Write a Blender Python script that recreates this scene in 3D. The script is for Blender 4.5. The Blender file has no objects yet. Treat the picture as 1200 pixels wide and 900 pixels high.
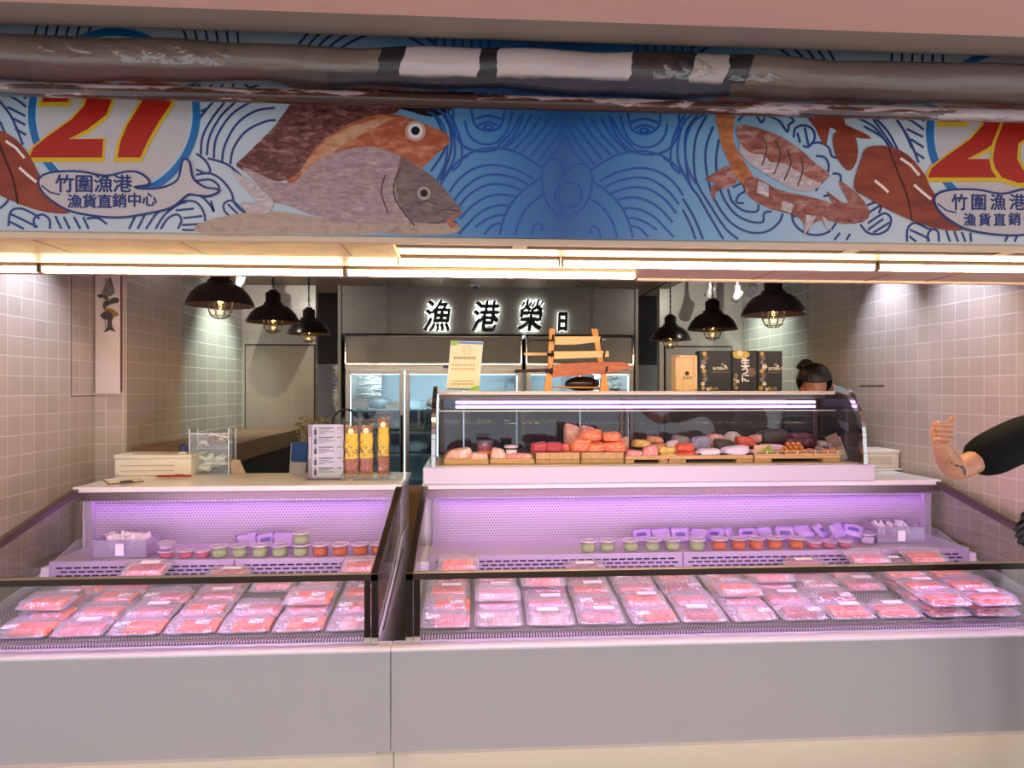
import bpy, bmesh, math, random
from mathutils import Vector, Matrix
random.seed(7)
R = random.Random(11)
sc = bpy.context.scene
COL = sc.collection
F, TH, HOR, CH = 770.0, math.radians(3.51), 456.0, 1.6
SN, CS = math.sin(TH), math.cos(TH)

def ray(px, py):
    u = (px - 600.0) / F; v = (HOR - py) / F
    return (SN + u * CS, CS - u * SN, v)
def at(px, py=HOR, X=None, Y=None, Z=None):
    d = ray(px, py)
    if Y is not None: t = Y / d[1]
    elif X is not None: t = X / d[0]
    else: t = (Z - CH) / d[2]
    return Vector((d[0] * t, d[1] * t, CH + d[2] * t))
def xat(px, Y): return at(px, HOR, Y=Y).x
def zat(px, py, Y): return at(px, py, Y=Y).z

# ------------------------------------------------------------------ materials
def lin(c):
    if isinstance(c, str):
        c = c.lstrip('#'); c = [int(c[i:i + 2], 16) / 255 for i in (0, 2, 4)]
    return tuple(((x / 12.92) if x <= .04045 else ((x + .055) / 1.055) ** 2.4) for x in c[:3]) + (1.0,)
MATS = {}
def newmat(name):
    m = bpy.data.materials.new(name); m.use_nodes = True
    MATS[name] = m
    nt = m.node_tree
    b = nt.nodes.get('Principled BSDF')
    return m, nt, b
def setp(b, color=None, rough=None, metal=None, spec=None, coat=None, trans=None, ior=None, sss=None, emit=None, estr=None):
    I = b.inputs
    if color is not None: I['Base Color'].default_value = lin(color)
    if rough is not None: I['Roughness'].default_value = rough
    if metal is not None: I['Metallic'].default_value = metal
    if spec is not None: I['Specular IOR Level'].default_value = spec
    if coat is not None: I['Coat Weight'].default_value = coat
    if trans is not None: I['Transmission Weight'].default_value = trans
    if ior is not None: I['IOR'].default_value = ior
    if emit is not None:
        I['Emission Color'].default_value = lin(emit); I['Emission Strength'].default_value = estr
def texco(nt, kind='Object', scale=(1, 1, 1), loc=(0, 0, 0), rot=(0, 0, 0)):
    t = nt.nodes.new('ShaderNodeTexCoord'); mp = nt.nodes.new('ShaderNodeMapping')
    mp.inputs['Scale'].default_value = scale; mp.inputs['Location'].default_value = loc; mp.inputs['Rotation'].default_value = rot
    nt.links.new(t.outputs[kind], mp.inputs['Vector'])
    return mp.outputs['Vector']
def ramp(nt, fac, stops, interp='LINEAR'):
    r = nt.nodes.new('ShaderNodeValToRGB'); r.color_ramp.interpolation = interp
    e = r.color_ramp.elements
    while len(e) < len(stops): e.new(0.5)
    for i, (p, c) in enumerate(stops):
        e[i].position = p; e[i].color = lin(c)
    nt.links.new(fac, r.inputs['Fac'])
    return r.outputs['Color']
def noise(nt, vec, scale, detail=3, rough=.6, dist=0):
    n = nt.nodes.new('ShaderNodeTexNoise')
    n.inputs['Scale'].default_value = scale; n.inputs['Detail'].default_value = detail
    n.inputs['Roughness'].default_value = rough; n.inputs['Distortion'].default_value = dist
    if vec is not None: nt.links.new(vec, n.inputs['Vector'])
    return n.outputs['Fac']
def bump(nt, b, h, strength=.3, dist=.01):
    bp_ = nt.nodes.new('ShaderNodeBump'); bp_.inputs['Strength'].default_value = strength; bp_.inputs['Distance'].default_value = dist
    nt.links.new(h, bp_.inputs['Height']); nt.links.new(bp_.outputs['Normal'], b.inputs['Normal'])
def plain(name, color, rough=.5, metal=0, spec=.5, coat=0, nz=0, nscale=8, emit=None, estr=0, bmp=0):
    if name in MATS: return MATS[name]
    m, nt, b = newmat(name)
    setp(b, color, rough, metal, spec, coat, emit=emit, estr=estr)
    if nz or bmp:
        f = noise(nt, texco(nt), nscale)
    if nz:
        c = lin(color)
        d = [tuple(max(0, min(1, x * k)) for x in c[:3]) for k in (1 - nz, 1 + nz)]
        r = nt.nodes.new('ShaderNodeValToRGB'); r.color_ramp.elements[0].color = d[0] + (1,); r.color_ramp.elements[1].color = d[1] + (1,)
        r.color_ramp.elements[0].position = .3; r.color_ramp.elements[1].position = .7
        nt.links.new(f, r.inputs['Fac']); nt.links.new(r.outputs['Color'], b.inputs['Base Color'])
    if bmp: bump(nt, b, f, bmp, .004)
    return m
def glow(name, color, strength):
    if name in MATS: return MATS[name]
    m, nt, b = newmat(name)
    setp(b, '#000000', .5, emit=color, estr=strength); b.inputs['Base Color'].default_value = lin(color)
    return m
def clear(name, tint='#ffffff', gloss=.06, rough=.02, haze=0.0, hazecol='#ffffff', wob=0, ior=1.45):
    """thin clear sheet: see-through plus fresnel reflection plus a little milky haze"""
    m, nt, b = newmat(name)
    out = nt.nodes.get('Material Output'); nt.nodes.remove(b)
    tr = nt.nodes.new('ShaderNodeBsdfTransparent'); tr.inputs[0].default_value = lin(tint)
    gl = nt.nodes.new('ShaderNodeBsdfGlossy'); gl.inputs['Roughness'].default_value = rough
    fr = nt.nodes.new('ShaderNodeFresnel'); fr.inputs['IOR'].default_value = ior
    ad = nt.nodes.new('ShaderNodeMath'); ad.operation = 'ADD'; ad.use_clamp = True; ad.inputs[1].default_value = gloss
    nt.links.new(fr.outputs[0], ad.inputs[0])
    gm_ = nt.nodes.new('ShaderNodeNewGeometry'); iv_ = nt.nodes.new('ShaderNodeMapRange')
    iv_.inputs[3].default_value = ior; iv_.inputs[4].default_value = 1 / ior
    nt.links.new(gm_.outputs['Backfacing'], iv_.inputs[0]); nt.links.new(iv_.outputs[0], fr.inputs['IOR'])
    if wob:
        f = noise(nt, texco(nt), 28, 2)
        bp_ = nt.nodes.new('ShaderNodeBump'); bp_.inputs['Strength'].default_value = wob; bp_.inputs['Distance'].default_value = .01
        nt.links.new(f, bp_.inputs['Height']); nt.links.new(bp_.outputs['Normal'], gl.inputs['Normal']); nt.links.new(bp_.outputs['Normal'], fr.inputs['Normal'])
    last = tr.outputs[0]
    if haze:
        df = nt.nodes.new('ShaderNodeBsdfDiffuse'); df.inputs[0].default_value = lin(hazecol)
        mx = nt.nodes.new('ShaderNodeMixShader'); mx.inputs[0].default_value = haze
        nt.links.new(last, mx.inputs[1]); nt.links.new(df.outputs[0], mx.inputs[2]); last = mx.outputs[0]
    m2 = nt.nodes.new('ShaderNodeMixShader')
    nt.links.new(ad.outputs[0], m2.inputs[0]); nt.links.new(last, m2.inputs[1]); nt.links.new(gl.outputs[0], m2.inputs[2])
    nt.links.new(m2.outputs[0], out.inputs['Surface'])
    return m
def wood(name, c1, c2, scale=(2, 30, 30), rough=.5):
    m, nt, b = newmat(name); setp(b, c1, rough)
    f = noise(nt, texco(nt, 'Object', scale), 3, 4, .6, .8)
    nt.links.new(ramp(nt, f, [(.3, c1), (.7, c2)]), b.inputs['Base Color'])
    return m
def tiles(name, axes, color, grout, size, rough=.25, off=(0, 0), mort=.0035, w=None, bstr=.25):
    m, nt, b = newmat(name); setp(b, color, rough)
    t = nt.nodes.new('ShaderNodeTexCoord'); s = nt.nodes.new('ShaderNodeSeparateXYZ'); c = nt.nodes.new('ShaderNodeCombineXYZ')
    nt.links.new(t.outputs['Object'], s.inputs[0])
    ax = {'X': 0, 'Y': 1, 'Z': 2}
    for k in (0, 1):
        a = nt.nodes.new('ShaderNodeMath'); a.operation = 'ADD'; a.inputs[1].default_value = off[k] + 50 * (w or size if k == 0 else size)
        nt.links.new(s.outputs[ax[axes[k]]], a.inputs[0]); nt.links.new(a.outputs[0], c.inputs[k])
    br = nt.nodes.new('ShaderNodeTexBrick'); br.offset = 0; br.squash = 1
    br.inputs['Scale'].default_value = 1; br.inputs['Brick Width'].default_value = w or size; br.inputs['Row Height'].default_value = size
    br.inputs['Mortar Size'].default_value = mort; br.inputs['Mortar Smooth'].default_value = .3
    k = lin(color)
    br.inputs['Color1'].default_value = tuple(x * .94 for x in k[:3]) + (1,); br.inputs['Color2'].default_value = tuple(min(1, x * 1.06) for x in k[:3]) + (1,)
    br.inputs['Mortar'].default_value = lin(grout)
    nt.links.new(c.outputs[0], br.inputs['Vector']); nt.links.new(br.outputs['Color'], b.inputs['Base Color'])
    iv = nt.nodes.new('ShaderNodeMath'); iv.operation = 'SUBTRACT'; iv.inputs[0].default_value = 1; nt.links.new(br.outputs['Fac'], iv.inputs[1])
    nz = noise(nt, c.outputs[0], 14, 1)
    mul = nt.nodes.new('ShaderNodeMath'); mul.operation = 'MULTIPLY_ADD'; mul.inputs[1].default_value = .6; nt.links.new(nz, mul.inputs[0]); nt.links.new(iv.outputs[0], mul.inputs[2])
    bump(nt, b, mul.outputs[0], bstr, .004)
    return m
def grid_dots(name, axes, base, dark, pitch, rad, rough=.4, square=False, metal=0):
    """rows of staggered punched holes"""
    m, nt, b = newmat(name); setp(b, base, rough, metal)
    t = nt.nodes.new('ShaderNodeTexCoord'); s = nt.nodes.new('ShaderNodeSeparateXYZ'); nt.links.new(t.outputs['Object'], s.inputs[0])
    ax = {'X': 0, 'Y': 1, 'Z': 2}
    def M(op, a, bb):
        n = nt.nodes.new('ShaderNodeMath'); n.operation = op
        for i, v in enumerate((a, bb)):
            if isinstance(v, (int, float)): n.inputs[i].default_value = v
            else: nt.links.new(v, n.inputs[i])
        return n.outputs[0]
    row = M('DIVIDE', s.outputs[ax[axes[1]]], pitch * .866)
    rowi = M('FLOOR', M('ADD', row, 400), 0)
    sh = M('MULTIPLY', M('MODULO', rowi, 2), .5)
    u = M('SUBTRACT', M('FRACT', M('ADD', M('ADD', M('DIVIDE', s.outputs[ax[axes[0]]], pitch), 400), sh), 0), .5)
    v = M('MULTIPLY', M('SUBTRACT', M('FRACT', M('ADD', row, 400), 0), .5), .866)
    if square: d = M('MAXIMUM', M('ABSOLUTE', u, 0), M('ABSOLUTE', v, 0))
    else: d = M('SQRT', M('ADD', M('MULTIPLY', u, u), M('MULTIPLY', v, v)), 0)
    nt.links.new(ramp(nt, M('DIVIDE', d, 1.0), [(rad * .9, dark), (rad * 1.1, base)]), b.inputs['Base Color'])
    return m

# ------------------------------------------------------------------ mesh builder
class MB:
    def __init__(s): s.bm = bmesh.new(); s.mi = 0
    def _f(s, vs, smooth=False):
        try:
            f = s.bm.faces.new(vs); f.material_index = s.mi; f.smooth = smooth; return f
        except ValueError: return None
    def box(s, x0, x1, y0, y1, z0, z1, M=None, bev=0, seg=1):
        b = bmesh.new()
        c = [b.verts.new((x, y, z)) for x in (x0, x1) for y in (y0, y1) for z in (z0, z1)]
        for q in ((0, 1, 3, 2), (4, 6, 7, 5), (0, 4, 5, 1), (2, 3, 7, 6), (0, 2, 6, 4), (1, 5, 7, 3)): b.faces.new([c[i] for i in q])
        if bev: bmesh.ops.bevel(b, geom=list(b.edges), offset=bev, segments=seg, affect='EDGES', profile=.5)
        s.merge(b, M, smooth=seg > 1); return s
    def merge(s, b, M=None, smooth=False):
        mp = {}
        for v in b.verts: mp[v] = s.bm.verts.new(M @ v.co if M else v.co)
        for f in b.faces: s._f([mp[v] for v in f.verts], smooth or f.smooth)
        b.free()
    def prism(s, poly, axis, a, b_, M=None, bev=0, seg=1, smooth=False):
        """extrude 2-D polygon along axis between a and b_; poly coords are the other two axes in order"""
        t = bmesh.new()
        def P(p, k):
            if axis == 'X': return (k, p[0], p[1])
            if axis == 'Y': return (p[0], k, p[1])
            return (p[0], p[1], k)
        v0 = [t.verts.new(P(p, a)) for p in poly]; v1 = [t.verts.new(P(p, b_)) for p in poly]
        n = len(poly)
        t.faces.new(v0); t.faces.new(v1[::-1])
        for i in range(n):
            f = t.faces.new((v0[i], v0[(i + 1) % n], v1[(i + 1) % n], v1[i])); f.smooth = smooth
        bmesh.ops.recalc_face_normals(t, faces=t.faces)
        if bev: bmesh.ops.bevel(t, geom=list(t.edges), offset=bev, segments=seg, affect='EDGES')
        s.merge(t, M); return s
    def tube(s, pts, r, n=8, closed=False, caps=True, smooth=True):
        pts = [Vector(p) for p in pts]; rs = r if isinstance(r, (list, tuple)) else [r] * len(pts)
        rings = []; N = len(pts); up = None
        for i, p in enumerate(pts):
            if closed: t = (pts[(i + 1) % N] - pts[i - 1]).normalized()
            else: t = (pts[min(i + 1, N - 1)] - pts[max(i - 1, 0)]).normalized()
            if up is None: up = Vector((0, 0, 1)) if abs(t.z) < .9 else Vector((1, 0, 0))
            a = t.cross(up).normalized(); up = a.cross(t).normalized()
            rings.append([s.bm.verts.new(p + (a * math.cos(2 * math.pi * k / n) + up * math.sin(2 * math.pi * k / n)) * rs[i]) for k in range(n)])
        for i in range(N if closed else N - 1):
            A, B = rings[i], rings[(i + 1) % N]
            for k in range(n): s._f((A[k], A[(k + 1) % n], B[(k + 1) % n], B[k]), smooth)
        if caps and not closed:
            s._f(rings[0][::-1]); s._f(rings[-1])
        return s
    def lathe(s, prof, n=24, M=None, smooth=True):
        """prof = [(r, z)...] about Z"""
        t = bmesh.new(); rings = []
        for r, z in prof:
            if r < 1e-6: rings.append([t.verts.new((0, 0, z))])
            else: rings.append([t.verts.new((r * math.cos(2 * math.pi * k / n), r * math.sin(2 * math.pi * k / n), z)) for k in range(n)])
        for A, B in zip(rings, rings[1:]):
            for k in range(n):
                q = [A[k % len(A)], A[(k + 1) % len(A)], B[(k + 1) % len(B)], B[k % len(B)]]
                q2 = []
                for v in q:
                    if v not in q2: q2.append(v)
                if len(q2) > 2:
                    f = t.faces.new(q2); f.smooth = smooth
        s.merge(t, M, False); return s
    def ball(s, c, r, M=None, sub=2, sq=(1, 1, 1), jit=0):
        t = bmesh.new(); bmesh.ops.create_icosphere(t, subdivisions=sub, radius=1)
        for v in t.verts:
            k = 1 + (R.uniform(-jit, jit) if jit else 0)
            v.co = Vector((c[0] + v.co.x * r * sq[0] * k, c[1] + v.co.y * r * sq[1] * k, c[2] + v.co.z * r * sq[2] * k))
        s.merge(t, M, True); return s
    def poly(s, pts):
        vs = [s.bm.verts.new(p) for p in pts]; s._f(vs); return s
    def grid(s, fn, nu, nv, smooth=True):
        V = [[s.bm.verts.new(fn(i / nu, j / nv)) for j in range(nv + 1)] for i in range(nu + 1)]
        for i in range(nu):
            for j in range(nv): s._f((V[i][j], V[i + 1][j], V[i + 1][j + 1], V[i][j + 1]), smooth)
        return s
    def mesh(s, name, mats):
        bmesh.ops.remove_doubles(s.bm, verts=s.bm.verts, dist=1e-6)
        big = [f for f in s.bm.faces if len(f.verts) > 4]
        if big: bmesh.ops.triangulate(s.bm, faces=big)
        bmesh.ops.recalc_face_normals(s.bm, faces=s.bm.faces)
        me = bpy.data.meshes.new(name); s.bm.to_mesh(me); s.bm.free()
        for m in (mats if isinstance(mats, (list, tuple)) else [mats]): me.materials.append(m)
        return me
    def build(s, name, mats, parent=None, loc=(0, 0, 0), rot=(0, 0, 0)):
        return link(name, s.mesh(name, mats), parent, loc, rot)
def link(name, me, parent=None, loc=(0, 0, 0), rot=(0, 0, 0)):
    o = bpy.data.objects.new(name, me); COL.objects.link(o); o.location = loc; o.rotation_euler = rot
    if parent is not None: o.parent = parent
    return o
def tag(o, label, cat, group=None, kind=None):
    o['label'] = label; o['category'] = cat
    if group: o['group'] = group
    if kind: o['kind'] = kind
    return o
def thing(name, label, cat, loc=(0, 0, 0), group=None, rot=(0, 0, 0)):
    o = bpy.data.objects.new(name, None); COL.objects.link(o); o.location = loc; o.rotation_euler = rot
    o.empty_display_size = .05
    return tag(o, label, cat, group)
def struct(o, label=None, cat=None):
    o['kind'] = 'structure'
    o['label'] = label or 'surface of the shop'; o['category'] = cat or o.name.split('_')[0]
    return o
def copy_tree(o, parent=None, label=None, loc=None, rot=None, group=None):
    c = o.copy(); COL.objects.link(c)
    if parent is not None: c.parent = parent
    if label: c['label'] = label
    if group: c['group'] = group
    if loc is not None: c.location = loc
    if rot is not None: c.rotation_euler = rot
    for ch in list(o.children): copy_tree(ch, c)
    return c
def text_mesh(body, size, offset=0.0, extrude=0.0, shear=0.0, align='LEFT', res=3):
    cu = bpy.data.curves.new('t', 'FONT'); cu.body = body; cu.size = size; cu.offset = offset; cu.extrude = extrude; cu.shear = shear
    cu.align_x = align; cu.resolution_u = res; cu.fill_mode = 'FRONT' if not extrude else 'BOTH'
    o = bpy.data.objects.new('t', cu); COL.objects.link(o)
    dg = bpy.context.evaluated_depsgraph_get(); dg.update()
    me = bpy.data.meshes.new_from_object(o.evaluated_get(dg))
    bpy.data.objects.remove(o); bpy.data.curves.remove(cu)
    return me
def text_obj(name, body, size, mat, parent, loc, rot=(math.pi / 2, 0, 0), **k):
    """text that faces -Y"""
    me = text_mesh(body, size, **k); me.name = name; me.materials.clear(); me.materials.append(mat)
    return link(name, me, parent, loc, rot)
def join_meshes(name, items, mat, parent, loc=(0, 0, 0), rot=(0, 0, 0)):
    b = MB()
    for me, M in items:
        t = bmesh.new(); t.from_mesh(me); b.merge(t, M); bpy.data.meshes.remove(me)
    me = bpy.data.meshes.new(name); b.bm.to_mesh(me); b.bm.free(); me.materials.append(mat)
    return link(name, me, parent, loc, rot)
def Mx(loc=(0, 0, 0), rot=(0, 0, 0), s=(1, 1, 1)):
    from mathutils import Euler
    return Matrix.LocRotScale(Vector(loc), Euler(rot), Vector(s))
ORD = ['first', 'second', 'third', 'fourth', 'fifth', 'sixth', 'seventh', 'eighth', 'ninth', 'tenth', 'eleventh', 'twelfth', 'thirteenth', 'fourteenth']

# ------------------------------------------------------------------ shared materials
STEEL = plain('brushed_steel', '#776e64', .3, 1.0, nz=.06, nscale=30)
STEELD = plain('dark_steel', '#5c544c', .3, .9)
MIRROR = plain('polished_steel', '#c9c6c2', .12, 1.0)
BLACK = plain('black_paint', '#0d0d0e', .35)
BLACKM = plain('black_matt', '#0a0a0b', .6)
WHITE = plain('white_laminate', '#cdc8cc', .25)
QUARTZ = plain('white_quartz', '#efe9e0', .12, nz=.02, nscale=60)
PWHITE = plain('white_enamel', '#e4e0e4', .35)
GREYP = plain('grey_front_panel', '#b4b2b4', .22, nz=.015, nscale=3)
KICK = plain('cream_kick_board', '#dcd2c0', .5)
CREAM = plain('cream_plastic', '#efe6d2', .4)
GLASS = clear('clear_glass', '#f3f6f4', .02, .01)
GLASSD = clear('tinted_glass', '#b9b3b8', .05, .02, .12, '#5a5058')
GLASSE = plain('green_glass_edge', '#8fb5a8', .1)
PLASTIC = clear('clear_plastic', '#f6f2f8', .05, .06, .10, '#ffffff', wob=.5)
PLID = clear('clear_lid', '#fbf6fc', .08, .05, .18, '#ffffff', wob=.8)  # milky haze stands in for the glare on the lids
ACRYL = clear('acrylic', '#fbfdfc', .02, .01, .04)
FLZ = -.08
DARKHOLE = plain('dark_slot', '#17141a', .8)
GLEDP = glow('violet_led', '#d9a6ff', 6.0)
# ------------------------------------------------------------------ camera, world
cam_d = bpy.data.cameras.new('camera'); cam = bpy.data.objects.new('camera', cam_d); COL.objects.link(cam)
cam.location = (0, 0, CH); cam.rotation_euler = (math.pi / 2, 0, -TH)
cam_d.sensor_width = 36; cam_d.lens = 36 * F / 1200; cam_d.shift_y = .005; cam_d.clip_start = .02
sc.camera = cam
sc.view_settings.view_transform = 'Standard'; sc.view_settings.look = 'None'
sc.view_settings.exposure = 2.0; sc.view_settings.gamma = 1.0; sc.view_settings.use_curve_mapping = False
w = bpy.data.worlds.new('world'); sc.world = w; w.use_nodes = True
w.node_tree.nodes['Background'].inputs[0].default_value = lin('#dde2ea'); w.node_tree.nodes['Background'].inputs[1].default_value = .42
cy = sc.cycles
cy.use_denoising = True; cy.max_bounces = 10; cy.transparent_max_bounces = 24; cy.diffuse_bounces = 4; cy.glossy_bounces = 4
cy.sample_clamp_indirect = 6; cy.caustics_reflective = False; cy.caustics_refractive = False

# ------------------------------------------------------------------ room shell
XL, XR, YB = -2.385, 2.714, 6.5
TS = .104
tileL = tiles('wall_tile_side', 'YZ', '#b8a892', '#d0c5b4', TS, .34, (0, -.006))
tileF = tiles('wall_tile_front', 'XZ', '#b8a892', '#d0c5b4', TS, .34, (.03, -.006))
tileB = tiles('wall_tile_back', 'XZ', '#b7b2aa', '#a9a39a', .072, .3, (0, 0), .0015, .24, .1)
tileH = tiles('header_tile', 'XZ', '#8b857e', '#97918a', .05, .3, (0, 0), .001, .16, .08)
tileS = tiles('wall_tile_far_side', 'YZ', '#a9aaa2', '#e4e6df', .104, .2, (0, -.006), .003, .21)
floor_m = tiles('floor_tile', 'XY', '#c9c2b9', '#9c958c', .4, .3)
soffit_m = plain('soffit_board', '#9a7f69', .45, nz=.03, nscale=4)
ceilb_m = plain('brown_ceiling_board', '#8f7a63', .5, nz=.05, nscale=3)
pink_m = plain('pink_ceiling_paint', '#d6ada0', .6, nz=.015, nscale=3)
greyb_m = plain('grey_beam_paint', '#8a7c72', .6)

struct(MB().box(-4.5, 4.5, -3, 7.4, FLZ - .05, FLZ).build('floor', floor_m), 'tiled floor of the shop and market aisle', 'floor')
struct(MB().box(XL - .1, XL, 2.6, 4.34, FLZ, 2.7).build('wall_left', tileL), 'left wall of square beige tiles beside the counter', 'wall')
struct(MB().box(XL - .1, -2.195, 4.33, 5.13, FLZ, 2.7).build('wall_left.001', [tileL]), 'projecting tiled pier of the left wall', 'wall')
struct(MB().box(XL - .1, -2.215, 5.13, 6.6, FLZ, 2.7).build('wall_left.002', tileS), 'far stretch of the left wall behind the pendant lamps', 'wall')
struct(MB().box(-2.385, -2.19, 4.322, 4.332, FLZ, 2.7).build('trim_1', tileF), 'narrow tiled front face of the left pier', 'trim')
struct(MB().box(XR, XR + .1, 2.95, 5.14, FLZ, 2.95).build('wall_right', tileL), 'right wall of square beige tiles beside the counter', 'wall')
struct(MB().box(XR + .1, 4.6, 2.95, 3.05, FLZ, 2.96).build('wall_right.002', tileF), 'tiled frontage beyond the right wall', 'wall')
struct(MB().box(-4.6, XL - .1, 2.6, 2.7, FLZ, 2.96).build('wall_left.003', tileF), 'tiled frontage beyond the left wall', 'wall')
struct(MB().box(XR + .02, XR + .1, 5.14, 6.6, FLZ, 2.95).build('wall_right.001', tileS), 'far stretch of the right wall lit by spots', 'wall')
XG0, XG1 = xat(370, YB), xat(400, YB); XG2, XG3 = xat(744, YB), xat(773, YB)
struct(MB().box(-2.215, XG0, YB, YB + .1, FLZ, 2.7).build('wall_back', tileB), 'left piece of the tiled back wall', 'wall')
struct(MB().box(XG3, XR + .02, YB, YB + .1, FLZ, 2.95).build('wall_back.001', tileB), 'right piece of the tiled back wall', 'wall')
ZH0 = zat(570, 392, YB)
struct(MB().box(XG1, XG2, YB, YB + .12, ZH0, 2.62).build('wall_back.002', tileH), 'grey tiled header wall above the fridges', 'wall')
struct(MB().box(XG1 - .03, XG1, YB - .02, YB + .8, FLZ, 2.62).build('trim_2', plain('grey_trim', '#8a847c', .4)), 'grey upright edging the fridge recess on the left', 'trim')
struct(MB().box(XG2, XG2 + .03, YB - .02, YB + .8, FLZ, 2.62).build('trim_3', MATS['grey_trim']), 'grey upright edging the fridge recess on the right', 'trim')
# door-like flush panels in the back wall
dpan = wood('grey_wood_panel', '#9a9084', '#a59b8f', (40, 3, 1.2), .5)
x0 = xat(288, YB - .02); z1 = zat(330, 405, YB - .02)
d = MB().box(x0, XG0 - .01, YB - .03, YB, FLZ, z1, bev=.003).build('door_1', dpan); struct(d, 'flush grey wood door in the left back wall', 'door')
MB().box(x0 - .012, XG0 - .004, YB - .012, YB - .001, FLZ, z1 + .014).build('door_gap', DARKHOLE, d)
x0 = xat(780, YB - .02); x1 = xat(857, YB - .02); z1 = zat(820, 407, YB - .02)
d = MB().box(x0, x1, YB - .03, YB, FLZ, z1, bev=.003).build('door_2', plain('grey_door', '#a09a92', .45)); struct(d, 'plain grey door in the right back wall', 'door')
MB().box(x0 - .012, x1 + .012, YB - .012, YB - .001, FLZ, z1 + .014).build('door_gap', DARKHOLE, d)
# stainless recesses either side of the fridges
ripple, nt, b = newmat('rippled_steel'); setp(b, '#b9b7b4', .16, 1.0); bump(nt, b, noise(nt, texco(nt, 'Object', (.6, .6, 7)), 3, 3), .6, .03)
for nm, a, c in (('left', XG0, XG1 - .03), ('right', XG2 + .03, XG3)):
    struct(MB().box(a - .35, c + .35, YB + .5, YB + .56, FLZ, 1.86).build('panel_wall', ripple), 'polished steel panel in the recess to the %s of the fridges' % nm, 'wall panel')
    struct(MB().box(a - .35, c + .35, YB + .5, YB + .56, 1.86, 2.95).build('dark_recess_wall', plain('unlit_opening_dark', '#2a2521', .6, nz=.3, nscale=2)), 'dark sheet painted as the unlit opening above the steel to the %s of the fridges' % nm, 'wall panel')  # dark colour stands in for an unlit kitchen opening
# ceilings
ZS, YS0, YS1 = 2.1035, 2.19, 3.0
struct(MB().box(-3.2, 3.4, YS1, YS1 + .03, ZS + .004, 2.95).build('trim_4', WHITE), 'inner upright face closing the soffit', 'trim')
o = MB().box(-3.2, 3.4, YS0, YS1 + .012, ZS, ZS + .02).build('ceiling', soffit_m); struct(o, 'low soffit above the counter carrying the tube lights', 'ceiling')
cm = MB()
for k in range(14): cm.box(-2.5 + k * .32 + .004, -2.5 + (k + 1) * .32 - .004, YS1, YB + .9, 2.607, 2.64)
struct(cm.box(-2.5, XG2 + .195, YS1, YB + .9, 2.615, 2.66).build('ceiling.001', ceilb_m), 'brown boarded ceiling inside the shop', 'ceiling')
struct(MB().box(XG2 + .2, 2.9, YS1, YB + .9, 2.9, 2.95).build('ceiling.002', plain('dark_ceiling', '#3a3632', .7)), 'raised dark ceiling over the right back corner', 'ceiling')
struct(MB().box(XG2 + .19, XG2 + .2, YS1, YB + .9, 2.6, 2.92).build('trim_5', plain('dark_ceiling', '#3a3632', .7)), 'step between the two ceilings', 'trim')
# aisle ceiling with its rounded beam edge, shade painted on it in grey
struct(MB().box(-4.5, 4.5, -3, 1.865, 2.652, 2.70).build('ceiling.003', pink_m), 'pink painted ceiling of the market aisle', 'ceiling')
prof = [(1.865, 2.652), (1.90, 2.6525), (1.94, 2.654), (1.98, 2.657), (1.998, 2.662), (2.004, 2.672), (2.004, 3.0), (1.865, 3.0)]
struct(MB().prism(prof, 'X', -4.5, 4.5, smooth=False).build('trim_6', greyb_m), 'rounded edge of the aisle ceiling beam, its shade painted grey', 'trim')
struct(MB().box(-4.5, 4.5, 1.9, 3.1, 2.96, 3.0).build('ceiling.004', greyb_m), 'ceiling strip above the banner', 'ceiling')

# soffit: cream light coves and seams
lf = plain('foil_panel', '#c9a868', .45, .2, nz=.12, nscale=14, bmp=.5)
xf = xat(463, 2.3)
t = thing('foil_panel', 'blotchy reflective gold panel under the left of the banner', 'panel', (0, 0, 0))
MB().box(-3.1, xf, YS0 + .02, 2.47, ZS - .013, ZS - .001, bev=.002).build('sheet', lf, t)
for px in (60, 225, 405):
    x = xat(px, 2.35); MB().box(x, x + .006, YS0 + .03, 2.46, ZS - .0135, ZS - .012).build('seam', plain('brown_seam', '#8d6d4a', .5), t)
fr = thing('light_trough', 'cream front trough edge running along under the banner', 'light trough')
MB().box(-3.1, 3.3, YS0 - .01, YS0 + .022, ZS - .022, ZS - .001, bev=.003).build('front_lip', plain('cream_lip', '#d8bc9c', .4), fr)
MB().box(xf + .01, 3.3, 2.255, 2.275, ZS - .02, ZS - .001, bev=.002).build('trough_edge', soffit_m, fr)
MB().box(xf + .01, 3.3, YS0 + .024, 2.254, ZS - .005, ZS - .001).build('trough_liner', plain('trough_brown', '#b79a7a', .5), fr)
for px in (600, 985, 1165):
    x = xat(px, 2.25); MB().box(x, x + .05, YS0 + .02, 2.26, ZS - .021, ZS - .0202).build('joint_cover', plain('cream_lip', '#d8bc9c', .4), fr)

# ------------------------------------------------------------------ strip lights
TUBE = glow('warm_tube', '#ffe2ae', 14)
def strip_light(xa, xb, y, label):
    t = thing('strip_light', label, 'strip light', ((xa + xb) / 2, y, ZS), 'strip lights under the soffit')
    h = (xb - xa) / 2 - .004
    MB().box(-h, h, -.016, .016, -.014, 0, bev=.002).build('housing', plain('cream_housing', '#94806a', .4), t)
    MB().tube([(-h + .006, 0, -.023), (h - .006, 0, -.023)], .0135, 10).build('lamp_tube', TUBE, t)
    m = MB()
    for s in (-1, 1): m.box(s * h - (.008 if s > 0 else 0), s * h + (0 if s > 0 else .008), -.015, .015, -.037, -.004, bev=.002)
    m.build('end_caps', plain('cream_housing', '#94806a', .4), t)
T1, T2 = 2.745, 2.50
g = [(-110, 48), (48, 405), (405, 746)]
for (a, b), l in zip(g, ('lower strip light at the left end beside the wall', 'lower strip light above the fish ornament and left lamps', 'lower strip light ending above the header letters')):
    strip_light(xat(a, T1), xat(b, T1), T1, l)
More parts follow.
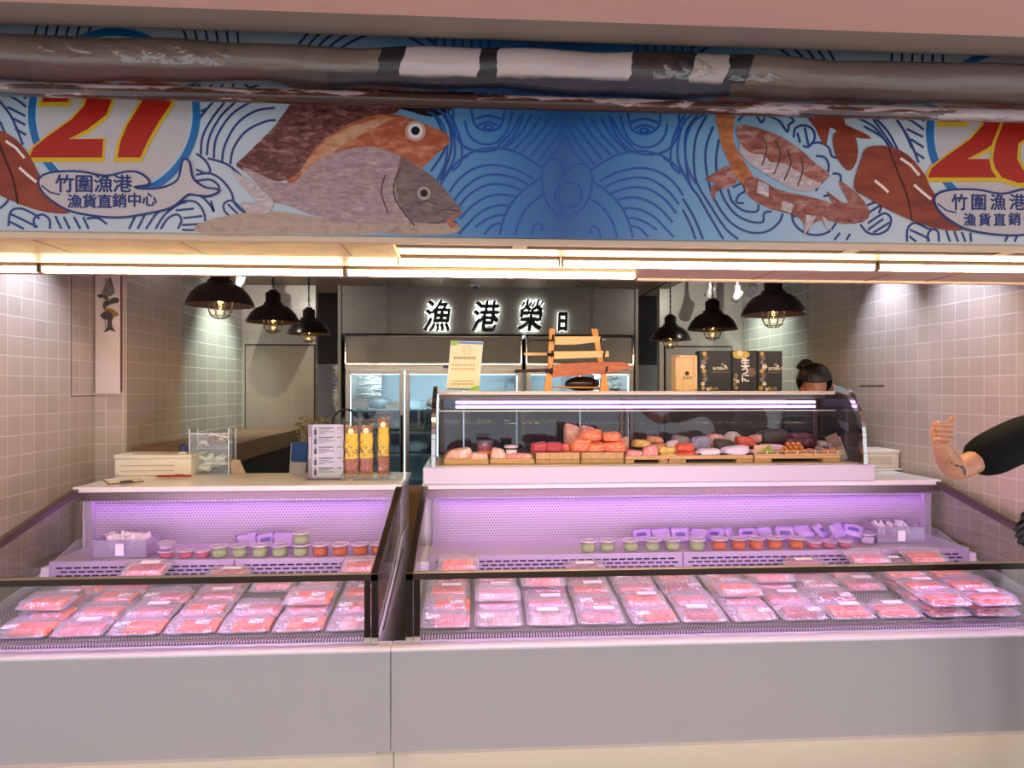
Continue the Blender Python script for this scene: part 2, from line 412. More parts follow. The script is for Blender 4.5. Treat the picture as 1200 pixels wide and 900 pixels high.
g = [(465, 657), (657, 1026), (1026, 1330)]
for (a, b), l in zip(g, ('upper strip light starting beside the gold panel', 'upper strip light over the sushi case and right lamps', 'upper strip light at the right end near the wall')):
    strip_light(xat(a, T2), xat(b, T2), T2, l)
# narrow white channel on the soffit's inner edge
struct(MB().box(xat(746, 2.97), 3.3, 2.94, 2.975, ZS - .009, ZS, bev=.002).build('trim_7', plain('cream_lip', '#d8bc9c', .4)), 'cream edge strip along the soffit', 'trim')
for i, px in enumerate((897, 1035, 1110)):
    x = xat(px, 2.8)
    struct(MB().box(x, x + .008, 2.53, 2.94, ZS - .003, ZS + .001).build('trim_%d' % (8 + i), plain('brown_seam', '#8d6d4a', .5)), 'seam between two soffit boards, number %s from the left' % ORD[i], 'trim')

# ------------------------------------------------------------------ lamps as lights
def area(name, loc, rot, sx, sy, color, power, spread=None):
    l = bpy.data.lights.new(name, 'AREA'); l.shape = 'RECTANGLE'; l.size = sx; l.size_y = sy; l.color = lin(color)[:3]; l.energy = power
    if spread: l.spread = spread
    o = bpy.data.objects.new(name, l); COL.objects.link(o); o.location = loc; o.rotation_euler = rot; return o
def spot(name, loc, target, color, power, angle=50, blend=.6, size=.002):
    l = bpy.data.lights.new(name, 'SPOT'); l.color = lin(color)[:3]; l.energy = power; l.spot_size = math.radians(angle); l.spot_blend = blend; l.shadow_soft_size = size
    o = bpy.data.objects.new(name, l); COL.objects.link(o); o.location = loc
    o.rotation_euler = (Vector(target) - Vector(loc)).to_track_quat('-Z', 'Y').to_euler(); return o
# unseen aisle lamps behind the camera, added to light the stall front
ALAMP = glow('aisle_fill_diffuser', '#f0f3ff', 6.6)
for x, l in ((-1.6, 'added aisle ceiling lamp, unseen behind the viewer on the left'), (1.6, 'added aisle ceiling lamp, unseen behind the viewer on the right')):
    t = thing('added_ceiling_lamp', l, 'ceiling lamp', (x, -.9, 2.652), 'added aisle ceiling lamps')
    MB().box(-.7, .7, -.16, .16, -.05, 0, bev=.006).build('housing', WHITE, t)
    MB().box(-.68, .68, -.14, .14, -.056, -.0502).build('diffuser', ALAMP, t)
cool = '#ccd6ff'
spot('spot_left', (-2.05, 3.55, 2.55), (-2.39, 3.68, 1.9), cool, 13, 75, .9)
spot('spot_right', (2.38, 3.4, 2.55), (2.72, 3.45, 1.9), cool, 12, 75, .9)
spot('spot_right', (2.40, 4.08, 2.55), (2.72, 4.12, 1.95), cool, 12, 75, .9)
grn = '#f0fff0'
spot('spot_far_left', (-1.75, 5.75, 2.50), (-2.22, 5.85, 1.75), grn, 9, 95, .8)
spot('spot_far_left', (-1.7, 6.1, 2.50), (-2.22, 5.9, 1.5), grn, 5, 90, .8)
spot('spot_far_right', (2.28, 5.8, 2.62), (2.73, 5.85, 1.8), grn, 9, 95, .8)
spot('spot_far_right', (2.2, 6.0, 2.62), (2.73, 6.1, 1.6), grn, 5, 90, .8)
spot('spot_back', (-1.85, 5.2, 2.55), (-1.85, 6.5, 2.0), '#fff6e6', 7, 110, .9)
spot('spot_back', (2.2, 5.2, 2.6), (2.25, 6.5, 2.0), '#fff6e6', 7, 110, .9)
# ------------------------------------------------------------------ banner
BY = 2.16
def bp(px, py, dy=0.0):
    p = at(px, py, Y=BY); return (p.x, BY - dy, p.z)
def flat(name, polys, mat, parent, dy):
    """printed shape lying on the banner: outline in photo units, put on the board's plane"""
    m = MB()
    for p in polys: m.poly([bp(x, y, dy) for x, y in p])
    return m.build(name, mat, parent)
def offset_poly(p, d):
    n = len(p); A = sum(p[i][0] * p[(i + 1) % n][1] - p[(i + 1) % n][0] * p[i][1] for i in range(n))
    s = 1 if A > 0 else -1; out = []
    for i in range(n):
        a, b, c = Vector(p[i - 1]), Vector(p[i]), Vector(p[(i + 1) % n])
        n1 = (b - a).normalized(); n2 = (c - b).normalized()
        n1 = Vector((n1.y, -n1.x)) * s; n2 = Vector((n2.y, -n2.x)) * s
        m_ = n1 + n2
        if m_.length < 1e-4: m_ = n1
        m_ = m_.normalized(); k = d / max(.45, m_.dot(n1))
        q = b + m_ * k; out.append((q.x, q.y))
    return out
RC = [0]
def ribbon(mb, pts, wd, dy):
    """stroke of width wd (photo px) on the banner plane"""
    n = len(pts)
    if n < 2: return
    RC[0] += 1; dy = dy + (RC[0] % 60) * 6e-6
    L = []
    for i in range(n):
        a = Vector(pts[max(i - 1, 0)]); c = Vector(pts[min(i + 1, n - 1)]); t = (c - a)
        if t.length < 1e-6: return
        t.normalize(); nn = Vector((-t.y, t.x)) * wd / 2; p = Vector(pts[i])
        L.append((mb.bm.verts.new(bp(p.x + nn.x, p.y + nn.y, dy)), mb.bm.verts.new(bp(p.x - nn.x, p.y - nn.y, dy))))
    for i in range(n - 1): mb._f((L[i][0], L[i + 1][0], L[i + 1][1], L[i][1]))
def smooth_pts(p, closed=True, k=4):
    out = []; n = len(p)
    rng = range(n) if closed else range(n - 1)
    for i in rng:
        g = (lambda j: p[j % n]) if closed else (lambda j: p[min(max(j, 0), n - 1)])
        p0, p1, p2, p3 = g(i - 1), g(i), g(i + 1), g(i + 2)
        for s in range(k):
            t = s / k
            out.append(tuple(.5 * (2 * p1[a] + (p2[a] - p0[a]) * t + (2 * p0[a] - 5 * p1[a] + 4 * p2[a] - p3[a]) * t * t + (3 * p1[a] - p0[a] - 3 * p2[a] + p3[a]) * t ** 3) for a in (0, 1)))
    if not closed: out.append(p[-1])
    return out
ban = thing('banner', 'long blue wave banner with fish, crab and stall numbers above the counter', 'banner', (0, 0, 0))
bm_, nt, b = newmat('banner_print'); setp(b, '#3f7fb8', .32)
tc = nt.nodes.new('ShaderNodeTexCoord'); sx = nt.nodes.new('ShaderNodeSeparateXYZ'); nt.links.new(tc.outputs['Object'], sx.inputs[0])
X0b, X1b = bp(-200, 200)[0], bp(1420, 200)[0]
mr = nt.nodes.new('ShaderNodeMapRange'); mr.inputs[1].default_value = X0b; mr.inputs[2].default_value = X1b
nt.links.new(sx.outputs[0], mr.inputs[0])
nr = lambda px: (bp(px, 200)[0] - X0b) / (X1b - X0b)
bc = ramp(nt, mr.outputs[0], [(nr(-150), '#a9bcc9'), (nr(235), '#bcc7cd'), (nr(330), '#b3c2cb'), (nr(500), '#6297bf'), (nr(600), '#3a73a8'), (nr(660), '#2a5a92'), (nr(720), '#3a73a8'), (nr(830), '#6f9fc2'), (nr(950), '#a4bccc'), (nr(1060), '#c0c9cd')])
nt.links.new(bc, b.inputs['Base Color'])
ZB0 = ZS - .003; ZB1 = 2.94
MB().box(X0b, X1b, BY, BY + .025, ZB0, ZB1).build('board', bm_, ban)
PT = ZB1
# waves ----------------------------------------------------------
navy = plain('wave_ink', '#243f78', .35)
navyc = plain('deep_wave_ink', '#20509a', .35)
domes = [  # cx, cy, R, ratios   (front-most first)
    (665, 305, 100, (1, .84, .5, .36)),
    (583, 290, 116, (1, .80, .70, .60, .50, .40, .30)), (749, 291, 116, (1, .80, .70, .60, .50, .40, .30)),
    (571, 122, 60, (1, .8, .52, .38, .24)), (757, 127, 60, (1, .8, .52, .38, .24)),
    (50, 268, 45, (1, .72, .45)), (217, 268, 45, (1, .72, .45)), (1098, 288, 45, (1, .72, .45)), (1250, 288, 45, (1, .72, .45)),
    (895, 225, 75, (1, .82, .64, .46, .28)),
    (330, 215, 118, (1, .88, .76, .64, .52, .4)), (-40, 190, 105, (1, .88, .76, .64, .52)), (1010, 215, 110, (1, .88, .76, .64)),
    (660, 60, 150, (1, .93, .86, .79, .72, .65, .58)), (450, 120, 120, (1, .92, .84, .76, .68)), (870, 125, 120, (1, .92, .84, .76, .68)),
    (820, 280, 150, (1, .93, .86, .79)), (500, 275, 150, (1, .93, .86, .79)),
    (160, 60, 120, (1, .9, .8, .7, .6, .5)), (330, 50, 110, (1, .9, .8, .7, .6)), (985, 65, 120, (1, .9, .8, .7, .6, .5)), (1150, 80, 110, (1, .9, .8, .7)),
]
wm, wc = MB(), MB()
ring = lambda cx: (cx, 101.0)
for i, (cx, cy, RR, rat) in enumerate(domes):
    for k in rat:
        run = []
        n = 72
        for s in range(n + 1):
            a = 2 * math.pi * s / n; x = cx + RR * k * math.cos(a); y = cy - RR * k * math.sin(a)
            wob = 1.2 * math.sin(a * 5 + cx)
            y += wob
            z = at(x, y, Y=BY).z
            ok = y < 104 + x * .022 and z < ZB1 - .005 and -180 < x < 1400
            if ok:
                for (ax, ay, ar, _) in domes[:i]:
                    if (x - ax) ** 2 + (y - ay) ** 2 < (ar - 1) ** 2: ok = False; break
            if ok and ((x - 134) ** 2 + (y - 134) ** 2 < 98 ** 2 or (x - 1186) ** 2 + (y - 155) ** 2 < 98 ** 2): ok = False
            if ok: run.append((x, y))
            else:
                ribbon(wc if 540 < cx < 790 else wm, run, 2.9, .0009 if 540 < cx < 790 else .0006); run = []
        ribbon(wc if 540 < cx < 790 else wm, run, 2.9, .0009 if 540 < cx < 790 else .0006)
# the wave pattern between the sea creatures, stroke by stroke
def strokes(mb, ox_, oy_, k, lst, dy, wd=2.7, mirror=None, my=0):
    for q in lst:
        for mm in ((False, True) if mirror else (False,)):
            p = [((2 * mirror - x) if mm else x, y + (my if mm else 0)) for x, y in q]
            p = [(ox_ + x / k, oy_ + y / k) for x, y in p]
            p = smooth_pts(p, False, 5) if len(p) > 2 else p
            ribbon(mb, p, wd, dy)
C3 = [[(55, 355), (90, 300), (140, 250), (200, 220), (270, 212), (340, 225), (400, 255), (455, 292)],
 [(88, 385), (130, 330), (190, 290), (260, 278), (330, 290), (375, 308), (415, 330)], [(105, 420), (150, 365), (210, 325), (270, 315), (330, 325), (370, 340), (395, 355)],
 [(115, 455), (160, 400), (220, 362), (275, 353), (330, 362), (375, 380)], [(130, 490), (175, 440), (230, 405), (285, 393), (335, 400), (350, 408)],
 [(125, 548), (195, 475), (245, 445), (290, 435), (325, 437)], [(190, 520), (235, 490), (275, 475), (300, 473)], [(225, 548), (255, 515), (290, 505)],
 [(285, 550), (300, 490), (330, 430), (380, 375), (450, 325)], [(345, 550), (365, 490), (400, 435), (455, 395)], [(410, 550), (420, 515), (445, 508), (450, 535)],
 [(370, 80), (330, 150), (275, 208)], [(410, 80), (370, 150), (310, 212)], [(450, 80), (405, 150), (340, 218)], [(490, 80), (440, 155), (370, 228)], [(520, 100), (470, 165), (405, 245)], [(538, 115), (500, 180), (435, 265)], [(545, 165), (510, 220), (470, 262)],
 [(105, 60), (105, 130), (130, 190), (180, 220), (240, 225), (300, 205), (350, 150), (380, 70)], [(150, 105), (160, 150), (190, 185), (235, 198), (280, 185), (315, 140), (335, 70)],
 [(175, 60), (185, 115), (215, 140), (250, 145), (290, 125), (305, 60)], [(190, 100), (240, 86), (292, 100)], [(200, 124), (240, 110), (277, 124)], [(222, 132), (240, 122), (258, 132), (240, 140), (222, 132)],
 [(40, 60), (85, 100), (108, 180), (105, 260), (60, 335)], [(75, 60), (110, 120), (134, 190), (135, 265), (100, 300)], [(5, 70), (50, 100), (78, 170), (75, 260), (40, 340)], [(132, 190), (155, 212), (190, 226)], [(140, 255), (165, 240)]]
strokes(wc, 500, 110, 3.333, C3, .0009, 2.7, 545, 12)
strokes(wc, 500, 110, 3.333, [[(465, 265), (450, 320), (460, 400), (490, 450), (530, 485), (600, 455), (635, 400), (648, 330), (630, 285), (590, 275), (550, 300), (535, 330), (545, 345)],
 [(540, 345), (590, 355), (605, 400), (580, 440), (530, 442), (502, 412), (505, 380), (540, 372)], [(465, 265), (495, 255), (522, 268), (535, 300), (520, 340), (515, 400), (532, 470)]], .0011, 2.4)
C4 = [[(85, 60), (20, 160), (15, 300), (40, 440), (80, 500)], [(130, 70), (75, 180), (60, 300), (75, 430), (150, 560), (230, 680), (300, 740)],
 [(165, 130), (125, 250), (130, 380), (170, 520), (250, 640), (350, 700), (450, 700), (520, 650), (540, 600)], [(195, 200), (180, 330), (205, 480), (270, 590), (350, 640), (430, 648), (440, 600), (480, 590)],
 [(245, 470), (270, 540), (330, 585), (400, 590), (410, 550)], [(270, 460), (320, 440), (335, 480), (305, 500), (290, 540), (330, 545)], [(0, 520), (60, 620), (110, 740)], [(0, 580), (40, 660), (70, 740)], [(80, 500), (160, 640), (220, 740)],
 [(600, 190), (610, 140), (660, 125), (705, 150), (712, 200), (680, 240), (650, 235)], [(620, 165), (635, 220)], [(660, 135), (680, 235)], [(690, 225), (740, 218), (790, 245), (805, 290), (840, 300)],
 [(720, 290), (770, 300), (790, 350), (770, 410), (735, 450), (720, 480)], [(810, 385), (850, 392), (855, 440)], [(590, 590), (600, 650), (650, 700), (720, 718), (790, 700), (830, 650)], [(600, 620), (640, 600), (660, 620)], [(760, 510), (790, 500)],
 [(960, 660), (1000, 705), (1060, 712), (1110, 685), (1126, 630), (1095, 600), (1050, 620), (1000, 655)], [(1000, 690), (1085, 630)], [(1030, 705), (1118, 650)], [(990, 560), (1040, 540)], [(1000, 600), (1070, 560), (1060, 600)],
 [(300, 100), (330, 72), (390, 66), (425, 110), (445, 75)], [(450, 70), (520, 100), (565, 160), (575, 120), (600, 100), (570, 70)], [(920, 75), (1030, 130), (1110, 230), (1160, 320)], [(980, 130), (1080, 190), (1130, 260)], [(1030, 75), (1110, 160), (1180, 290)], [(1150, 80), (1200, 160), (1240, 250)],
 [(820, 745), (850, 705)], [(885, 745), (905, 710)]]
strokes(wm, 800, 120, 4.615, C4, .0007)
CD = [[(115, 95), (185, 190), (250, 290), (290, 390)], [(250, 85), (330, 200), (372, 290), (405, 375)], [(330, 165), (432, 215)], [(355, 228), (436, 280)], [(382, 310), (440, 350)], [(250, 92), (350, 110), (436, 170)], [(400, 80), (440, 120)],
 [(332, 865), (336, 785), (380, 748), (455, 780), (490, 790)], [(350, 790), (455, 840), (460, 865)], [(345, 830), (390, 865)], [(470, 865), (462, 820), (490, 788), (525, 805), (530, 865)], [(575, 795), (600, 865)], [(625, 800), (650, 865)], [(672, 805), (695, 865)], [(725, 808), (730, 865)], [(940, 865), (970, 800)], [(1000, 865), (1030, 790)]]
strokes(wm, 1000, 120, 5.295, CD, .0008)
C1 = [[(0, 65), (80, 95), (142, 140)], [(0, 110), (60, 190), (100, 280), (125, 345)], [(40, 140), (138, 190)], [(62, 198), (138, 238)], [(82, 258), (142, 292)], [(105, 70), (142, 95)], [(0, 220), (30, 290)], [(-120, 90), (-40, 200), (0, 290)], [(-160, 150), (-90, 240)],
 [(46, 785), (60, 705), (115, 690), (180, 718), (215, 745)], [(60, 720), (205, 790)], [(52, 760), (130, 800)], [(190, 795), (185, 745), (228, 722), (268, 750), (270, 800)], [(300, 730), (332, 800)], [(345, 735), (378, 800)], [(400, 735), (435, 800)], [(450, 735), (480, 800)], [(470, 745), (530, 742), (580, 775)],
 [(698, 800), (730, 735)], [(745, 800), (785, 720)], [(790, 800), (845, 720), (890, 690)], [(842, 800), (890, 725), (960, 670), (1010, 655)], [(870, 800), (910, 742), (960, 722), (982, 755), (962, 800)], [(980, 650), (1060, 655), (1106, 720), (1102, 790), (1060, 805), (985, 805)], [(950, 700), (1050, 690)], [(992, 742), (1095, 730)], [(985, 780), (1098, 772)], [(0, 690), (45, 640), (0, 600)]]
strokes(wm, 0, 95, 4.615, C1, .0008)
C2 = [[(20, 260), (28, 180), (75, 95), (135, 20)], [(45, 262), (58, 180), (110, 90), (185, 20)], [(75, 275), (85, 190), (140, 100), (205, 50), (265, 25)], [(110, 290), (122, 220), (172, 130), (250, 75), (335, 60)], [(145, 300), (160, 230), (212, 160), (290, 120), (340, 112)], [(10, 110), (50, 60), (85, 20)], [(20, 75), (50, 62)],
 [(0, 255), (40, 285), (60, 328), (40, 338), (0, 322)], [(50, 275), (130, 300), (190, 350), (245, 425), (290, 450)], [(0, 345), (60, 340), (110, 368), (150, 420), (165, 470), (215, 515)], [(0, 372), (60, 366), (98, 398), (70, 432), (20, 440)], [(28, 440), (60, 475), (76, 502), (62, 455)], [(120, 500), (118, 470), (150, 455), (190, 488), (226, 530), (200, 548), (160, 535), (120, 500)], [(135, 470), (205, 540)],
 [(985, 40), (1040, 140), (1060, 230), (1000, 330)], [(1010, 30), (1075, 130), (1085, 240), (1040, 370)]]
strokes(wm, 230, 110, 3.636, C2, .0008)
wm.build('wave_print', navy, ban); wc.build('centre_wave_print', navyc, ban)
# number discs ---------------------------------------------------
def disc(cx, cy, r, n=64): return [(cx + r * math.cos(2 * math.pi * i / n), cy + r * math.sin(2 * math.pi * i / n)) for i in range(n)]
blue = plain('ring_blue', '#1f6aa6', .35); wht = plain('print_white', '#bdb6b5', .35)
redm = plain('print_red', '#a82012', .35); yel = plain('print_yellow', '#d2ae22', .35); ink = plain('print_navy', '#17306f', .35)
two = [(105, 555), (360, 555), (365, 490), (243, 490), (310, 455), (375, 405), (398, 345), (395, 290), (360, 250), (300, 238), (225, 250), (175, 290), (148, 360), (240, 360), (250, 325), (290, 305), (312, 325), (300, 370), (255, 420), (170, 480), (120, 520)]
seven = [(415, 555), (495, 555), (520, 500), (560, 430), (600, 370), (632, 310), (632, 245), (415, 245), (415, 305), (545, 305), (500, 360), (450, 440), (425, 500)]
six_o = [(1088, 560), (1098, 500), (1130, 420), (1190, 340), (1250, 300), (1310, 300), (1310, 350), (1260, 370), (1215, 420), (1200, 455), (1240, 445), (1290, 465), (1310, 520), (1300, 590), (1250, 635), (1180, 645), (1120, 625), (1095, 590)]
six_h = [(1178, 560), (1182, 510), (1210, 490), (1225, 520), (1220, 570), (1195, 590)]
sc3 = lambda p, dx=0, dy=0: [((x + dx) / 3, (y + dy) / 3) for x, y in p]
def number(name, shapes, cx, cy):
    flat('number_disc', [disc(cx, cy, 101)], blue, ban, .0012)
    flat('disc_rim', [disc(cx, cy, 92)], plain('pale_rim', '#a8c6da', .35), ban, .0015)
    flat('disc_face', [disc(cx, cy, 90)], wht, ban, .0018)
    for i, s in enumerate(shapes):
        flat('digit_outline', [offset_poly([(x - .6, y + 2.0) for x, y in s], 3.4)], yel, ban, .0024 + .0008 * i)
        flat('digit', [s], redm, ban, .0028 + .0008 * i)
number('27', [sc3(two), sc3(seven)], 134, 134)
number('26', [[(800 + (755 + x) / 3, (70 + y) / 3) for x, y in two], [(x + 800, y) for x, y in sc3(six_o)]], 1186, 155)
flat('digit_hole', [[(x + 800, y) for x, y in sc3(offset_poly(six_h, 6))]], yel, ban, .0046)
flat('digit_hole', [[(x + 800, y) for x, y in sc3(offset_poly(six_h, -4))]], wht, ban, .0052)
bub = [(48, 212), (62, 204), (95, 203), (125, 208), (150, 203), (165, 205), (175, 215), (158, 219), (165, 223), (190, 222), (210, 212), (216, 190), (222, 192), (226, 210), (240, 221), (256, 224), (245, 229), (230, 228), (220, 228), (200, 243), (165, 251), (140, 254), (110, 252), (80, 245), (55, 228)]
def caption(dx, dy):
    p = smooth_pts([(x + dx, y + dy) for x, y in bub], True, 4)
    flat('caption_outline', [offset_poly(p, 2.6)], ink, ban, .0058); flat('caption_bubble', [p], wht, ban, .0064)
    s = BY / F
    x, _, z = bp(67 + dx, 225 + dy)
    its = []
    def tx(st, px, py, h, gap, rise=0):
        for i, ch in enumerate(st):
            X, _, Z = bp(px + dx + i * gap, py + dy - rise * max(0, i - 2))
            for ddx, ddz, ddy in ((-.0014, 0, 0), (.0014, 0, .0002), (0, .0013, .0004), (0, -.0013, .0006)): its.append((text_mesh(ch, h * s * 1.12), Mx((X + ddx, BY - .007 - ddy, Z + ddz), (math.pi / 2, 0, 0))))
    tx('竹圍漁港', 66, 224, 19, 22.5); tx('漁貨直銷中心', 80, 243, 15, 17.5, .8)
    join_meshes('caption_lettering', its, ink, ban)
    m = MB(); ribbon(m, [(50 + dx, 218 + dy), (60 + dx, 226 + dy), (72 + dx, 229 + dy)], 1.8, .007); m.build('caption_mouth', ink, ban)
caption(0, 0); caption(1047, 21)
# printed sea creatures ------------------------------------------
def print_mat(name, c1, c2, c3, scale=9, st=(1, 1, 2.5), rot=(0, 0, 0)):
    m, nt, b = newmat(name); setp(b, c1, .35)
    f = noise(nt, texco(nt, 'Object', st, rot=rot), scale, 6, .65, .6)
    nt.links.new(ramp(nt, f, [(.32, c1), (.5, c2), (.68, c3)]), b.inputs['Base Color']); return m
pm_red = print_mat('print_snapper', '#8c3f28', '#a85638', '#c98a68', 14)
pm_fin = print_mat('print_fin', '#33191a', '#6a3a35', '#9d7a72', 24)
pm_bream = print_mat('print_bream', '#84706f', '#a08889', '#b9a3a2', 26, (1, 1, 3))
pm_belly = print_mat('print_belly', '#8d7465', '#b39a86', '#a08a78', 12)
pm_claw = print_mat('print_claw', '#6c2517', '#8a3a24', '#96492f', 6)
pm_crab = print_mat('print_crab', '#6b3228', '#94574a', '#b98c80', 16)
pm_pale = print_mat('print_pale', '#c8c2c4', '#b09a98', '#d8d4d6', 22)
pm_orange = print_mat('print_orange_leg', '#8a4a26', '#b46a3a', '#c98a5a', 16)
pm_dark = plain('print_dark', '#1b1113', .35)
hi = plain('print_highlight', '#e7d8cf', .35)
flat('fin_print', [smooth_pts([(278, 196), (286, 184), (300, 170), (318, 152), (335, 130), (350, 110), (380, 95), (430, 100), (470, 128), (430, 140), (405, 150), (385, 165), (365, 190), (345, 208), (318, 212)], True, 3)], pm_fin, ban, .0012)
flat('snapper_print', [smooth_pts([(336, 214), (352, 200), (366, 178), (385, 160), (408, 146), (432, 137), (458, 134), (482, 139), (505, 148), (520, 155), (527, 163), (523, 171), (510, 182), (495, 196), (470, 200), (440, 195), (400, 200), (370, 214)], True, 3)], pm_red, ban, .0018)
flat('silver_fish_print', [smooth_pts([(232, 263), (270, 252), (320, 248), (370, 255), (420, 266), (440, 274), (350, 274), (240, 274)], True, 3)], pm_belly, ban, .0020)
flat('bream_print', [smooth_pts([(284, 197), (302, 203), (325, 213), (345, 214), (358, 200), (380, 184), (408, 175), (435, 172), (458, 178), (482, 190), (502, 203), (517, 217), (529, 232), (541, 247), (539, 253), (531, 257), (534, 262), (541, 268), (534, 273), (520, 274), (480, 274), (440, 271), (400, 264), (368, 253), (340, 242), (318, 236), (308, 222)], True, 3)], pm_bream, ban, .0026)
flat('bream_head_print', [smooth_pts([(470, 184), (486, 193), (504, 205), (518, 218), (529, 232), (541, 247), (539, 253), (531, 257), (522, 262), (500, 262), (480, 258), (468, 240), (464, 215)], True, 3)], print_mat('print_bream_head', '#57494a', '#74605e', '#8b7672', 20), ban, .0030)
flat('snapper_band_print', [smooth_pts([(352, 205), (362, 186), (385, 163), (410, 149), (440, 140), (462, 138), (440, 150), (412, 164), (392, 178), (374, 196), (360, 210)], True, 3)], print_mat('print_snapper_band', '#a0603c', '#c08a66', '#d0a68a', 20), ban, .0021)
flat('bream_belly_print', [smooth_pts([(400, 264), (440, 262), (490, 264), (525, 262), (541, 268), (534, 273), (520, 275), (480, 275), (440, 272)], True, 3)], pm_belly, ban, .0032)
flat('tail_print', [smooth_pts([(272, 200), (280, 204), (298, 216), (318, 232), (320, 243), (312, 250), (292, 250), (282, 238), (300, 238), (288, 222)], True, 3)], pm_pale, ban, .0034)
for (ex, ey, r, cols) in ((487, 154, 12, ('#c99a8a', '#ded6d2', '#15131a')), (497, 227, 10.5, ('#6f6160', '#a79a94', '#1a1516'))):
    for k, c in zip((1, .74, .42), cols): flat('eye_print', [disc(ex, ey, r * k, 20)], plain('eye_' + c[1:], c, .3), ban, .0036 + (1 - k) * .004)
m = MB()
for q in ([(470, 196), (462, 215), (464, 235), (478, 255), (486, 265)], [(452, 205), (447, 225), (455, 250)], [(510, 250), (522, 246), (538, 248)], [(512, 262), (525, 258), (536, 262)], [(490, 240), (500, 236), (512, 240)]):
    ribbon(m, smooth_pts(q, False), 1.6, .0038)
m.build('gill_print', plain('print_brown', '#4d3a38', .35), ban)
flat('bream_mouth_print', [[(522, 259), (530, 252), (540, 249), (533, 256), (530, 259), (536, 266), (528, 268)]], plain('print_mouth', '#a0644c', .35), ban, .0042)  # reddish brown mouth of the printed bream
def crayfish_claw(dx, dy):
    flat('claw_print', [smooth_pts([(x + dx, y + dy) for x, y in [(-46, 200), (-38, 168), (-30, 153), (-5, 152), (18, 163), (36, 184), (42, 197), (55, 218), (72, 240), (82, 250), (55, 249), (25, 240), (-8, 225), (-30, 212)]], True, 3)], pm_claw, ban, .0028 if dx == 0 else .0046)
    m = MB()
    for q in ([(8, 166), (20, 174), (30, 186)], [(24, 197), (34, 206), (44, 214)], [(-22, 192), (-12, 200), (-6, 206)]): ribbon(m, [(x + dx, y + dy) for x, y in q], 3.2, .0052)
    m.build('claw_shine', hi, ban)
    m = MB(); ribbon(m, smooth_pts([(x + dx, y + dy) for x, y in [(-6, 153), (6, 185), (16, 210), (22, 240)]], False), 1.5, .0053); m.build('claw_crack', pm_dark, ban)
crayfish_claw(0, 0); crayfish_claw(1046, 20)
flat('crab_leg_print', [smooth_pts([(838, 120), (862, 120), (859, 150), (860, 168), (872, 190), (884, 212), (874, 220), (862, 206), (850, 182), (844, 165)], True, 3)], pm_orange, ban, .0022)
flat('crab_tail_print', [smooth_pts([(825, 211), (842, 200), (853, 194), (864, 208), (858, 218), (844, 222), (838, 228), (836, 236), (832, 222), (838, 214)], True, 2)], pm_crab, ban, .0020)
flat('crab_claw_print', [smooth_pts([(872, 212), (886, 208), (910, 222), (945, 230), (968, 236), (976, 240), (968, 224), (984, 236), (994, 238), (988, 226), (982, 212), (996, 220), (1012, 236), (1019, 250), (1012, 260), (988, 263), (966, 258), (950, 264), (946, 276), (942, 262), (930, 252), (905, 246), (885, 236), (874, 226)], True, 2)], pm_crab, ban, .0026)
flat('crab_belly_print', [smooth_pts([(866, 176), (876, 190), (900, 206), (930, 222), (950, 224), (962, 214), (940, 200), (905, 184), (885, 172), (870, 164)], True, 3)], pm_pale, ban, .0038)
flat('crab_shell_print', [smooth_pts([(862, 152), (870, 147), (892, 152), (915, 161), (936, 175), (955, 192), (970, 203), (969, 210), (960, 214), (948, 210), (935, 202), (918, 192), (902, 190), (895, 182), (880, 180), (868, 170)], True, 3)], pm_crab, ban, .0044)
flat('crab_foot_print', [[(944, 252), (956, 254), (948, 268), (941, 276)], [(962, 252), (968, 258), (975, 272), (966, 266)], [(888, 212), (900, 218), (900, 232), (886, 226)], [(916, 236), (930, 240), (926, 250), (914, 246)]], pm_pale, ban, .0048)
m = MB()
for q in ([(893, 162), (898, 175), (892, 195)], [(908, 166), (914, 182), (906, 205)], [(922, 176), (926, 192), (918, 212)], [(938, 186), (940, 200), (934, 218)]): ribbon(m, smooth_pts(q, False), 1.5, .0052)
m.build('crab_segment_print', plain('print_brown', '#4d3a38', .35), ban)
flat('crab_joint_print', [smooth_pts([(976, 158), (990, 154), (1001, 160), (1005, 175), (1003, 190), (996, 200), (988, 196), (978, 180)], True, 3)], pm_claw, ban, .0030)
flat('crab_feeler_print', [smooth_pts([(945, 132), (985, 132), (990, 146), (1010, 155), (1021, 163), (1000, 161), (982, 155), (972, 150), (968, 172), (962, 165), (955, 150)], True, 2)], pm_claw, ban, .0024)
flat('shoal_print', [smooth_pts([(400, 100), (480, 95), (560, 100), (530, 128), (505, 137), (470, 128), (430, 126)], True, 3)], pm_dark, ban, .0010)

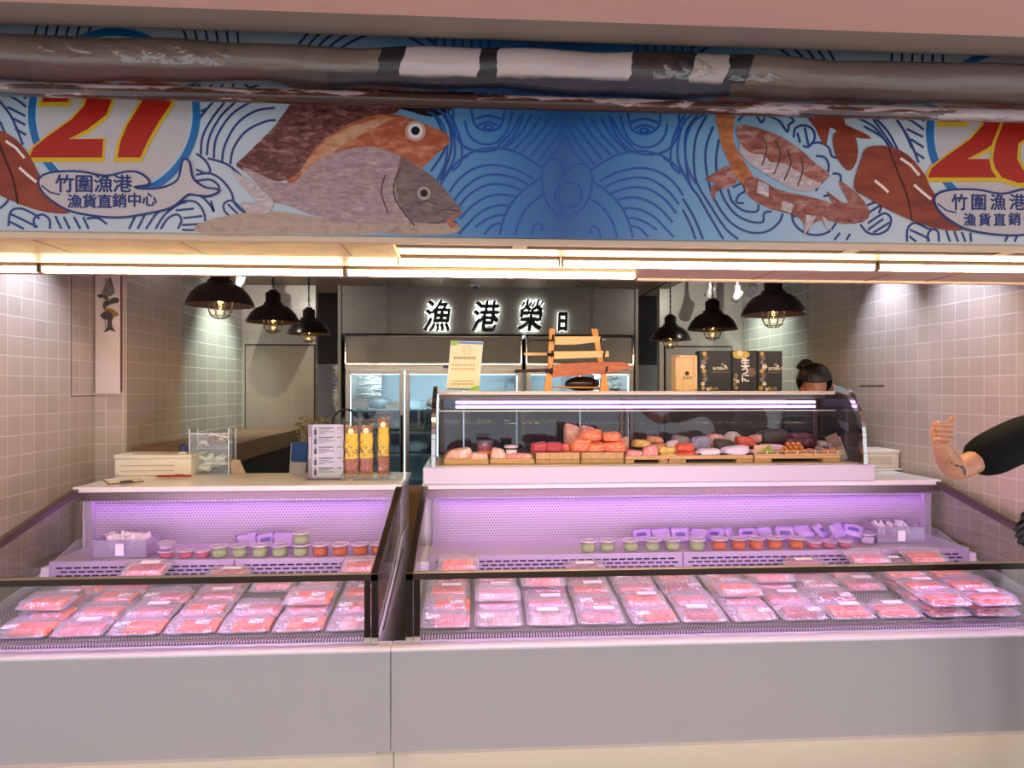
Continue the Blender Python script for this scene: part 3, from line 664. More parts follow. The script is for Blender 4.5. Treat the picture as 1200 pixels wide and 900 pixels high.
# ------------------------------------------------------------------ rolled awning in front of the banner
ym, nt, b = newmat('rolled_tarp'); setp(b, '#6b5a50', .2, coat=.35)
tc = nt.nodes.new('ShaderNodeTexCoord'); s3 = nt.nodes.new('ShaderNodeSeparateXYZ'); nt.links.new(tc.outputs['Object'], s3.inputs[0])
AY = 2.03
fx = lambda px: xat(px, AY)
def rampx(stops):
    a, c = fx(-250), fx(1450)
    q = nt.nodes.new('ShaderNodeMapRange'); q.inputs[1].default_value = a; q.inputs[2].default_value = c
    wv = noise(nt, texco(nt, 'Object', (3, 8, 8)), 2, 2)
    ad = nt.nodes.new('ShaderNodeMath'); ad.operation = 'MULTIPLY_ADD'; ad.inputs[1].default_value = .05; nt.links.new(wv, ad.inputs[0])
    sl = nt.nodes.new('ShaderNodeMath'); sl.operation = 'MULTIPLY_ADD'; sl.inputs[1].default_value = -.22; nt.links.new(s3.outputs[2], sl.inputs[0]); nt.links.new(s3.outputs[0], sl.inputs[2])
    nt.links.new(sl.outputs[0], ad.inputs[2]); nt.links.new(ad.outputs[0], q.inputs[0])
    return ramp(nt, q.outputs[0], [((fx(p) - a) / (c - a), k) for p, k in stops], 'CONSTANT')
zr = 2.580
seq = [(-250, '#64564c'), (372, '#6c5f54'), (452, '#15151a'), (478, '#b3a6a3'), (566, '#131417'), (590, '#b5a8a5'), (742, '#2f2422'), (784, '#16161a'), (808, '#9c8f8a'), (848, '#121115'), (874, '#68594f'), (1000, '#64564c')]
sh = .22 * zr + .025
top = rampx([(p, c) for p, c in seq])
# printed dark band round the underside of the roll
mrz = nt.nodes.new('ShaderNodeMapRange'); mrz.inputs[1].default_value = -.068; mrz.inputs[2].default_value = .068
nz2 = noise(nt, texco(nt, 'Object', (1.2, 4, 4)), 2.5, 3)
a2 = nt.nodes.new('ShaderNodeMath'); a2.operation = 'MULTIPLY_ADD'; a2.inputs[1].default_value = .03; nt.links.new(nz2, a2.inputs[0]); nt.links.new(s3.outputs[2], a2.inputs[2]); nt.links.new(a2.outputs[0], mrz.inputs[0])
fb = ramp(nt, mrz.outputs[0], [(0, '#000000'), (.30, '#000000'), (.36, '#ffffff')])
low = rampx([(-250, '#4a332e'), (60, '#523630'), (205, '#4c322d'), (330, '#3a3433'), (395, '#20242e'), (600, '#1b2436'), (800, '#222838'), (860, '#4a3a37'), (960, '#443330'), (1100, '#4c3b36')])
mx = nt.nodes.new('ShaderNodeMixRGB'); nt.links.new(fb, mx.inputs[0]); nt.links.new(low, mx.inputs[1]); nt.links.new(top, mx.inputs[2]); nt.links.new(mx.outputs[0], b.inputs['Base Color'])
bump(nt, b, noise(nt, texco(nt, 'Object', (1.5, 6, 6)), 5, 4, .6, 1.2), .25, .02)
aw = thing('rolled_awning', 'rolled up glossy tarpaulin awning wrapped in clear film across the banner', 'awning', (0, AY, zr))
rm = MB()
nseg = 120
def rollpt(u, v):
    x = -2.9 + 6.0 * u; a = 2 * math.pi * v
    wob = .004 * math.sin(x * 3.1) + .003 * math.sin(x * 7.7 + 2 * math.sin(a)) + .003 * math.sin(x * 17 + a * 2) * (1 if abs(x) < 1.2 else .3)
    r = .066 + wob + .004 * math.cos(2 * a + x)
    return (x, r * math.cos(a), r * math.sin(a) * 1.0)
rm.grid(rollpt, nseg, 24)
rm.build('roll', ym, aw)
MB().tube([(-2.95, 0, 0), (3.15, 0, 0)], .02, 10).build('core_tube', STEELD, aw)
FILMG = clear('crumpled_film', '#f6f4f2', .08, .10, .0, wob=1.0)
# crumpled highlights on clear film
for (a, c) in ((-1.3, -.65), (.55, .95)):
    fm = MB(); fm.grid(lambda u, v: (a + (c - a) * u, -(.068 + .005 * math.sin(u * 40 + v * 9) * math.sin(v * 3.1)) * math.cos(-.5 + v * 1.3), (.068 + .005 * math.sin(u * 31 + v * 7)) * math.sin(-.5 + v * 1.3)), 40, 8)
    fm.build('clear_film', FILMG, aw)
pm_, nt, b = newmat('peeling_pipe_paint'); setp(b, '#7a4a34', .35)
f0 = noise(nt, texco(nt, 'Object', (1.6, 6, 10)), 4, 6, .62, .4)
sz = nt.nodes.new('ShaderNodeSeparateXYZ'); nt.links.new(texco(nt), sz.inputs[0])
ab = nt.nodes.new('ShaderNodeMath'); ab.operation = 'ABSOLUTE'; nt.links.new(sz.outputs[0], ab.inputs[0])
k1 = nt.nodes.new('ShaderNodeMath'); k1.operation = 'MULTIPLY_ADD'; k1.inputs[1].default_value = .12; k1.inputs[2].default_value = -.16; nt.links.new(ab.outputs[0], k1.inputs[0])
k2 = nt.nodes.new('ShaderNodeMath'); k2.operation = 'MULTIPLY_ADD'; k2.inputs[1].default_value = 5.5; nt.links.new(sz.outputs[2], k2.inputs[0]); nt.links.new(k1.outputs[0], k2.inputs[2])
k3 = nt.nodes.new('ShaderNodeMath'); k3.operation = 'ADD'; nt.links.new(k2.outputs[0], k3.inputs[0]); nt.links.new(f0, k3.inputs[1])
f = k3.outputs[0]
c = ramp(nt, f, [(.38, '#351d14'), (.46, '#5e3424'), (.50, '#9a8a8a'), (.62, '#a99c9f')]); nt.links.new(c, b.inputs['Base Color']); nt.links.new(ramp(nt, f, [(.4, '#222222'), (.6, '#888888')]), b.inputs['Roughness'])
rail = thing('awning_pipe', 'rusty pipe with peeling white paint below the rolled awning', 'pipe', (0, AY, 2.487))
MB().tube([(-2.95, 0, 0), (3.15, 0, 0)], .021, 16).build('pipe', pm_, rail)
mm = MB()
for x in (-2.85, 3.05): mm.tube([(x, 0, .0), (x, .06, .0), (x, .13, .0)], .008, 6)
mm.build('brackets', STEELD, rail)
# ------------------------------------------------------------------ refrigerated counters
YF, YG, YW = 2.64, 2.70, 3.57        # front panel, glass front, worktop front
ZP0, ZL, ZRL, ZW = .156, .565, .855, 1.085
YD0, YD1, ZD0, ZD1 = 2.765, 3.29, .578, .655    # sloping deck
ZSH, YBK = .768, 3.62               # raised shelf, back panel
DSL = math.atan2(ZD1 - ZD0, YD1 - YD0)
def deckz(y): return ZD0 + (y - YD0) * math.tan(DSL)
PEG = grid_dots('punched_back_panel', 'XZ', '#bdb0c6', '#8f7f9a', .0165, .28, .35)
MESHD = grid_dots('deck_mesh', 'XY', '#a9ada2', '#38413a', .013, .36, .4, True)
lav = plain('pale_shelf_enamel', '#ab9fb4', .3)
comb, nt, b = newmat('comb_grille'); setp(b, '#b8b4b0', .35, .6)
wv = nt.nodes.new('ShaderNodeTexWave'); wv.wave_type = 'BANDS'; wv.bands_direction = 'X'; wv.inputs['Scale'].default_value = 26
tc = nt.nodes.new('ShaderNodeTexCoord'); nt.links.new(tc.outputs['Object'], wv.inputs['Vector'])
nt.links.new(ramp(nt, wv.outputs['Fac'], [(.3, '#3a363c'), (.6, '#c9c2c6')]), b.inputs['Base Color'])
gask = plain('black_gasket', '#101010', .5)
LED = glow('violet_led_strip', '#cb72f0', 6.6); LED2 = glow('violet_rail_led', '#e2a6f8', 24.0)
LEDW = glow('warm_kick_led', '#ffd9a0', 2.3)
def counter(xa, xb, label, wall_side, riser_split, fa, fb):
    t = thing('refrigerated_counter', label, 'display counter', ((xa + xb) / 2, YF, 0), 'refrigerated fish counters')
    ox, oy = (xa + xb) / 2, YF
    def bx(mb, x0, x1, y0, y1, z0, z1, **k): return mb.box(x0 - ox, x1 - ox, y0 - oy, y1 - oy, z0, z1, **k)
    L = lambda pts: [(y - oy, z) for y, z in pts]
    # body shell
    m = MB()
    m.prism(L([(2.66, .17), (2.66, ZL - .03), (YD0, ZD0 - .03), (YD1, ZD1 - .03), (YD1 + .01, ZSH - .03), (YBK + .02, ZSH - .03), (YBK + .02, 1.04), (4.10, 1.04), (4.10, FLZ), (2.9, FLZ)]), 'X', xa + .012 - ox, xb - .012 - ox)
    m.build('body', PWHITE, t)
    bx(MB(), fa + .001, fb - .001, YF, YF + .018, ZP0, ZL - .004, bev=.002).build('front_panel', GREYP, t)
    bx(MB(), fa, fb, YF - .004, YG + .03, ZL - .012, ZL, bev=.003).build('front_lip', PWHITE, t)
    bx(MB(), fa + .001, fb - .001, 2.74, 2.76, FLZ, ZP0 + .02).build('kick_board', KICK, t)
    m = bx(MB(), xa + .03, xb - .03, 2.672, 2.69, ZP0 - .004, ZP0 + .012); m.build('kick_light', LEDW, t)
    # sloping deck: steel mesh and comb grille
    m = MB(); m.prism(L([(YD0, ZD0 - .006), (YD0, ZD0), (YD1, ZD1), (YD1, ZD1 - .006)]), 'X', xa + .03 - ox, xb - .03 - ox); m.build('deck', MESHD, t)
    bx(MB(), xa + .03, xb - .03, YG + .028, YD0 - .004, ZL, ZL + .012, bev=.002).build('air_grille', comb, t)
    # riser with slots
    m = MB(); m.prism(L([(YD1 - .004, ZD1 - .01), (YD1 + .002, ZSH), (YBK + .01, ZSH), (YBK + .01, ZSH - .012), (YD1 + .012, ZSH - .012), (YD1 + .008, ZD1 - .01)]), 'X', xa + .055 - ox, xb - .055 - ox)
    m.build('raised_shelf', lav, t)
    m = MB(); x = xa + .09; k = 0
    while x < xb - .12:
        for r in range(3):
            xx = x + (.02 if r == 1 else 0)
            if all(abs(xx + .015 - c) > .04 for c in riser_split): bx(m, xx, xx + .031, YD1 - .0035, YD1 + .003, .735 - r * .019, .7415 - r * .019)
        x += .042
    m.build('air_slots', DARKHOLE, t)
    m = MB()
    for c in riser_split: bx(m, c, c + .003, YD1 - .004, YD1 + .003, ZD1, ZSH - .002)
    m.build('riser_joint', plain('joint_grey', '#5d5562', .6), t)
    # punched back panel with frame
    bx(MB(), xa + .09, xb - .09, YBK - .002, YBK + .004, ZSH, 1.02).build('back_panel', PEG, t)
    m = MB()
    for a, c in ((xa + .055, xa + .092), (xb - .092, xb - .055)): bx(m, a, c, YBK - .03, YBK, ZSH, 1.03, bev=.002)
    bx(m, xa + .055, xb - .055, YBK - .016, YBK, 1.0, 1.03, bev=.002)
    m.build('back_frame', lav, t)
    # top: white slab, steel edge, comb and lamp below
    bx(MB(), xa, xb, YW, 4.12, 1.057, ZW, bev=.003).build('worktop', QUARTZ, t)
    bx(MB(), xa + .004, xb - .004, YW + .004, YW + .014, 1.0155, 1.057, bev=.002).build('steel_edge', STEEL, t)
    bx(MB(), xa + .03, xb - .03, YW + .005, YW + .015, 1.008, 1.0155).build('honeycomb_outlet', comb, t)
    m = bx(MB(), xa + .06, xb - .06, YW + .017, YW + .027, 1.018, 1.034); m.build('lamp_strip', LED, t)
    bx(MB(), xa + .06, xb - .06, YG + .016, YG + .024, ZRL - .034, ZRL - .024).build('rail_lamp', LED2, t)
    # front glass and rails
    bx(MB(), xa + .012, xb - .012, YG - .003, YG + .003, ZL, ZRL - .02).build('front_glass', GLASS, t)
    bx(MB(), xa, xb, YG - .016, YG + .014, ZRL - .026, ZRL, bev=.002).build('front_rail', plain('rail_steel', '#b5a898', .3, .8), t)
    bx(MB(), xa + .001, xb - .001, YG - .018, YG - .0155, ZRL - .028, ZRL - .003).build('rail_face', plain('bronze_face', '#3a2d24', .3, .6), t)  # front side coloured dark for the reflection the rail would carry
    for s, (e, inn) in enumerate(((xa, 1), (xb, -1))):
        q = MB(); q.prism(L([(YG, ZL), (YG, ZRL - .01), (YW, 1.05), (YBK, 1.05), (YBK, ZL)]), 'X', e + inn * .010 - ox, e + inn * .015 - ox)
        q.build('side_glass', GLASS, t)
        q = MB(); a, c = sorted((e, e + inn * .032))
        q.prism(L([(YG - .018, ZRL), (YG - .018, ZRL - .03), (YW + .02, 1.045), (YW + .02, 1.078), (YW - .02, 1.074)]), 'X', a - ox, c - ox, bev=.002)
        q.build('side_rail', STEEL, t)
        q = MB()
        a, c = sorted((e + inn * .003, e + inn * .029)); bx(q, a, c, YG - .014, YG + .012, ZL + .03, ZRL - .028, bev=.001)
        a, c = sorted((e + inn * .033, e + inn * .058)); bx(q, a, c, YG - .010, YG - .003, ZL + .03, ZRL - .028, bev=.001)
        q.build('corner_post', plain('bronze_post', '#2a211b', .25, .7), t)
        q = MB()
        a, c = sorted((e + inn * .001, e + inn * .031)); bx(q, a, c, YG - .016, YG + .014, ZL, ZL + .03, bev=.001)
        a, c = sorted((e + inn * .032, e + inn * .060)); bx(q, a, c, YG - .012, YG - .002, ZL, ZL + .03, bev=.001)
        q.build('post_foot', MIRROR, t)
        q = MB(); a, c = sorted((e, e + inn * .006))
        q.prism(L([(YG + .02, ZL), (YBK + .4, ZL), (YBK + .4, .80), (YBK - .02, .80), (YD1, .70), (YG + .02, ZL + .025)]), 'X', a - ox, c - ox); q.build('end_panel', PWHITE, t)
        q = MB(); a, c = sorted((e - inn * .004, e))
        q.prism(L([(YG + .10, ZL + .015), (YG + .12, ZL + .012), (YBK - .02, ZL + .165), (YBK - .04, ZL + .172)]), 'X', a - ox, c - ox); q.build('end_gasket', gask, t)
    return t
XA0, XA1, XB0, XB1 = -2.085, -.376, -.268, 2.66
cl = counter(XA0, XA1, 'left refrigerated fish counter with a clear acrylic box and menu on its white top', -1, [-1.16], XA0, -.3225)
cr = counter(XB0, XB1, 'right long refrigerated fish counter carrying the curved glass sushi case', 1, [xat(800, YD1)], -.3215, XB1)
GLASSC = clear('curved_glass', '#f6f8f7', .0, .01, 0, ior=1.17)

# ------------------------------------------------------------------ curved sushi case on the right worktop
SX0, SX1 = -.262, 2.262
GX0, GX1 = -.215, 2.20
sc_t = thing('sushi_case', 'curved glass sushi showcase on a white base above the right counter', 'showcase', ((SX0 + SX1) / 2, YW, ZW))
ox, oy, oz = (SX0 + SX1) / 2, YW, ZW
b3 = lambda m, x0, x1, y0, y1, z0, z1, **k: m.box(x0 - ox, x1 - ox, y0 - oy, y1 - oy, z0 - oz, z1 - oz, **k)
b3(MB(), SX0, SX1, YW - .012, 4.16, ZW, 1.178, bev=.004).build('base', WHITE, sc_t)
b3(MB(), GX0, GX1, YW + .012, 4.05, 1.178, 1.184).build('floor_plate', plain('floor_plate', '#cbb9a6', .35), sc_t)
curve = []
for i in range(17):
    a = i / 16 * math.pi / 2
    curve.append((3.83 - .255 * math.cos(a) ** .8 if a < 1.57 else 3.83, 1.30 + .285 * math.sin(a)))
curve = [(3.566, 1.18), (3.568, 1.24)] + curve
def curvept(u):
    f = u * (len(curve) - 1); i = min(int(f), len(curve) - 2); t_ = f - i
    return (curve[i][0] * (1 - t_) + curve[i + 1][0] * t_, curve[i][1] * (1 - t_) + curve[i + 1][1] * t_)
def gl(u, v):
    y, z = curvept(v); return (GX0 + .02 + (GX1 - GX0 - .04) * u - ox, y - oy, z - oz)
MB().grid(gl, 4, 26).build('curved_glass', GLASSC, sc_t)
off = [(y + .03, z - .012) for y, z in curve]
for e, inn in ((GX0, 1), (GX1, -1)):
    a, c = sorted((e, e + inn * .022))
    poly = curve + [(3.86, 1.585)] + [(min(y + .038, 3.86), max(1.18, z - .03)) for y, z in curve[::-1]]
    m = MB()
    for i in range(len(curve) - 1):
        (y0, z0), (y1, z1) = curve[i], curve[i + 1]
        n = Vector((z1 - z0, -(y1 - y0))).normalized() * -.036
        m.prism([(y0 - oy, z0 - oz), (y1 - oy, z1 - oz), (y1 + n.x - oy, z1 + n.y - oz), (y0 + n.x - oy, z0 + n.y - oz)], 'X', a - ox, c - ox)
    m.build('end_frame', MIRROR, sc_t)
    m = MB(); a2, c2 = sorted((e + inn * .004, e + inn * .010))
    m.prism([(y - oy, z - oz) for y, z in curve + [(4.05, 1.585), (4.05, 1.18)]], 'X', a2 - ox, c2 - ox); m.build('end_glass', GLASSD, sc_t)
    m = MB(); e2 = e - inn * .004
    a3, c3 = sorted((e2, e))
    for i in range(len(curve) - 1):
        (y0, z0), (y1, z1) = curve[i], curve[i + 1]
        n = Vector((z1 - z0, -(y1 - y0))).normalized() * -.012
        m.prism([(y0 - oy, z0 - oz), (y1 - oy, z1 - oz), (y1 + n.x - oy, z1 + n.y - oz), (y0 + n.x - oy, z0 + n.y - oz)], 'X', a3 - ox, c3 - ox)
    m.build('end_edge', GLASSE if inn < 0 else BLACK, sc_t)
b3(MB(), GX0, GX1 - .02, 3.82, 4.07, 1.567, 1.588, bev=.003).build('top_slab', plain('cream_slab', '#fbf2dd', .3), sc_t)
b3(MB(), GX0 + .03, GX1 - .06, 3.86, 3.90, 1.54, 1.566, bev=.002).build('lamp_housing', STEEL, sc_t)
b3(MB(), GX0 + .02, GX1 - .03, 3.80, 3.806, 1.470, 1.476).build('glass_joint_trim', plain('bright_trim', '#f0e6d4', .2, .4), sc_t)  # thin bright strip below the lamp tubes
m = MB()
xl0, xl1 = xat(534, 3.86), xat(955, 3.86)
for z in (1.522, 1.495): m.tube([(xl0 - ox, 3.86 - oy, z - oz), (xl1 - ox, 3.86 - oy, z - oz)], .0075, 8)
m.build('lamp_tubes', glow('case_tube', '#dba8fa', 1.5), sc_t)
m = MB()
b3(m, GX0 + .02, GX1 - .02, 4.03, 4.06, 1.18, 1.215, bev=.002); b3(m, GX0 + .02, GX1 - .02, 4.03, 4.06, 1.54, 1.568, bev=.002)
for x in (GX0 + .02, .92, .98, GX1 - .04): b3(m, x, x + .025, 4.03, 4.06, 1.2, 1.56, bev=.002)
m.build('rear_frame', plain('bronze_frame', '#6a5a55', .3, .6), sc_t)
b3(MB(), GX0 + .03, GX1 - .03, 4.042, 4.046, 1.2, 1.56).build('rear_glass', GLASSD, sc_t)
x = xat(738, 3.9)
b3(MB(), x, x + .012, 3.988, 4.0, 1.184, 1.56).build('middle_support', plain('bronze_frame', '#6a5a55', .3, .6), sc_t)
# ------------------------------------------------------------------ trays in the counters
def slicemat(name, c1, c2, st=(3, 1, 1), sc_=60, rough=.3):
    m, nt, b = newmat(name); setp(b, c1, rough, coat=.3)
    f = noise(nt, texco(nt, 'Object', st), sc_, 2, .5, 1.5)
    nt.links.new(ramp(nt, f, [(.42, c1), (.6, c2)]), b.inputs['Base Color']); return m
SAL = slicemat('salmon_flesh', '#fb4a14', '#ff9c62', (1, .25, 1), 70)
SALP = slicemat('salmon_fillet_flesh', '#f2502c', '#fb9a78', (.3, 1, 1), 60)
TUN = slicemat('tuna_flesh', '#b3202a', '#cf4450', (1, .4, 1), 40)
PNK = slicemat('pink_flesh', '#ee646e', '#f6a4a6', (1, .4, 1), 45)
PAL = slicemat('pale_flesh', '#eeb7a6', '#f7dccf', (1, .4, 1), 40)
YEL = slicemat('yellow_flesh', '#e0b345', '#f0d37d', (1, .6, 1), 40)
RAD = plain('shredded_radish', '#eae6ea', .5)
LEAF = plain('green_leaf', '#4f8a3a', .5)
TRAYB = clear('tray_plastic', '#f6f0f8', .04, .10, .42, '#f6f0f6')
STK = plain('label_paper', '#efe9ee', .5, nz=.0)
stk_p, nt, b = newmat('patterned_label'); setp(b, '#efe9ee', .4)
f = noise(nt, texco(nt, 'Object', (1, 1, 1)), 70, 2)
nt.links.new(ramp(nt, f, [(.52, '#f1ebef'), (.56, '#57733f'), (.62, '#a03a4a'), (.66, '#f1ebef')], 'CONSTANT'), b.inputs['Base Color'])
TW, TD, TH_ = .200, .129, .044
def tray_base(w=TW, d=TD, h=.016):
    m = MB()
    o = [(w / 2, d / 2, h), (w / 2 - .012, d / 2 - .012, .001)]
    def rect(a, b_, z, r=.014):
        p = []
        for cx, cy_, s in ((a - r, b_ - r, 0), (-a + r, b_ - r, 1), (-a + r, -b_ + r, 2), (a - r, -b_ + r, 3)):
            for k in range(4):
                an = math.pi / 2 * (s + k / 3); p.append((cx + r * math.cos(an), cy_ + r * math.sin(an), z))
        return p
    rings = [rect(w / 2 + .003, d / 2 + .003, h - .001), rect(w / 2 - .002, d / 2 - .002, h), rect(w / 2 - .012, d / 2 - .012, .002), ]
    vs = [[m.bm.verts.new(p) for p in r] for r in rings]
    n = len(vs[0])
    for A, B in zip(vs, vs[1:]):
        for k in range(n): m._f((A[k], A[(k + 1) % n], B[(k + 1) % n], B[k]))
    m._f(vs[-1])
    return m.mesh('tray_base', TRAYB)
def tray_lid(w=TW, d=TD, h0=.016, h1=TH_):
    m = MB()
    def rect(a, b_, z, r=.014):
        p = []
        for cx, cy_, s in ((a - r, b_ - r, 0), (-a + r, b_ - r, 1), (-a + r, -b_ + r, 2), (a - r, -b_ + r, 3)):
            for k in range(4):
                an = math.pi / 2 * (s + k / 3); p.append((cx + r * math.cos(an), cy_ + r * math.sin(an), z))
        return p
    rings = [rect(w / 2 + .004, d / 2 + .004, h0), rect(w / 2 - .003, d / 2 - .003, h0 + .001), rect(w / 2 - .010, d / 2 - .010, h1 - .005), rect(w / 2 - .014, d / 2 - .014, h1), rect(w / 2 - .022, d / 2 - .022, h1 - .0005), rect(w / 2 - .024, d / 2 - .024, h1 - .003)]
    vs = [[m.bm.verts.new(p) for p in r] for r in rings]; n = len(vs[0])
    for A, B in zip(vs, vs[1:]):
        for k in range(n): m._f((A[k], A[(k + 1) % n], B[(k + 1) % n], B[k]), True)
    m._f(vs[-1])
    return m.mesh('lid', PLID)
def slices(n, w, d, h, mat, rows=1, tilt=.5, name='fish_slices'):
    m = MB()
    for r in range(rows):
        yy = (r - (rows - 1) / 2) * d * 1.02
        for k in range(n):
            x = -w / 2 + w * (k + .5) / n
            m.box(-.5 * w / n * 1.5, .5 * w / n * 1.5, -d / 2, d / 2, -h * .42, h * .42,
                  M=Mx((x, yy + R.uniform(-.003, .003), .005 + h * .75), (R.uniform(-.08, .08), tilt + R.uniform(-.1, .1), R.uniform(-.12, .12))), bev=.0035, seg=2)
    return m.mesh(name, mat)
def fillet_mesh(w, d, h, mat, n=1, name='fillet'):
    m = MB()
    for k in range(n):
        y0 = (k - (n - 1) / 2) * d / n
        def fn(u, v):
            a = 2 * math.pi * v; x = (u - .5) * w; k2 = (1 - abs(2 * u - 1) ** 4) ** .5
            rr = .5 + .5 * k2
            return (x + .004 * math.sin(a * 3 + u * 9), y0 + math.cos(a) * d / n / 2 * rr * .96, .006 + h / 2 + math.sin(a) * h / 2 * rr + .002 * math.sin(u * 26 + k))
        m.grid(fn, 14, 12); 
    return m.mesh(name, mat)
def garnish():
    m = MB()
    for k in range(22):
        a = R.uniform(0, 6.28); x, y = R.uniform(-.085, -.02), R.uniform(-.04, .045)
        m.tube([(x, y, .006 + R.uniform(0, .012)), (x + .016 * math.cos(a), y + .016 * math.sin(a), .010 + R.uniform(0, .012))], .0016, 4)
    return m.mesh('shredded_radish', RAD)
def leafmesh():
    m = MB()
    for sx_ in (-1, 1):
        m.grid(lambda u, v: (.03 + .03 * u, .038 + sx_ * .011 * math.sin(math.pi * u) * v, .018 + .004 * math.sin(math.pi * u) + .003 * v), 6, 2)
    return m.mesh('leaf', LEAF)
TB, TL = tray_base(), tray_lid()
KINDS = {
    'salmon sashimi slices': [slices(10, .145, .092, .012, SAL)], 'thick red tuna slices': [slices(7, .135, .09, .013, TUN)],
    'pink fish slices': [slices(9, .15, .095, .010, PNK)], 'pale white fish slices': [slices(9, .145, .092, .010, PAL)],
    'salmon cubes': [slices(7, .145, .045, .018, SAL, 2, .15, 'fish_cubes')], 'salmon fillet pieces': [fillet_mesh(.165, .10, .020, SALP, 2)],
    'whole pink fillet': [fillet_mesh(.16, .095, .018, PNK, 1)], 'minced red tuna': [slices(10, .13, .03, .012, TUN, 3, .3, 'fish_pieces')],
}
LF, GN = leafmesh(), garnish()
stm = MB().box(-.028, .028, -.016, .016, 0, .0007).mesh('label', stk_p)
stw = MB().box(-.045, .045, -.014, .014, 0, .0007).mesh('label', STK)
smp = lambda: None
def make_tray(kind, extras):
    t = thing('fish_tray', 'tray', 'fish tray', (0, 0, 0))
    link('tray_base', TB, t); link('lid', TL, t)
    me = KINDS[kind][0]; dx = .028 if 'garnish' in extras else 0
    link('fish_fillet' if 'fillet' in kind else 'fish_slices', me, t, (dx, -.004, 0))
    if 'garnish' in extras: link('shredded_radish', GN, t); 
    if 'leaf' in extras: link('leaf', LF, t)
    if 'pattern' in extras: link('pattern_label', stm, t, (R.choice((-.05, .05)), -.030, TH_ + .0005))
    if 'white' in extras: link('paper_label', stw, t, (R.uniform(-.03, .03), .02, TH_ + .0005))
    return t
protos = {}
def place_tray(kind, extras, x, y, z, rz, label, grp, tilt=DSL):
    key = (kind, tuple(extras))
    rot = (tilt, 0, rz)
    if key not in protos:
        o = make_tray(kind, extras); protos[key] = o; o.location = (x, y, z); o.rotation_euler = rot; o['label'] = label; o['group'] = grp
    else: o = copy_tree(protos[key], None, label, (x, y, z), rot, grp)
    return o
rown = ['front row', 'second row', 'third row', 'back row']
ys = [2.845, 2.978, 3.111, 3.222]
planL = [  # by column from the middle of the shop to the wall, front row first
    ['pale white fish slices', 'salmon sashimi slices', 'salmon cubes', 'pink fish slices'],
    ['salmon sashimi slices', 'salmon cubes', 'salmon sashimi slices', 'pale white fish slices'],
    ['salmon sashimi slices', 'pink fish slices', None, 'whole pink fillet'],
    ['salmon sashimi slices', 'salmon cubes', 'pink fish slices', 'salmon sashimi slices'],
    ['salmon sashimi slices', 'whole pink fillet', 'pink fish slices', None],
    ['pink fish slices', 'salmon sashimi slices', 'salmon cubes', 'salmon sashimi slices'],
    ['salmon cubes', 'salmon sashimi slices', 'thick red tuna slices', 'salmon sashimi slices'],
]
planR = [
    ['pink fish slices', 'salmon cubes', 'salmon cubes', 'salmon sashimi slices'],
    ['pale white fish slices', 'whole pink fillet', 'whole pink fillet', 'pink fish slices'],
    ['pale white fish slices', 'whole pink fillet', 'pink fish slices', 'pale white fish slices'],
    ['whole pink fillet', 'minced red tuna', 'salmon sashimi slices', 'pink fish slices'],
    ['salmon sashimi slices', 'salmon cubes', 'whole pink fillet', 'thick red tuna slices'],
    ['minced red tuna', 'pink fish slices', 'thick red tuna slices', 'salmon sashimi slices'],
    ['pale white fish slices', 'salmon cubes', 'salmon sashimi slices', 'pink fish slices'],
    ['thick red tuna slices', 'pink fish slices', 'whole pink fillet', 'salmon fillet pieces'],
    ['salmon cubes', 'thick red tuna slices', 'pale white fish slices', 'salmon fillet pieces'],
    ['salmon fillet pieces', None, 'pink fish slices', 'whole pink fillet'],
    ['salmon fillet pieces', 'salmon fillet pieces', 'salmon fillet pieces', 'whole pink fillet'],
    ['salmon fillet pieces', 'salmon fillet pieces', 'salmon fillet pieces', 'salmon fillet pieces'],
]
EXT = [('garnish', 'leaf', 'pattern'), ('white',), ('garnish', 'pattern'), (), ('leaf', 'white'), ('pattern',)]
def tray_field(plan, xs, side, skipgap):
    n = len(plan)
    for c in range(n):
        col = c if side == 'right' else n - 1 - c        # counted from the left in the label
        for r in range(4):
            k = plan[c][r]
            if k is None: continue
            lvl = 2 if ((c * 7 + r * 3) % 5 == 0 and r > 0) or (side == 'right' and c >= 10) else 1
            for l in range(lvl):
                ex = EXT[(c * 5 + r * 2 + l) % 6] if 'fillet' not in k else ((), ('white',))[(c + r) % 2]
                if side == 'left' and r == 0 and 1 <= c <= 3: ex = ('garnish', 'leaf', 'pattern')
                x = xs[c] + R.uniform(-.004, .004); y = ys[r] + R.uniform(-.004, .004)
                z = deckz(y) + .001 + l * (TH_ + .003)
                pos = '' if lvl == 1 else (' under another' if l == 0 else ' stacked on top')
                lab = 'clear tray of %s%s, %s, %s from left, %s counter' % (k, pos, rown[r], ORD[col], side)
                place_tray(k, ex, x, y, z, R.uniform(-.05, .05), lab, 'fish trays in the %s counter' % side)
xsL = [-.502 - i * .2225 for i in range(7)]
xsR = [-.115 + (0.235 if i else 0) + max(0, i - 1) * .2225 for i in range(12)]
tray_field(planL, xsL, 'left', 0)
tray_field(planR, xsR, 'right', 0)
# trays leaning up against the slotted riser
def lean(px, kind, ex, label, grp, y=3.221, dz=.084, tilt=.30):
    place_tray(kind, ex, xat(px, y), y, deckz(y) + dz, R.uniform(-.06, .06), label, grp, tilt)
lean(172, 'pink fish slices', ('white',), 'tray of pink fish slices propped high near the packet basket in the left counter', 'fish trays in the left counter')
lean(425, 'pink fish slices', (), 'tray of pink slices propped below the orange roe cups in the left counter', 'fish trays in the left counter')
lean(537, 'salmon sashimi slices', (), 'tray of salmon slices propped against the riser at the left end, right counter', 'fish trays in the right counter')
lean(1016, 'whole pink fillet', (), 'tray of pink fillet propped below the pink cups in the right counter', 'fish trays in the right counter')
lean(1082, 'salmon fillet pieces', (), 'tray of salmon fillet propped below the packet basket in the right counter', 'fish trays in the right counter')

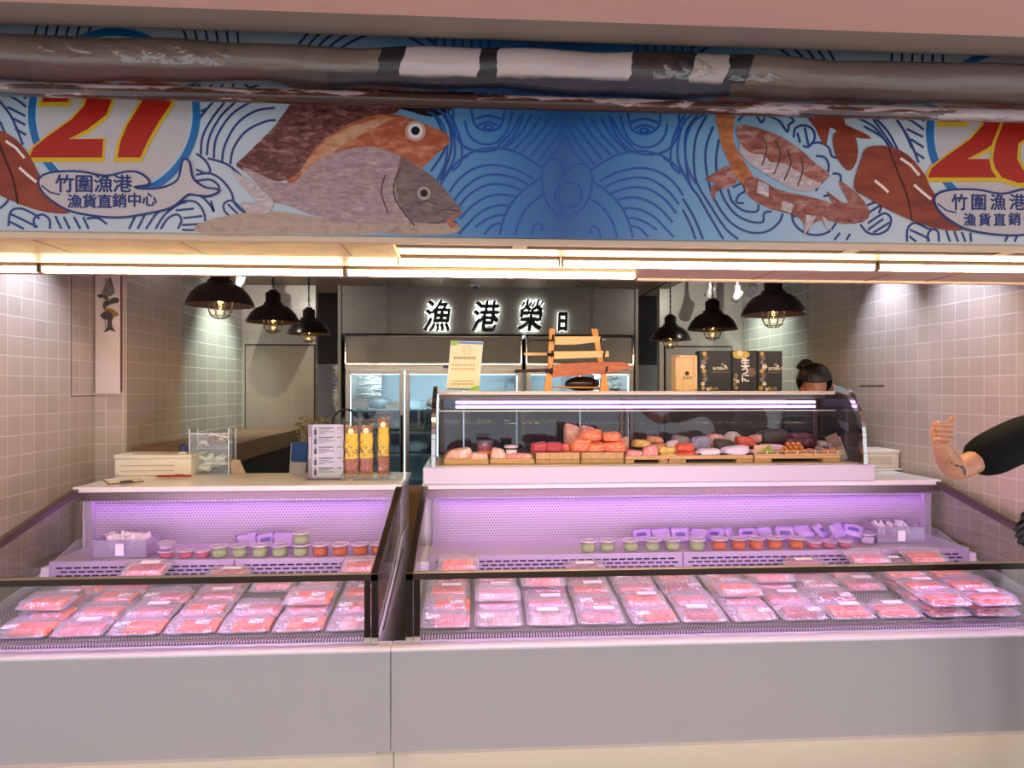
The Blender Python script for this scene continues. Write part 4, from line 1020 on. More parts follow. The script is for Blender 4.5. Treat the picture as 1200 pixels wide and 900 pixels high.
# ------------------------------------------------------------------ sauce cups
CUPP = clear('cup_plastic', '#f2ecf5', .05, .06, .06, '#f4eef6')
LIDW = clear('cup_lid_plastic', '#f8f2fa', .06, .06, .30, '#f8f0fb')
def cup_meshes(fillmat, r=.043, h=.055):
    sh_ = MB().lathe([(0, 0.001), (r * .78, .001), (r * .80, .003), (r, h), (r + .003, h)], 20).mesh('cup', CUPP)
    li = MB().lathe([(r + .005, h - .004), (r + .005, h + .003), (r - .004, h + .004), (r - .006, h + .002), (0, h + .002)], 20).mesh('lid', CUPP)
    fi = MB().lathe([(0, .003), (r * .78, .003), (r * .90, h * .62), (r * .5, h * .68), (0, h * .70)], 20).mesh('sauce', fillmat)
    li.materials[0] = LIDW
    return sh_, li, fi
WAS = plain('green_seaweed', '#c4f58c', .5, nz=.25, nscale=120, bmp=.4)
ROE = plain('orange_roe', '#ff8420', .3, nz=.2, nscale=160, bmp=.5)
PKS = plain('pink_roe', '#f4808a', .35, nz=.2, nscale=140, bmp=.3)
WHS = plain('white_sauce', '#eadfe6', .5)
cups = {k: cup_meshes(v) for k, v in (('green', WAS), ('orange', ROE), ('pink', PKS), ('white', WHS))}
cups['small pink'] = cup_meshes(PKS, .037, .034)
cups['small white'] = cup_meshes(WHS, .037, .034)
WHATC = {'green': 'green seaweed', 'orange': 'orange roe', 'pink': 'red roe', 'white': 'white sauce', 'small pink': 'red roe', 'small white': 'white sauce'}
def cup(px, kind, label, grp, y=3.345, z=ZSH + .001):
    t = thing('sauce_cup', label, 'sauce cup', (xat(px, y), y, z), grp)
    a, b_, c = cups[kind]
    link('cup', a, t); link('lid', b_, t); link('seafood_filling', c, t)
GL, GR = 'lidded cups on the left counter shelf', 'lidded cups on the right counter shelf'
for i, px in enumerate((195, 218, 238)): cup(px, 'small pink', 'small low cup of red roe, %s of three from left, left counter' % ORD[i], GL)
cup(195, 'small white', 'small white sauce cup stacked on the first red roe cup, left counter', GL, z=ZSH + .042)
for i, px in enumerate((257.5, 281, 305, 328, 352.5)): cup(px, 'green', ('cup of green seaweed, %s of five from left on the left counter shelf' % ORD[i]) + ('' if i < 4 else ', under another'), GL)
cup(353, 'green', 'cup of green seaweed stacked on top of another, left counter shelf', GL, z=ZSH + .062)
for i, px in enumerate((375.5, 399, 422.5, 444)): cup(px, 'orange', 'cup of orange roe, %s of four from left on the left counter shelf' % ORD[i], GL)
for i, px in enumerate((689, 711.5, 739, 764.5, 788, 817)): cup(px, 'green', 'cup of green seaweed, %s of six from left on the right counter shelf' % ORD[i], GR)
for i, px in enumerate((842.5, 865, 886, 908, 933)): cup(px, 'orange', 'cup of orange roe, %s of five from left on the right counter shelf' % ORD[i], GR)
for i, px in enumerate((953, 971.5, 990)): cup(px, 'small pink', 'small low cup of red roe, %s of three from left on the right counter shelf' % ORD[i], GR)
cup(1016, 'white', 'tall white sauce cup beside the basket, right counter shelf', GR, y=3.42)

# ------------------------------------------------------------------ sauce packets behind the cups
PKT = plain('violet_packet', '#b79ae6', .3, nz=.05, nscale=20)
PKT2 = plain('blue_print_packet', '#6a55b8', .35)
def packet_mesh(w, h, seed):
    r = random.Random(seed); ph = r.uniform(0, 6)
    def fn(u, v, s):
        x = (u - .5) * w; y = (v - .5) * h; e = max(0, math.sin(math.pi * u) * math.sin(math.pi * v)) ** .5
        return (x, y, s * .011 * e + .004 * math.sin(u * 7 + ph) * math.sin(v * 5 + ph))
    m = MB(); m.grid(lambda u, v: fn(u, v, 1), 8, 8); m.grid(lambda u, v: fn(u, v, -1), 8, 8)
    for f in m.bm.faces:
        c = f.calc_center_median()
        if seed % 2 and abs(c.x) < w * .22 and abs(c.y) < h * .18: f.material_index = 1
    return m.mesh('sauce_packet', [PKT, PKT2])
pk = [packet_mesh(.105, .085, i) for i in range(6)]
def packet(px, i, label, grp, y=3.46, z=ZSH + .052, tilt=.75, rz=0):
    o = link('sauce_packet', pk[i % 6], None, (xat(px, y), y, z), (tilt, R.uniform(-.15, .15), rz)); tag(o, label, 'sauce packet', grp)
for i, px in enumerate((290, 312, 332)): packet(px, i, 'violet sauce packet behind the green cups, %s of three from left, left counter' % ORD[i], 'sauce packets in the left counter', rz=R.uniform(-.6, .6), tilt=.9)
pxs = (752, 774, 797, 817, 838, 856, 876, 897, 920, 942, 962, 982, 1000)
for i, px in enumerate(pxs): packet(px, i + 1, 'violet sauce packet leaning behind the cups, %s of thirteen from left, right counter' % ORD[i], 'sauce packets in the right counter', tilt=.65 + .16 * (i % 3), rz=R.uniform(-.9, .9), z=ZSH + .05 + (.012 if i > 8 else 0))

# ------------------------------------------------------------------ clear baskets of small packets
BSK = clear('basket_plastic', '#f0eaf6', .07, .08, .2, '#f0e8f8')
def basket(px0, px1, y, rz, label, glab, n):
    xa_, xb_ = xat(px0, y), xat(px1, y); w, d, h = (xb_ - xa_) * .96, .17, .085
    t = thing('packet_basket', label, 'basket', ((xa_ + xb_) / 2, y + .05, ZSH + .001), None, (0, 0, rz))
    m = MB()
    for (x0, x1, y0, y1) in ((-w / 2, w / 2, -d / 2, -d / 2 + .004), (-w / 2, w / 2, d / 2 - .004, d / 2), (-w / 2, -w / 2 + .004, -d / 2, d / 2), (w / 2 - .004, w / 2, -d / 2, d / 2)): m.box(x0, x1, y0, y1, 0, h)
    m.box(-w / 2, w / 2, -d / 2, d / 2, 0, .004)
    m.build('tub', BSK, t)
    m = MB()
    for (x0, x1, y0, y1) in ((-w / 2 - .008, w / 2 + .008, -d / 2 - .008, -d / 2 + .003), (-w / 2 - .008, w / 2 + .008, d / 2 - .003, d / 2 + .008), (-w / 2 - .008, -w / 2 + .003, -d / 2, d / 2), (w / 2 - .003, w / 2 + .008, -d / 2, d / 2)): m.box(x0, x1, y0, y1, h - .004, h + .003, bev=.001)
    m.build('rim', BSK, t)
    m = MB().box(-.02, .02, -d / 2 - .003, -d / 2 - .001, .012, .07); m.build('paper_label', STK, t)
    k = 0
    for i in range(n):
        x = -w / 2 + .03 + (w - .06) * ((i + .5) / n)
        o = link('condiment_sachet', sach[i % 3], None, (t.location.x + x, t.location.y + R.uniform(-.025, .025), ZSH + .062 + R.uniform(0, .014)), (1.25 + R.uniform(-.25, .25), R.uniform(-.5, .5), R.uniform(-.3, .3) + rz + 1.2))
        tag(o, glab, 'sachet', glab)
SACW = plain('sachet_white', '#e6dcef', .3, nz=.1, nscale=40)
SACB = plain('sachet_dark', '#3c2f4a', .35)
sach = [packet_mesh(.075, .075, 2), packet_mesh(.07, .08, 4), packet_mesh(.08, .07, 8)]
for me in sach: me.name = 'condiment_sachet'; me.materials[0] = SACW
basket(112, 177, 3.38, 0, 'clear tub of condiment sachets at the left end of the left counter shelf', 'white sachets standing in the tub on the left counter shelf', 9)
basket(1024, 1080, 3.44, -.04, 'clear tub of condiment sachets at the right end of the right counter shelf', 'white sachets standing in the tub on the right counter shelf', 9)
# ------------------------------------------------------------------ sushi case contents
BAM = wood('bamboo_board', '#c99a5e', '#dcb47a', (3, 20, 40), .4)
BAM2 = wood('end_grain_board', '#b9894e', '#d9b277', (30, 8, 14), .4)
FZ = 1.1845
def board(x0p, x1p, y0, y1, h, label, feet=True, mat=BAM, grain=None):
    x0, x1 = xat(x0p, y0) + .002, xat(x1p, y0) - .002
    t = thing('wooden_board', label, 'wooden board', ((x0 + x1) / 2, (y0 + y1) / 2, FZ), 'wooden serving boards in the sushi case')
    w, d = (x1 - x0) / 2, (y1 - y0) / 2
    if feet:
        MB().box(-w, w, -d, d, h * .45, h, bev=.002).build('top', mat, t)
        for s in (-1, 1): MB().box(s * w - (w * .4 if s > 0 else 0), s * w + (0 if s > 0 else w * .4), -d + .002, d, 0, h * .45, bev=.001).build('foot', mat, t)
    else:
        MB().box(-w, w, -d, d, 0, h, bev=.003).build('slab', mat, t)
        if grain:
            m = MB()
            for a in grain: m.box(a * w - .001, a * w + .001, -d - .0008, -d + .001, .002, h - .002)
            m.box(-w, w, -d - .0008, -d + .001, h * .38, h * .38 + .0025)
            m.build('glue_joint', plain('dark_joint', '#6a4526', .6), t)
    return FZ + h
BY0 = 3.635
ZB1_ = board(519, 573, BY0, 3.98, .028, 'low bamboo board under pale fish at the left end of the case', False)
board(574, 627, BY0, 3.98, .028, 'low bamboo board under pale fillets beside the tuna block board', False)
ZB2_ = board(628, 680, BY0, 3.98, .062, 'thick bamboo block under the red tuna', False, BAM2, (-.4,))
board(681, 732, BY0, 3.98, .062, 'thick striped end grain block under the salmon', False, BAM2, (-.95, .95))
ZB3_ = board(733, 783, BY0, 3.98, .042, 'bamboo footed board under pink and yellow fish')
board(784, 883, BY0, 3.98, .042, 'long bamboo footed board under red fish and white squid')
board(884, 985, BY0, 3.98, .042, 'long bamboo footed board under the three bamboo trays')
def fish_block(name, px, py0, py1, wpx, y, mat, label, cat='fish', depth=None, seed=0, flat_=.0, rz=0, grp=None, top=1.0):
    """soft-edged block of fish whose base sits at photo row py0 on its board"""
    p = at(px, py0, Y=y); w = wpx * y / F; h = (py0 - py1) * y / F; d = depth or min(w * .9, .11)
    r = random.Random(seed); ph = [r.uniform(0, 6) for _ in range(4)]
    t = bmesh.new(); bmesh.ops.create_icosphere(t, subdivisions=4, radius=1)
    for v in t.verts:
        c = v.co; q = Vector([math.copysign(abs(k) ** .46, k) for k in c])
        k = 1 + .05 * math.sin(c.x * 6 + ph[0]) * math.cos(c.y * 5 + ph[1]) + .025 * math.sin(c.x * 22 + c.z * 10 + ph[2])
        zt = (q.z * .5 + .5)
        sh_ = 1 - .18 * zt * top
        v.co = Vector((q.x * w / 2 * sh_ * k + .12 * w * (zt - .5) * math.sin(ph[3]), q.y * d / 2 * sh_ * k, zt * h * (1 - .12 * q.x * math.sin(ph[2]))))
    m = MB(); m.merge(t, None, True)
    o = m.build(name, mat, None, (p.x, y, 0), (0, 0, rz)); o.location.z = p.z
    tag(o, label, cat, grp)
    return o
TUNB = slicemat('tuna_block_flesh', '#a81c2a', '#c4404c', (1, .3, 3), 30)
SALB = slicemat('salmon_block_flesh', '#ea5c2a', '#f59c6a', (.25, 1, 1.4), 75, .35)
SALR = slicemat('raw_salmon_red', '#d8432c', '#e8745a', (.3, 1, 2), 50)
PALB = slicemat('pale_block_flesh', '#eeb09c', '#f6d6c6', (1, .5, .5), 22)
GRYB = slicemat('greyish_pink_flesh', '#c98d84', '#dcb0a4', (1, .5, .8), 25)
PNKB = slicemat('pink_block_flesh', '#ea8a8c', '#f4b7b4', (1, .5, .8), 30)
WSQ = plain('white_squid', '#ecdcea', .35, nz=.06, nscale=18)
LAVB = plain('silver_skin', '#9d96ba', .3, nz=.2, nscale=22)
GRYW = plain('grey_skin', '#8d8482', .35, nz=.3, nscale=20)
DARKF = plain('dark_shell', '#453c3c', .4, nz=.35, nscale=30)
PURP = plain('purple_octopus', '#5b2c3f', .3, nz=.3, nscale=26)
UNI = plain('orange_urchin', '#e8953a', .45, nz=.15, nscale=60, bmp=.3)
ABAL = plain('abalone', '#c98a68', .4, nz=.3, nscale=34)
f = fish_block
f('fish_fillet', 537, 539, 525, 36, 3.72, PALB, 'wide pale fish fillet at the left end of the sushi case', seed=1, top=1.6)
f('fish_fillet', 561, 539, 530, 24, 3.70, PALB, 'small pale fillet in front of the orange labelled tub', seed=2, top=1.6)
f('fish_fillet', 584, 539, 525, 21, 3.70, PALB, 'upright pale fillet in front of the dark lidded jar', seed=3, top=1.8)
f('fish_fillet', 609, 539, 531, 34, 3.72, PNKB, 'flat pink sliced fillet beside the tuna block board', seed=4, top=1.2)
f('tuna_block', 632, 530, 518, 22, 3.70, TUNB, 'red tuna block at the left of the three', 'tuna', seed=5, grp='tuna blocks')
f('tuna_block', 649, 529, 518, 22, 3.69, TUNB, 'red tuna block in the middle of the three', 'tuna', seed=6, grp='tuna blocks')
f('tuna_block', 661, 529, 520, 14, 3.71, SALR, 'small bright red tuna block at the right of the three', 'tuna', seed=7, grp='tuna blocks')
f('rolled_fillet', 671, 524, 497, 22, 3.86, GRYB, 'greyish pink rolled fillet standing behind the tuna', seed=8, top=1.2)
f('rolled_fillet', 690, 526, 499, 22, 3.88, GRYB, 'greyish pink fillet behind the salmon pile', seed=9)
f('salmon_block', 681, 529, 513, 26, 3.70, SALB, 'striped salmon block at the left front of the salmon pile', 'salmon', seed=10, grp='salmon blocks')
f('salmon_block', 697, 529, 518, 24, 3.68, SALB, 'striped salmon block at the middle front of the salmon pile', 'salmon', seed=11, grp='salmon blocks')
f('salmon_block', 692, 517, 503, 27, 3.73, SALB, 'striped salmon block on top of the left salmon pile', 'salmon', seed=12, grp='salmon blocks')
f('salmon_block', 719, 529, 517, 29, 3.69, SALB, 'striped salmon block at the bottom of the right salmon pile', 'salmon', seed=13, grp='salmon blocks')
f('salmon_block', 716, 517, 506, 25, 3.71, SALB, 'striped salmon block on top of the right salmon pile', 'salmon', seed=14, grp='salmon blocks')
f('fish_fillet', 731, 529, 512, 12, 3.80, GRYB, 'narrow greyish fillet behind the right salmon pile', seed=15)
f('fish_fillet', 742, 537, 527, 22, 3.69, PNKB, 'flat pink fillet beside the end grain board', seed=16)
f('fish_fillet', 761, 537, 522, 21, 3.69, PNKB, 'thick pink fillet beside the yellow fish', seed=17, top=1.4)
f('yellow_roe_slab', 781, 531, 523, 26, 3.74, YEL, 'yellow roe slab resting behind the lower yellow one', seed=18)
f('yellow_roe_slab', 783, 537, 531, 22, 3.68, YEL, 'low yellow roe slab at the front edge of its board', seed=19)
f('salmon_slab', 803, 537, 528, 24, 3.69, SALR, 'deep red salmon slab at the bottom of the pair', seed=20)
f('salmon_slab', 802, 528, 519, 22, 3.70, SALR, 'deep red salmon slab on top of the pair', seed=21)
f('yellow_roe_slab', 752, 524, 515, 24, 3.88, YEL, 'yellow slab at the rear behind the pink fillets', seed=22)
f('smoked_fish', 768, 526, 519, 24, 3.86, ABAL, 'brown smoked fish lying at the rear', seed=23)
f('smoked_fish', 767, 519, 511, 20, 3.87, ABAL, 'brown smoked fish on top of another at the rear', seed=24)
f('white_fish', 787, 526, 516, 15, 3.86, WSQ, 'small white fish piece behind the yellow slab', seed=25)
f('mackerel', 798, 523, 510, 22, 3.90, GRYW, 'grey skinned fish behind the deep red slabs', seed=26)
f('silver_fish', 820, 526, 511, 25, 3.86, LAVB, 'lavender silver skinned fish behind the white squid', seed=27)
f('white_squid', 829, 534, 525, 30, 3.70, WSQ, 'flat white squid piece at left on the dark plate', seed=28, grp='white squid')
f('white_squid', 860, 534, 522, 34, 3.70, WSQ, 'plump white squid body beside the green leaf tray', seed=29, grp='white squid')
f('squid_tentacles', 838, 524, 508, 22, 3.86, GRYB, 'pink tentacle pile behind the squid', seed=30)
f('dark_shellfish', 848, 528, 514, 28, 3.82, DARKF, 'dark shellfish behind the plump squid', seed=31)
f('red_clam', 873, 523, 511, 24, 3.84, SALR, 'red clams behind the squid and leaf tray', seed=32)
f('red_clam', 884, 519, 509, 16, 3.88, GRYB, 'brownish clam beside the dark net bag', seed=33)
f('dark_net_bag', 906, 520, 503, 44, 3.92, DARKF, 'heap of dark shellfish at the rear of the case', seed=34)
f('octopus_arm', 930, 522, 512, 28, 3.84, PURP, 'dark purple octopus arm lying at the left', 'octopus', seed=35, grp='octopus arms')
f('octopus_arm', 937, 514, 507, 30, 3.86, PURP, 'dark purple octopus arm curled on top', 'octopus', seed=36, grp='octopus arms')
f('octopus_arm', 947, 524, 512, 16, 3.82, PURP, 'dark purple octopus arm at the right', 'octopus', seed=37, grp='octopus arms')
# dark plate under the squid
x0, x1 = xat(815, 3.7), xat(880, 3.7)
o = MB().box(-(x1 - x0) / 2, (x1 - x0) / 2, -.05, .06, 0, .008, bev=.003).build('dark_plate', BLACK, None, ((x0 + x1) / 2, 3.70, ZB3_ + .0005)); tag(o, 'dark plate under the white squid', 'plate')
# bamboo trays
BAMR = plain('bamboo_rim', '#d9b27a', .45, nz=.1, nscale=40)
def bamboo_tray(p0, p1, label):
    y = 3.70; x0, x1 = xat(p0, y), xat(p1, y); w, d = (x1 - x0) / 2 - .002, .062
    t = thing('bamboo_tray', label, 'tray', ((x0 + x1) / 2, y, ZB3_ + .0005), 'bamboo trays in the sushi case')
    MB().box(-w, w, -d, d, 0, .005).build('base', BAMR, t)
    m = MB()
    for s in (-1, 1): m.box(-w, w, s * d - .002, s * d + .002, .015, .020, bev=.001); m.box(s * w - .002, s * w + .002, -d, d, .015, .020, bev=.001)
    m.build('rim', BAMR, t)
    m = MB()
    for x in (-.9, -.1, .6): m.box(x * w - .0025, x * w + .0025, -d - .003, -d + .001, .002, .024, bev=.001)
    m.build('rim_ties', plain('pale_tie', '#efdfc0', .5), t)
bamboo_tray(878, 912, 'bamboo tray of peach slices with a green leaf'); bamboo_tray(913, 946, 'bamboo tray heaped with orange sea urchin'); bamboo_tray(947, 982, 'bamboo tray of abalone and scallops')
zt = ZB3_ + .006
def zy(z, y): return HOR - F * (z - CH) / y
for i, (px, dy, dz) in enumerate(((884, 0, 0), (892, .01, .006), (900, .0, .004), (889, .03, .022), (897, .03, .026))):
    f('peach_slice', px, zy(zt + dz, 3.69 + dy), zy(zt + dz + .03, 3.69 + dy), 14, 3.69 + dy, PALB, 'peach coloured fish slice on the leaf lined tray, %s of five' % ORD[i], 'fish', seed=40 + i, rz=.4 * i, grp='peach fish slices')
lm = MB(); lm.prism([(-.05, 0), (.05, 0), (.03, .05)], 'Y', -.003, .003); o = lm.build('bamboo_leaf', plain('bamboo_leaf', '#8fa63a', .4), None, (xat(897, 3.645), 3.648, zt + .0005), (-.25, 0, 0)); tag(o, 'green bamboo leaf triangle at the front of the peach slice tray', 'leaf')
f('squid_piece', 906, zy(zt + .02, 3.75), zy(zt + .055, 3.75), 22, 3.75, plain('lilac_squid', '#d9b6d9', .35), 'lilac squid piece behind the green leaf', 'squid', seed=47)
k = 0
for row, n, z in ((0, 5, 0), (1, 4, .018), (2, 3, .036)):
    for i in range(n):
        px = 917 + (i + row * .5) * 6.2; y = 3.68 + row * .02
        o = MB().ball((0, 0, .012), .0135, sub=2, sq=(1.05, 1, .9), jit=.05).build('sea_urchin', UNI, None, (xat(px, y), y, zt + z)); tag(o, 'orange sea urchin lump heaped on the middle bamboo tray', 'sea urchin', 'orange sea urchin lumps'); k += 1
for i, (px, dz, y) in enumerate(((952, 0, 3.68), (960, .012, 3.71), (968, 0, 3.68), (964, .04, 3.74), (976, .005, 3.70), (972, .03, 3.74))):
    f('abalone', px, zy(zt + dz, y), zy(zt + dz + .036, y), 12, y, ABAL if i % 2 == 0 else GRYW, 'abalone or scallop on the right bamboo tray, %s of six' % ORD[i], 'shellfish', seed=60 + i, rz=i, grp='shellfish on the right bamboo tray')
# labelled tub, dark jar
y = 3.76
t = thing('labelled_tub', 'tall clear tub with purple label and orange base on the pale fish board', 'tub', (xat(568, y), y, ZB1_ + .0005))
MB().lathe([(0, 0), (.034, 0), (.040, .035), (.0, .035)], 20).build('orange_filling', ROE, t)
MB().lathe([(.035, .0), (.043, .075), (.046, .080)], 20).build('upper_cup', CUPP, t)
MB().lathe([(.0405, .036), (.0432, .068)], 20).build('label_band', plain('purple_label', '#8a4a5e', .4, nz=.4, nscale=60), t)
MB().lathe([(.048, .082), (.050, .090), (.040, .095), (0, .095)], 20).build('lid', CUPP, t)
t = thing('dark_jar', 'short dark lidded jar with a white label behind the pale fillets', 'jar', (xat(599, y), y, ZB1_ + .0005))
MB().lathe([(0, 0), (.036, 0), (.038, .006), (.038, .048), (.034, .052), (0, .052)], 20).build('body', plain('jar_dark', '#3a2b35', .25), t)
MB().lathe([(.041, .052), (.041, .064), (.038, .067), (0, .067)], 20).build('lid', plain('jar_lid', '#c8b9c4', .3), t)
MB().grid(lambda u, v: (.0385 * math.cos(-2.5 + u * 1.9), .0385 * math.sin(-2.5 + u * 1.9), .008 + v * .034), 10, 1).build('paper_label', STK, t)
# printed card leaning at the right end, cream bag
y = 3.72
t = thing('printed_card', 'printed brochure card leaning at the right end of the sushi case', 'card', (xat(987, y), y, FZ))
M_ = Mx((0, 0, .001), (-.25, -.30, -.35))
MB().box(-.032, .032, -.001, .001, 0, .135, M=M_).build('card', plain('card_print', '#a9a3a8', .4, nz=.35, nscale=26), t)
MB().box(-.034, .034, -.002, .002, .06, .14, M=Mx((-.004, -.003, .02), (-.25, -.42, -.35))).build('brown_cover', plain('card_brown', '#7a5546', .5), t)
o = MB().lathe([(.0, 0), (.062, 0), (.066, .02), (.05, .07), (.025, .092), (0, .095)], 20).build('cream_bag', plain('cream_cloth', '#c9c3b0', .6, nz=.08, nscale=14), None, (xat(856, 3.985), 3.955, 1.245)); tag(o, 'cream cloth bundle at the rear of the sushi case', 'bundle')
o = MB().box(-.14, .10, -.035, .03, 0, .0585).build('rear_shelf_block', BLACKM, None, (xat(856, 3.985), 3.955, FZ)); tag(o, 'dark block under the cream bundle', 'block')
o.location.z = 1.1845
# ------------------------------------------------------------------ on top of the sushi case
ZT = 1.5885
def vpt(px, py, y): return at(px, py, Y=y)
# tilted notice
y = 3.93
t = thing('counter_notice', 'tilted cream notice with green corners standing on the sushi case', 'notice', (xat(542.5, y), y, ZT))
s = y / F
P = lambda px, py, d=0: ((px - 542.5) * s, -d, (461.3 - py) * s + .0)
pap = plain('cream_paper', '#efdcae', .5)
def quadpts(m, pts, d0, d1):
    m.prism([(P(a, b_)[0], P(a, b_)[2]) for a, b_ in pts], 'Y', -d1, -d0)
m = MB(); quadpts(m, [(523, 460.5), (561, 461), (566.5, 403.5), (528.5, 402.5)], -.003, 0); m.build('board', plain('acrylic_edge', '#d8e0dc', .1), t)
m = MB(); quadpts(m, [(523.8, 459.8), (560.4, 460.3), (565.8, 404.2), (529.2, 403.2)], 0, .0008); m.build('paper', pap, t)
m = MB(); quadpts(m, [(529.0, 405.8), (565.5, 406.8), (565.8, 404.2), (529.2, 403.2)], .0008, .0014); m.build('blue_band', plain('notice_blue', '#5a86c4', .5), t); m = MB(); quadpts(m, [(523.8, 459.8), (560.4, 460.3), (560.6, 458.4), (524, 457.9)], .0008, .0014); m.build('blue_band', plain('notice_blue', '#5a86c4', .5), t)
m = MB()
m.prism([(P(a, b_)[0], P(a, b_)[2]) for a, b_ in smooth_pts([(529.2, 403.2), (538.5, 403.6), (536, 407), (531, 408.4), (528.7, 408)], True, 3)], 'Y', -.0020, -.0012); m.build('green_corner', plain('notice_green', '#8fc043', .5), t); m = MB()
m.prism([(P(a, b_)[0], P(a, b_)[2]) for a, b_ in smooth_pts([(550, 460), (553, 456.5), (560.8, 455), (560.3, 460.3)], True, 3)], 'Y', -.0020, -.0012)
m.build('green_corner', plain('notice_green', '#8fc043', .5), t)
m = MB(); m.tube([((546.8 - 542.5 + 4.6 * math.cos(a)) * s, -.0016, (461.3 - 413.3 + 4.8 * math.sin(a)) * s) for a in [i * .2 for i in range(32)]], .0012, 5, closed=True)
m.tube([((546.8 - 542.5 + 2.2 * math.cos(a)) * s, -.0016, (461.3 - 413.5 + 2.4 * math.sin(a)) * s) for a in [i * .3 for i in range(1, 16)]], .001, 5)
m.build('round_logo', plain('notice_grey', '#6a6f58', .5), t)
its = []; its2 = []
for row, (st, py, h, tgt) in enumerate((('漁港榮水產有限公司', 424.2, 3.6, its), ('現流海鮮天然美味', 431.0, 2.9, its2), ('歡迎加入官方帳號', 436.5, 2.9, its2), ('掃描加入好友', 450.5, 2.2, its), ('優惠訊息不漏接', 454.2, 2.2, its))):
    pass
m = MB(); m2 = MB()
def bars(mb, py, x0, x1, n, h):
    sl = (461 - py) / 57.5 * 5.4
    for k in range(n):
        a = x0 + (x1 - x0) * k / n + sl; c = a + (x1 - x0) / n * .72
        mb.prism([(P(p, q)[0], P(p, q)[2]) for p, q in ((a, py), (c, py), (c + .1, py - h * .38), (a + .1, py - h * .38))], 'Y', -.0013, -.0008)
        mb.prism([(P(p, q)[0], P(p, q)[2]) for p, q in ((a + .2, py - h * .55), (c - .3, py - h * .55), (c - .2, py - h), (a + .3, py - h))], 'Y', -.0013, -.0008)
bars(m, 424, 528.5, 554.5, 9, 3.0); bars(m, 450.2, 529, 554, 11, 1.2); bars(m, 453.6, 527.5, 555, 12, 1.3)
bars(m2, 431.8, 527, 554.5, 8, 2.2); bars(m2, 436.6, 527, 554.5, 8, 2.2)
m.build('dark_lettering', plain('notice_ink', '#4a4030', .5), t); m2.build('orange_lettering', plain('notice_orange', '#c07820', .5), t)
MB().box(-.05, .05, -.002, .05, 0, .004).build('stand_foot', ACRYL, t)

# knife rack and knives
WR = wood('rack_wood', '#d98e3e', '#eeae62', (20, 20, 5), .45)
y = 3.93; s = y / F
KX = xat(672, y)
t = thing('knife_rack', 'pale wooden knife rack with two leaning posts on the sushi case', 'knife rack', (KX, y, ZT))
Q = lambda px, py: ((px - 672) * s, (461.3 - py) * s)
for pts in ([(637, 461.3), (646, 461.3), (647.5, 430), (650, 388), (643.5, 387.5), (641.5, 430)], [(703, 461.3), (714.5, 461.3), (710.5, 440), (706, 420), (700.5, 388), (693, 388), (697, 405), (701, 425), (705, 445)]):
    m = MB(); m.prism([Q(*p) for p in pts], 'Y', -.012, .016, bev=.002); m.build('post', WR, t)
m = MB()
for px, py in ((646, 401), (645, 420), (644.5, 440), (703, 401), (706.5, 420), (709.5, 438)):
    x, z = Q(px, py); m.tube([(x, .0, z), (x, -.045, z - .003), (x + .004, -.055, z + .028)], .006, 8)
m.build('pegs', plain('dark_peg', '#1f1614', .5), t)
m = MB(); m.tube([(Q(648, 457)[0], .004, Q(648, 457)[1] ), (Q(705, 457)[0], .004, Q(705, 457)[1])], .005, 8); m.build('cross_bar', WR, t)
SAYA1 = wood('pale_sheath_wood', '#e6b869', '#f2cd8a', (3, 20, 30), .45); SAYA2 = wood('red_sheath_wood', '#a8512a', '#c8743f', (4, 20, 24), .4)
def knife(label, sheath, smat, handle, hmat, parts):
    k = thing('sheathed_knife', label, 'knife', (KX, y - .030, ZT), 'knives on the wooden rack')
    m = MB(); m.prism([Q(*p) for p in sheath], 'Y', -.009, .009, bev=.002); m.build('sheath', smat, k)
    (x0, z0), (x1, z1) = Q(*handle[0]), Q(*handle[1])
    MB().tube([(x0, 0, z0), (x0 + (x1 - x0) * .1, 0, z0 + (z1 - z0) * .1), (x1, 0, z1)], [handle[2] * .9, handle[2], handle[2] * .85], 10).build('handle', hmat, k)
    for nm, a, c, r, mt in parts:
        (x0, z0), (x1, z1) = Q(*a), Q(*c); MB().tube([(x0, 0, z0), (x1, 0, z1)], r, 10).build(nm, mt, k)
    return k
knife('top knife on the rack with black handle and short pale sheath', [(649, 397.5), (649, 407), (672, 407), (702, 403.5), (703, 397)], SAYA1, ((616, 402), (649, 402), .006), BLACK, [('blade_tip', (702, 400.5), (709, 400.8), .004, plain('bone_tip', '#d8cdb8', .4))])
knife('middle knife on the rack with pale handle and straight pale sheath', [(648, 415), (648, 424), (700, 422), (713, 421), (712.5, 414)], SAYA1, ((613, 418), (640, 418), .010), SAYA1, [('ferrule', (640, 418.5), (648, 419), .009, BLACK)])
knife('bottom knife on the rack with long reddish wooden sheath', [(647, 430), (646, 445.5), (680, 443), (712, 440.5), (735, 436), (741, 432.5), (730, 427), (700, 427)], SAYA2, ((606, 438), (640, 437), .010), plain('dark_red_handle', '#4a1d1a', .3), [('ferrule', (631, 437.2), (638, 437), .0105, STEEL), ('collar', (638, 437.3), (647, 438), .012, BLACK), ('pommel', (602, 438.3), (607, 438), .011, BLACK)])
# dark rounded shape behind the rack
o = MB().ball((0, 0, 0), 1, sub=3, sq=(.108, .05, .045)).build('dark_bowl', plain('dark_brown_gloss', '#2a1610', .2, nz=.3, nscale=10), None, (xat(682, 4.02), 4.015, ZT + .0445)); tag(o, 'dark brown bowl lying behind the knife rack', 'mound')
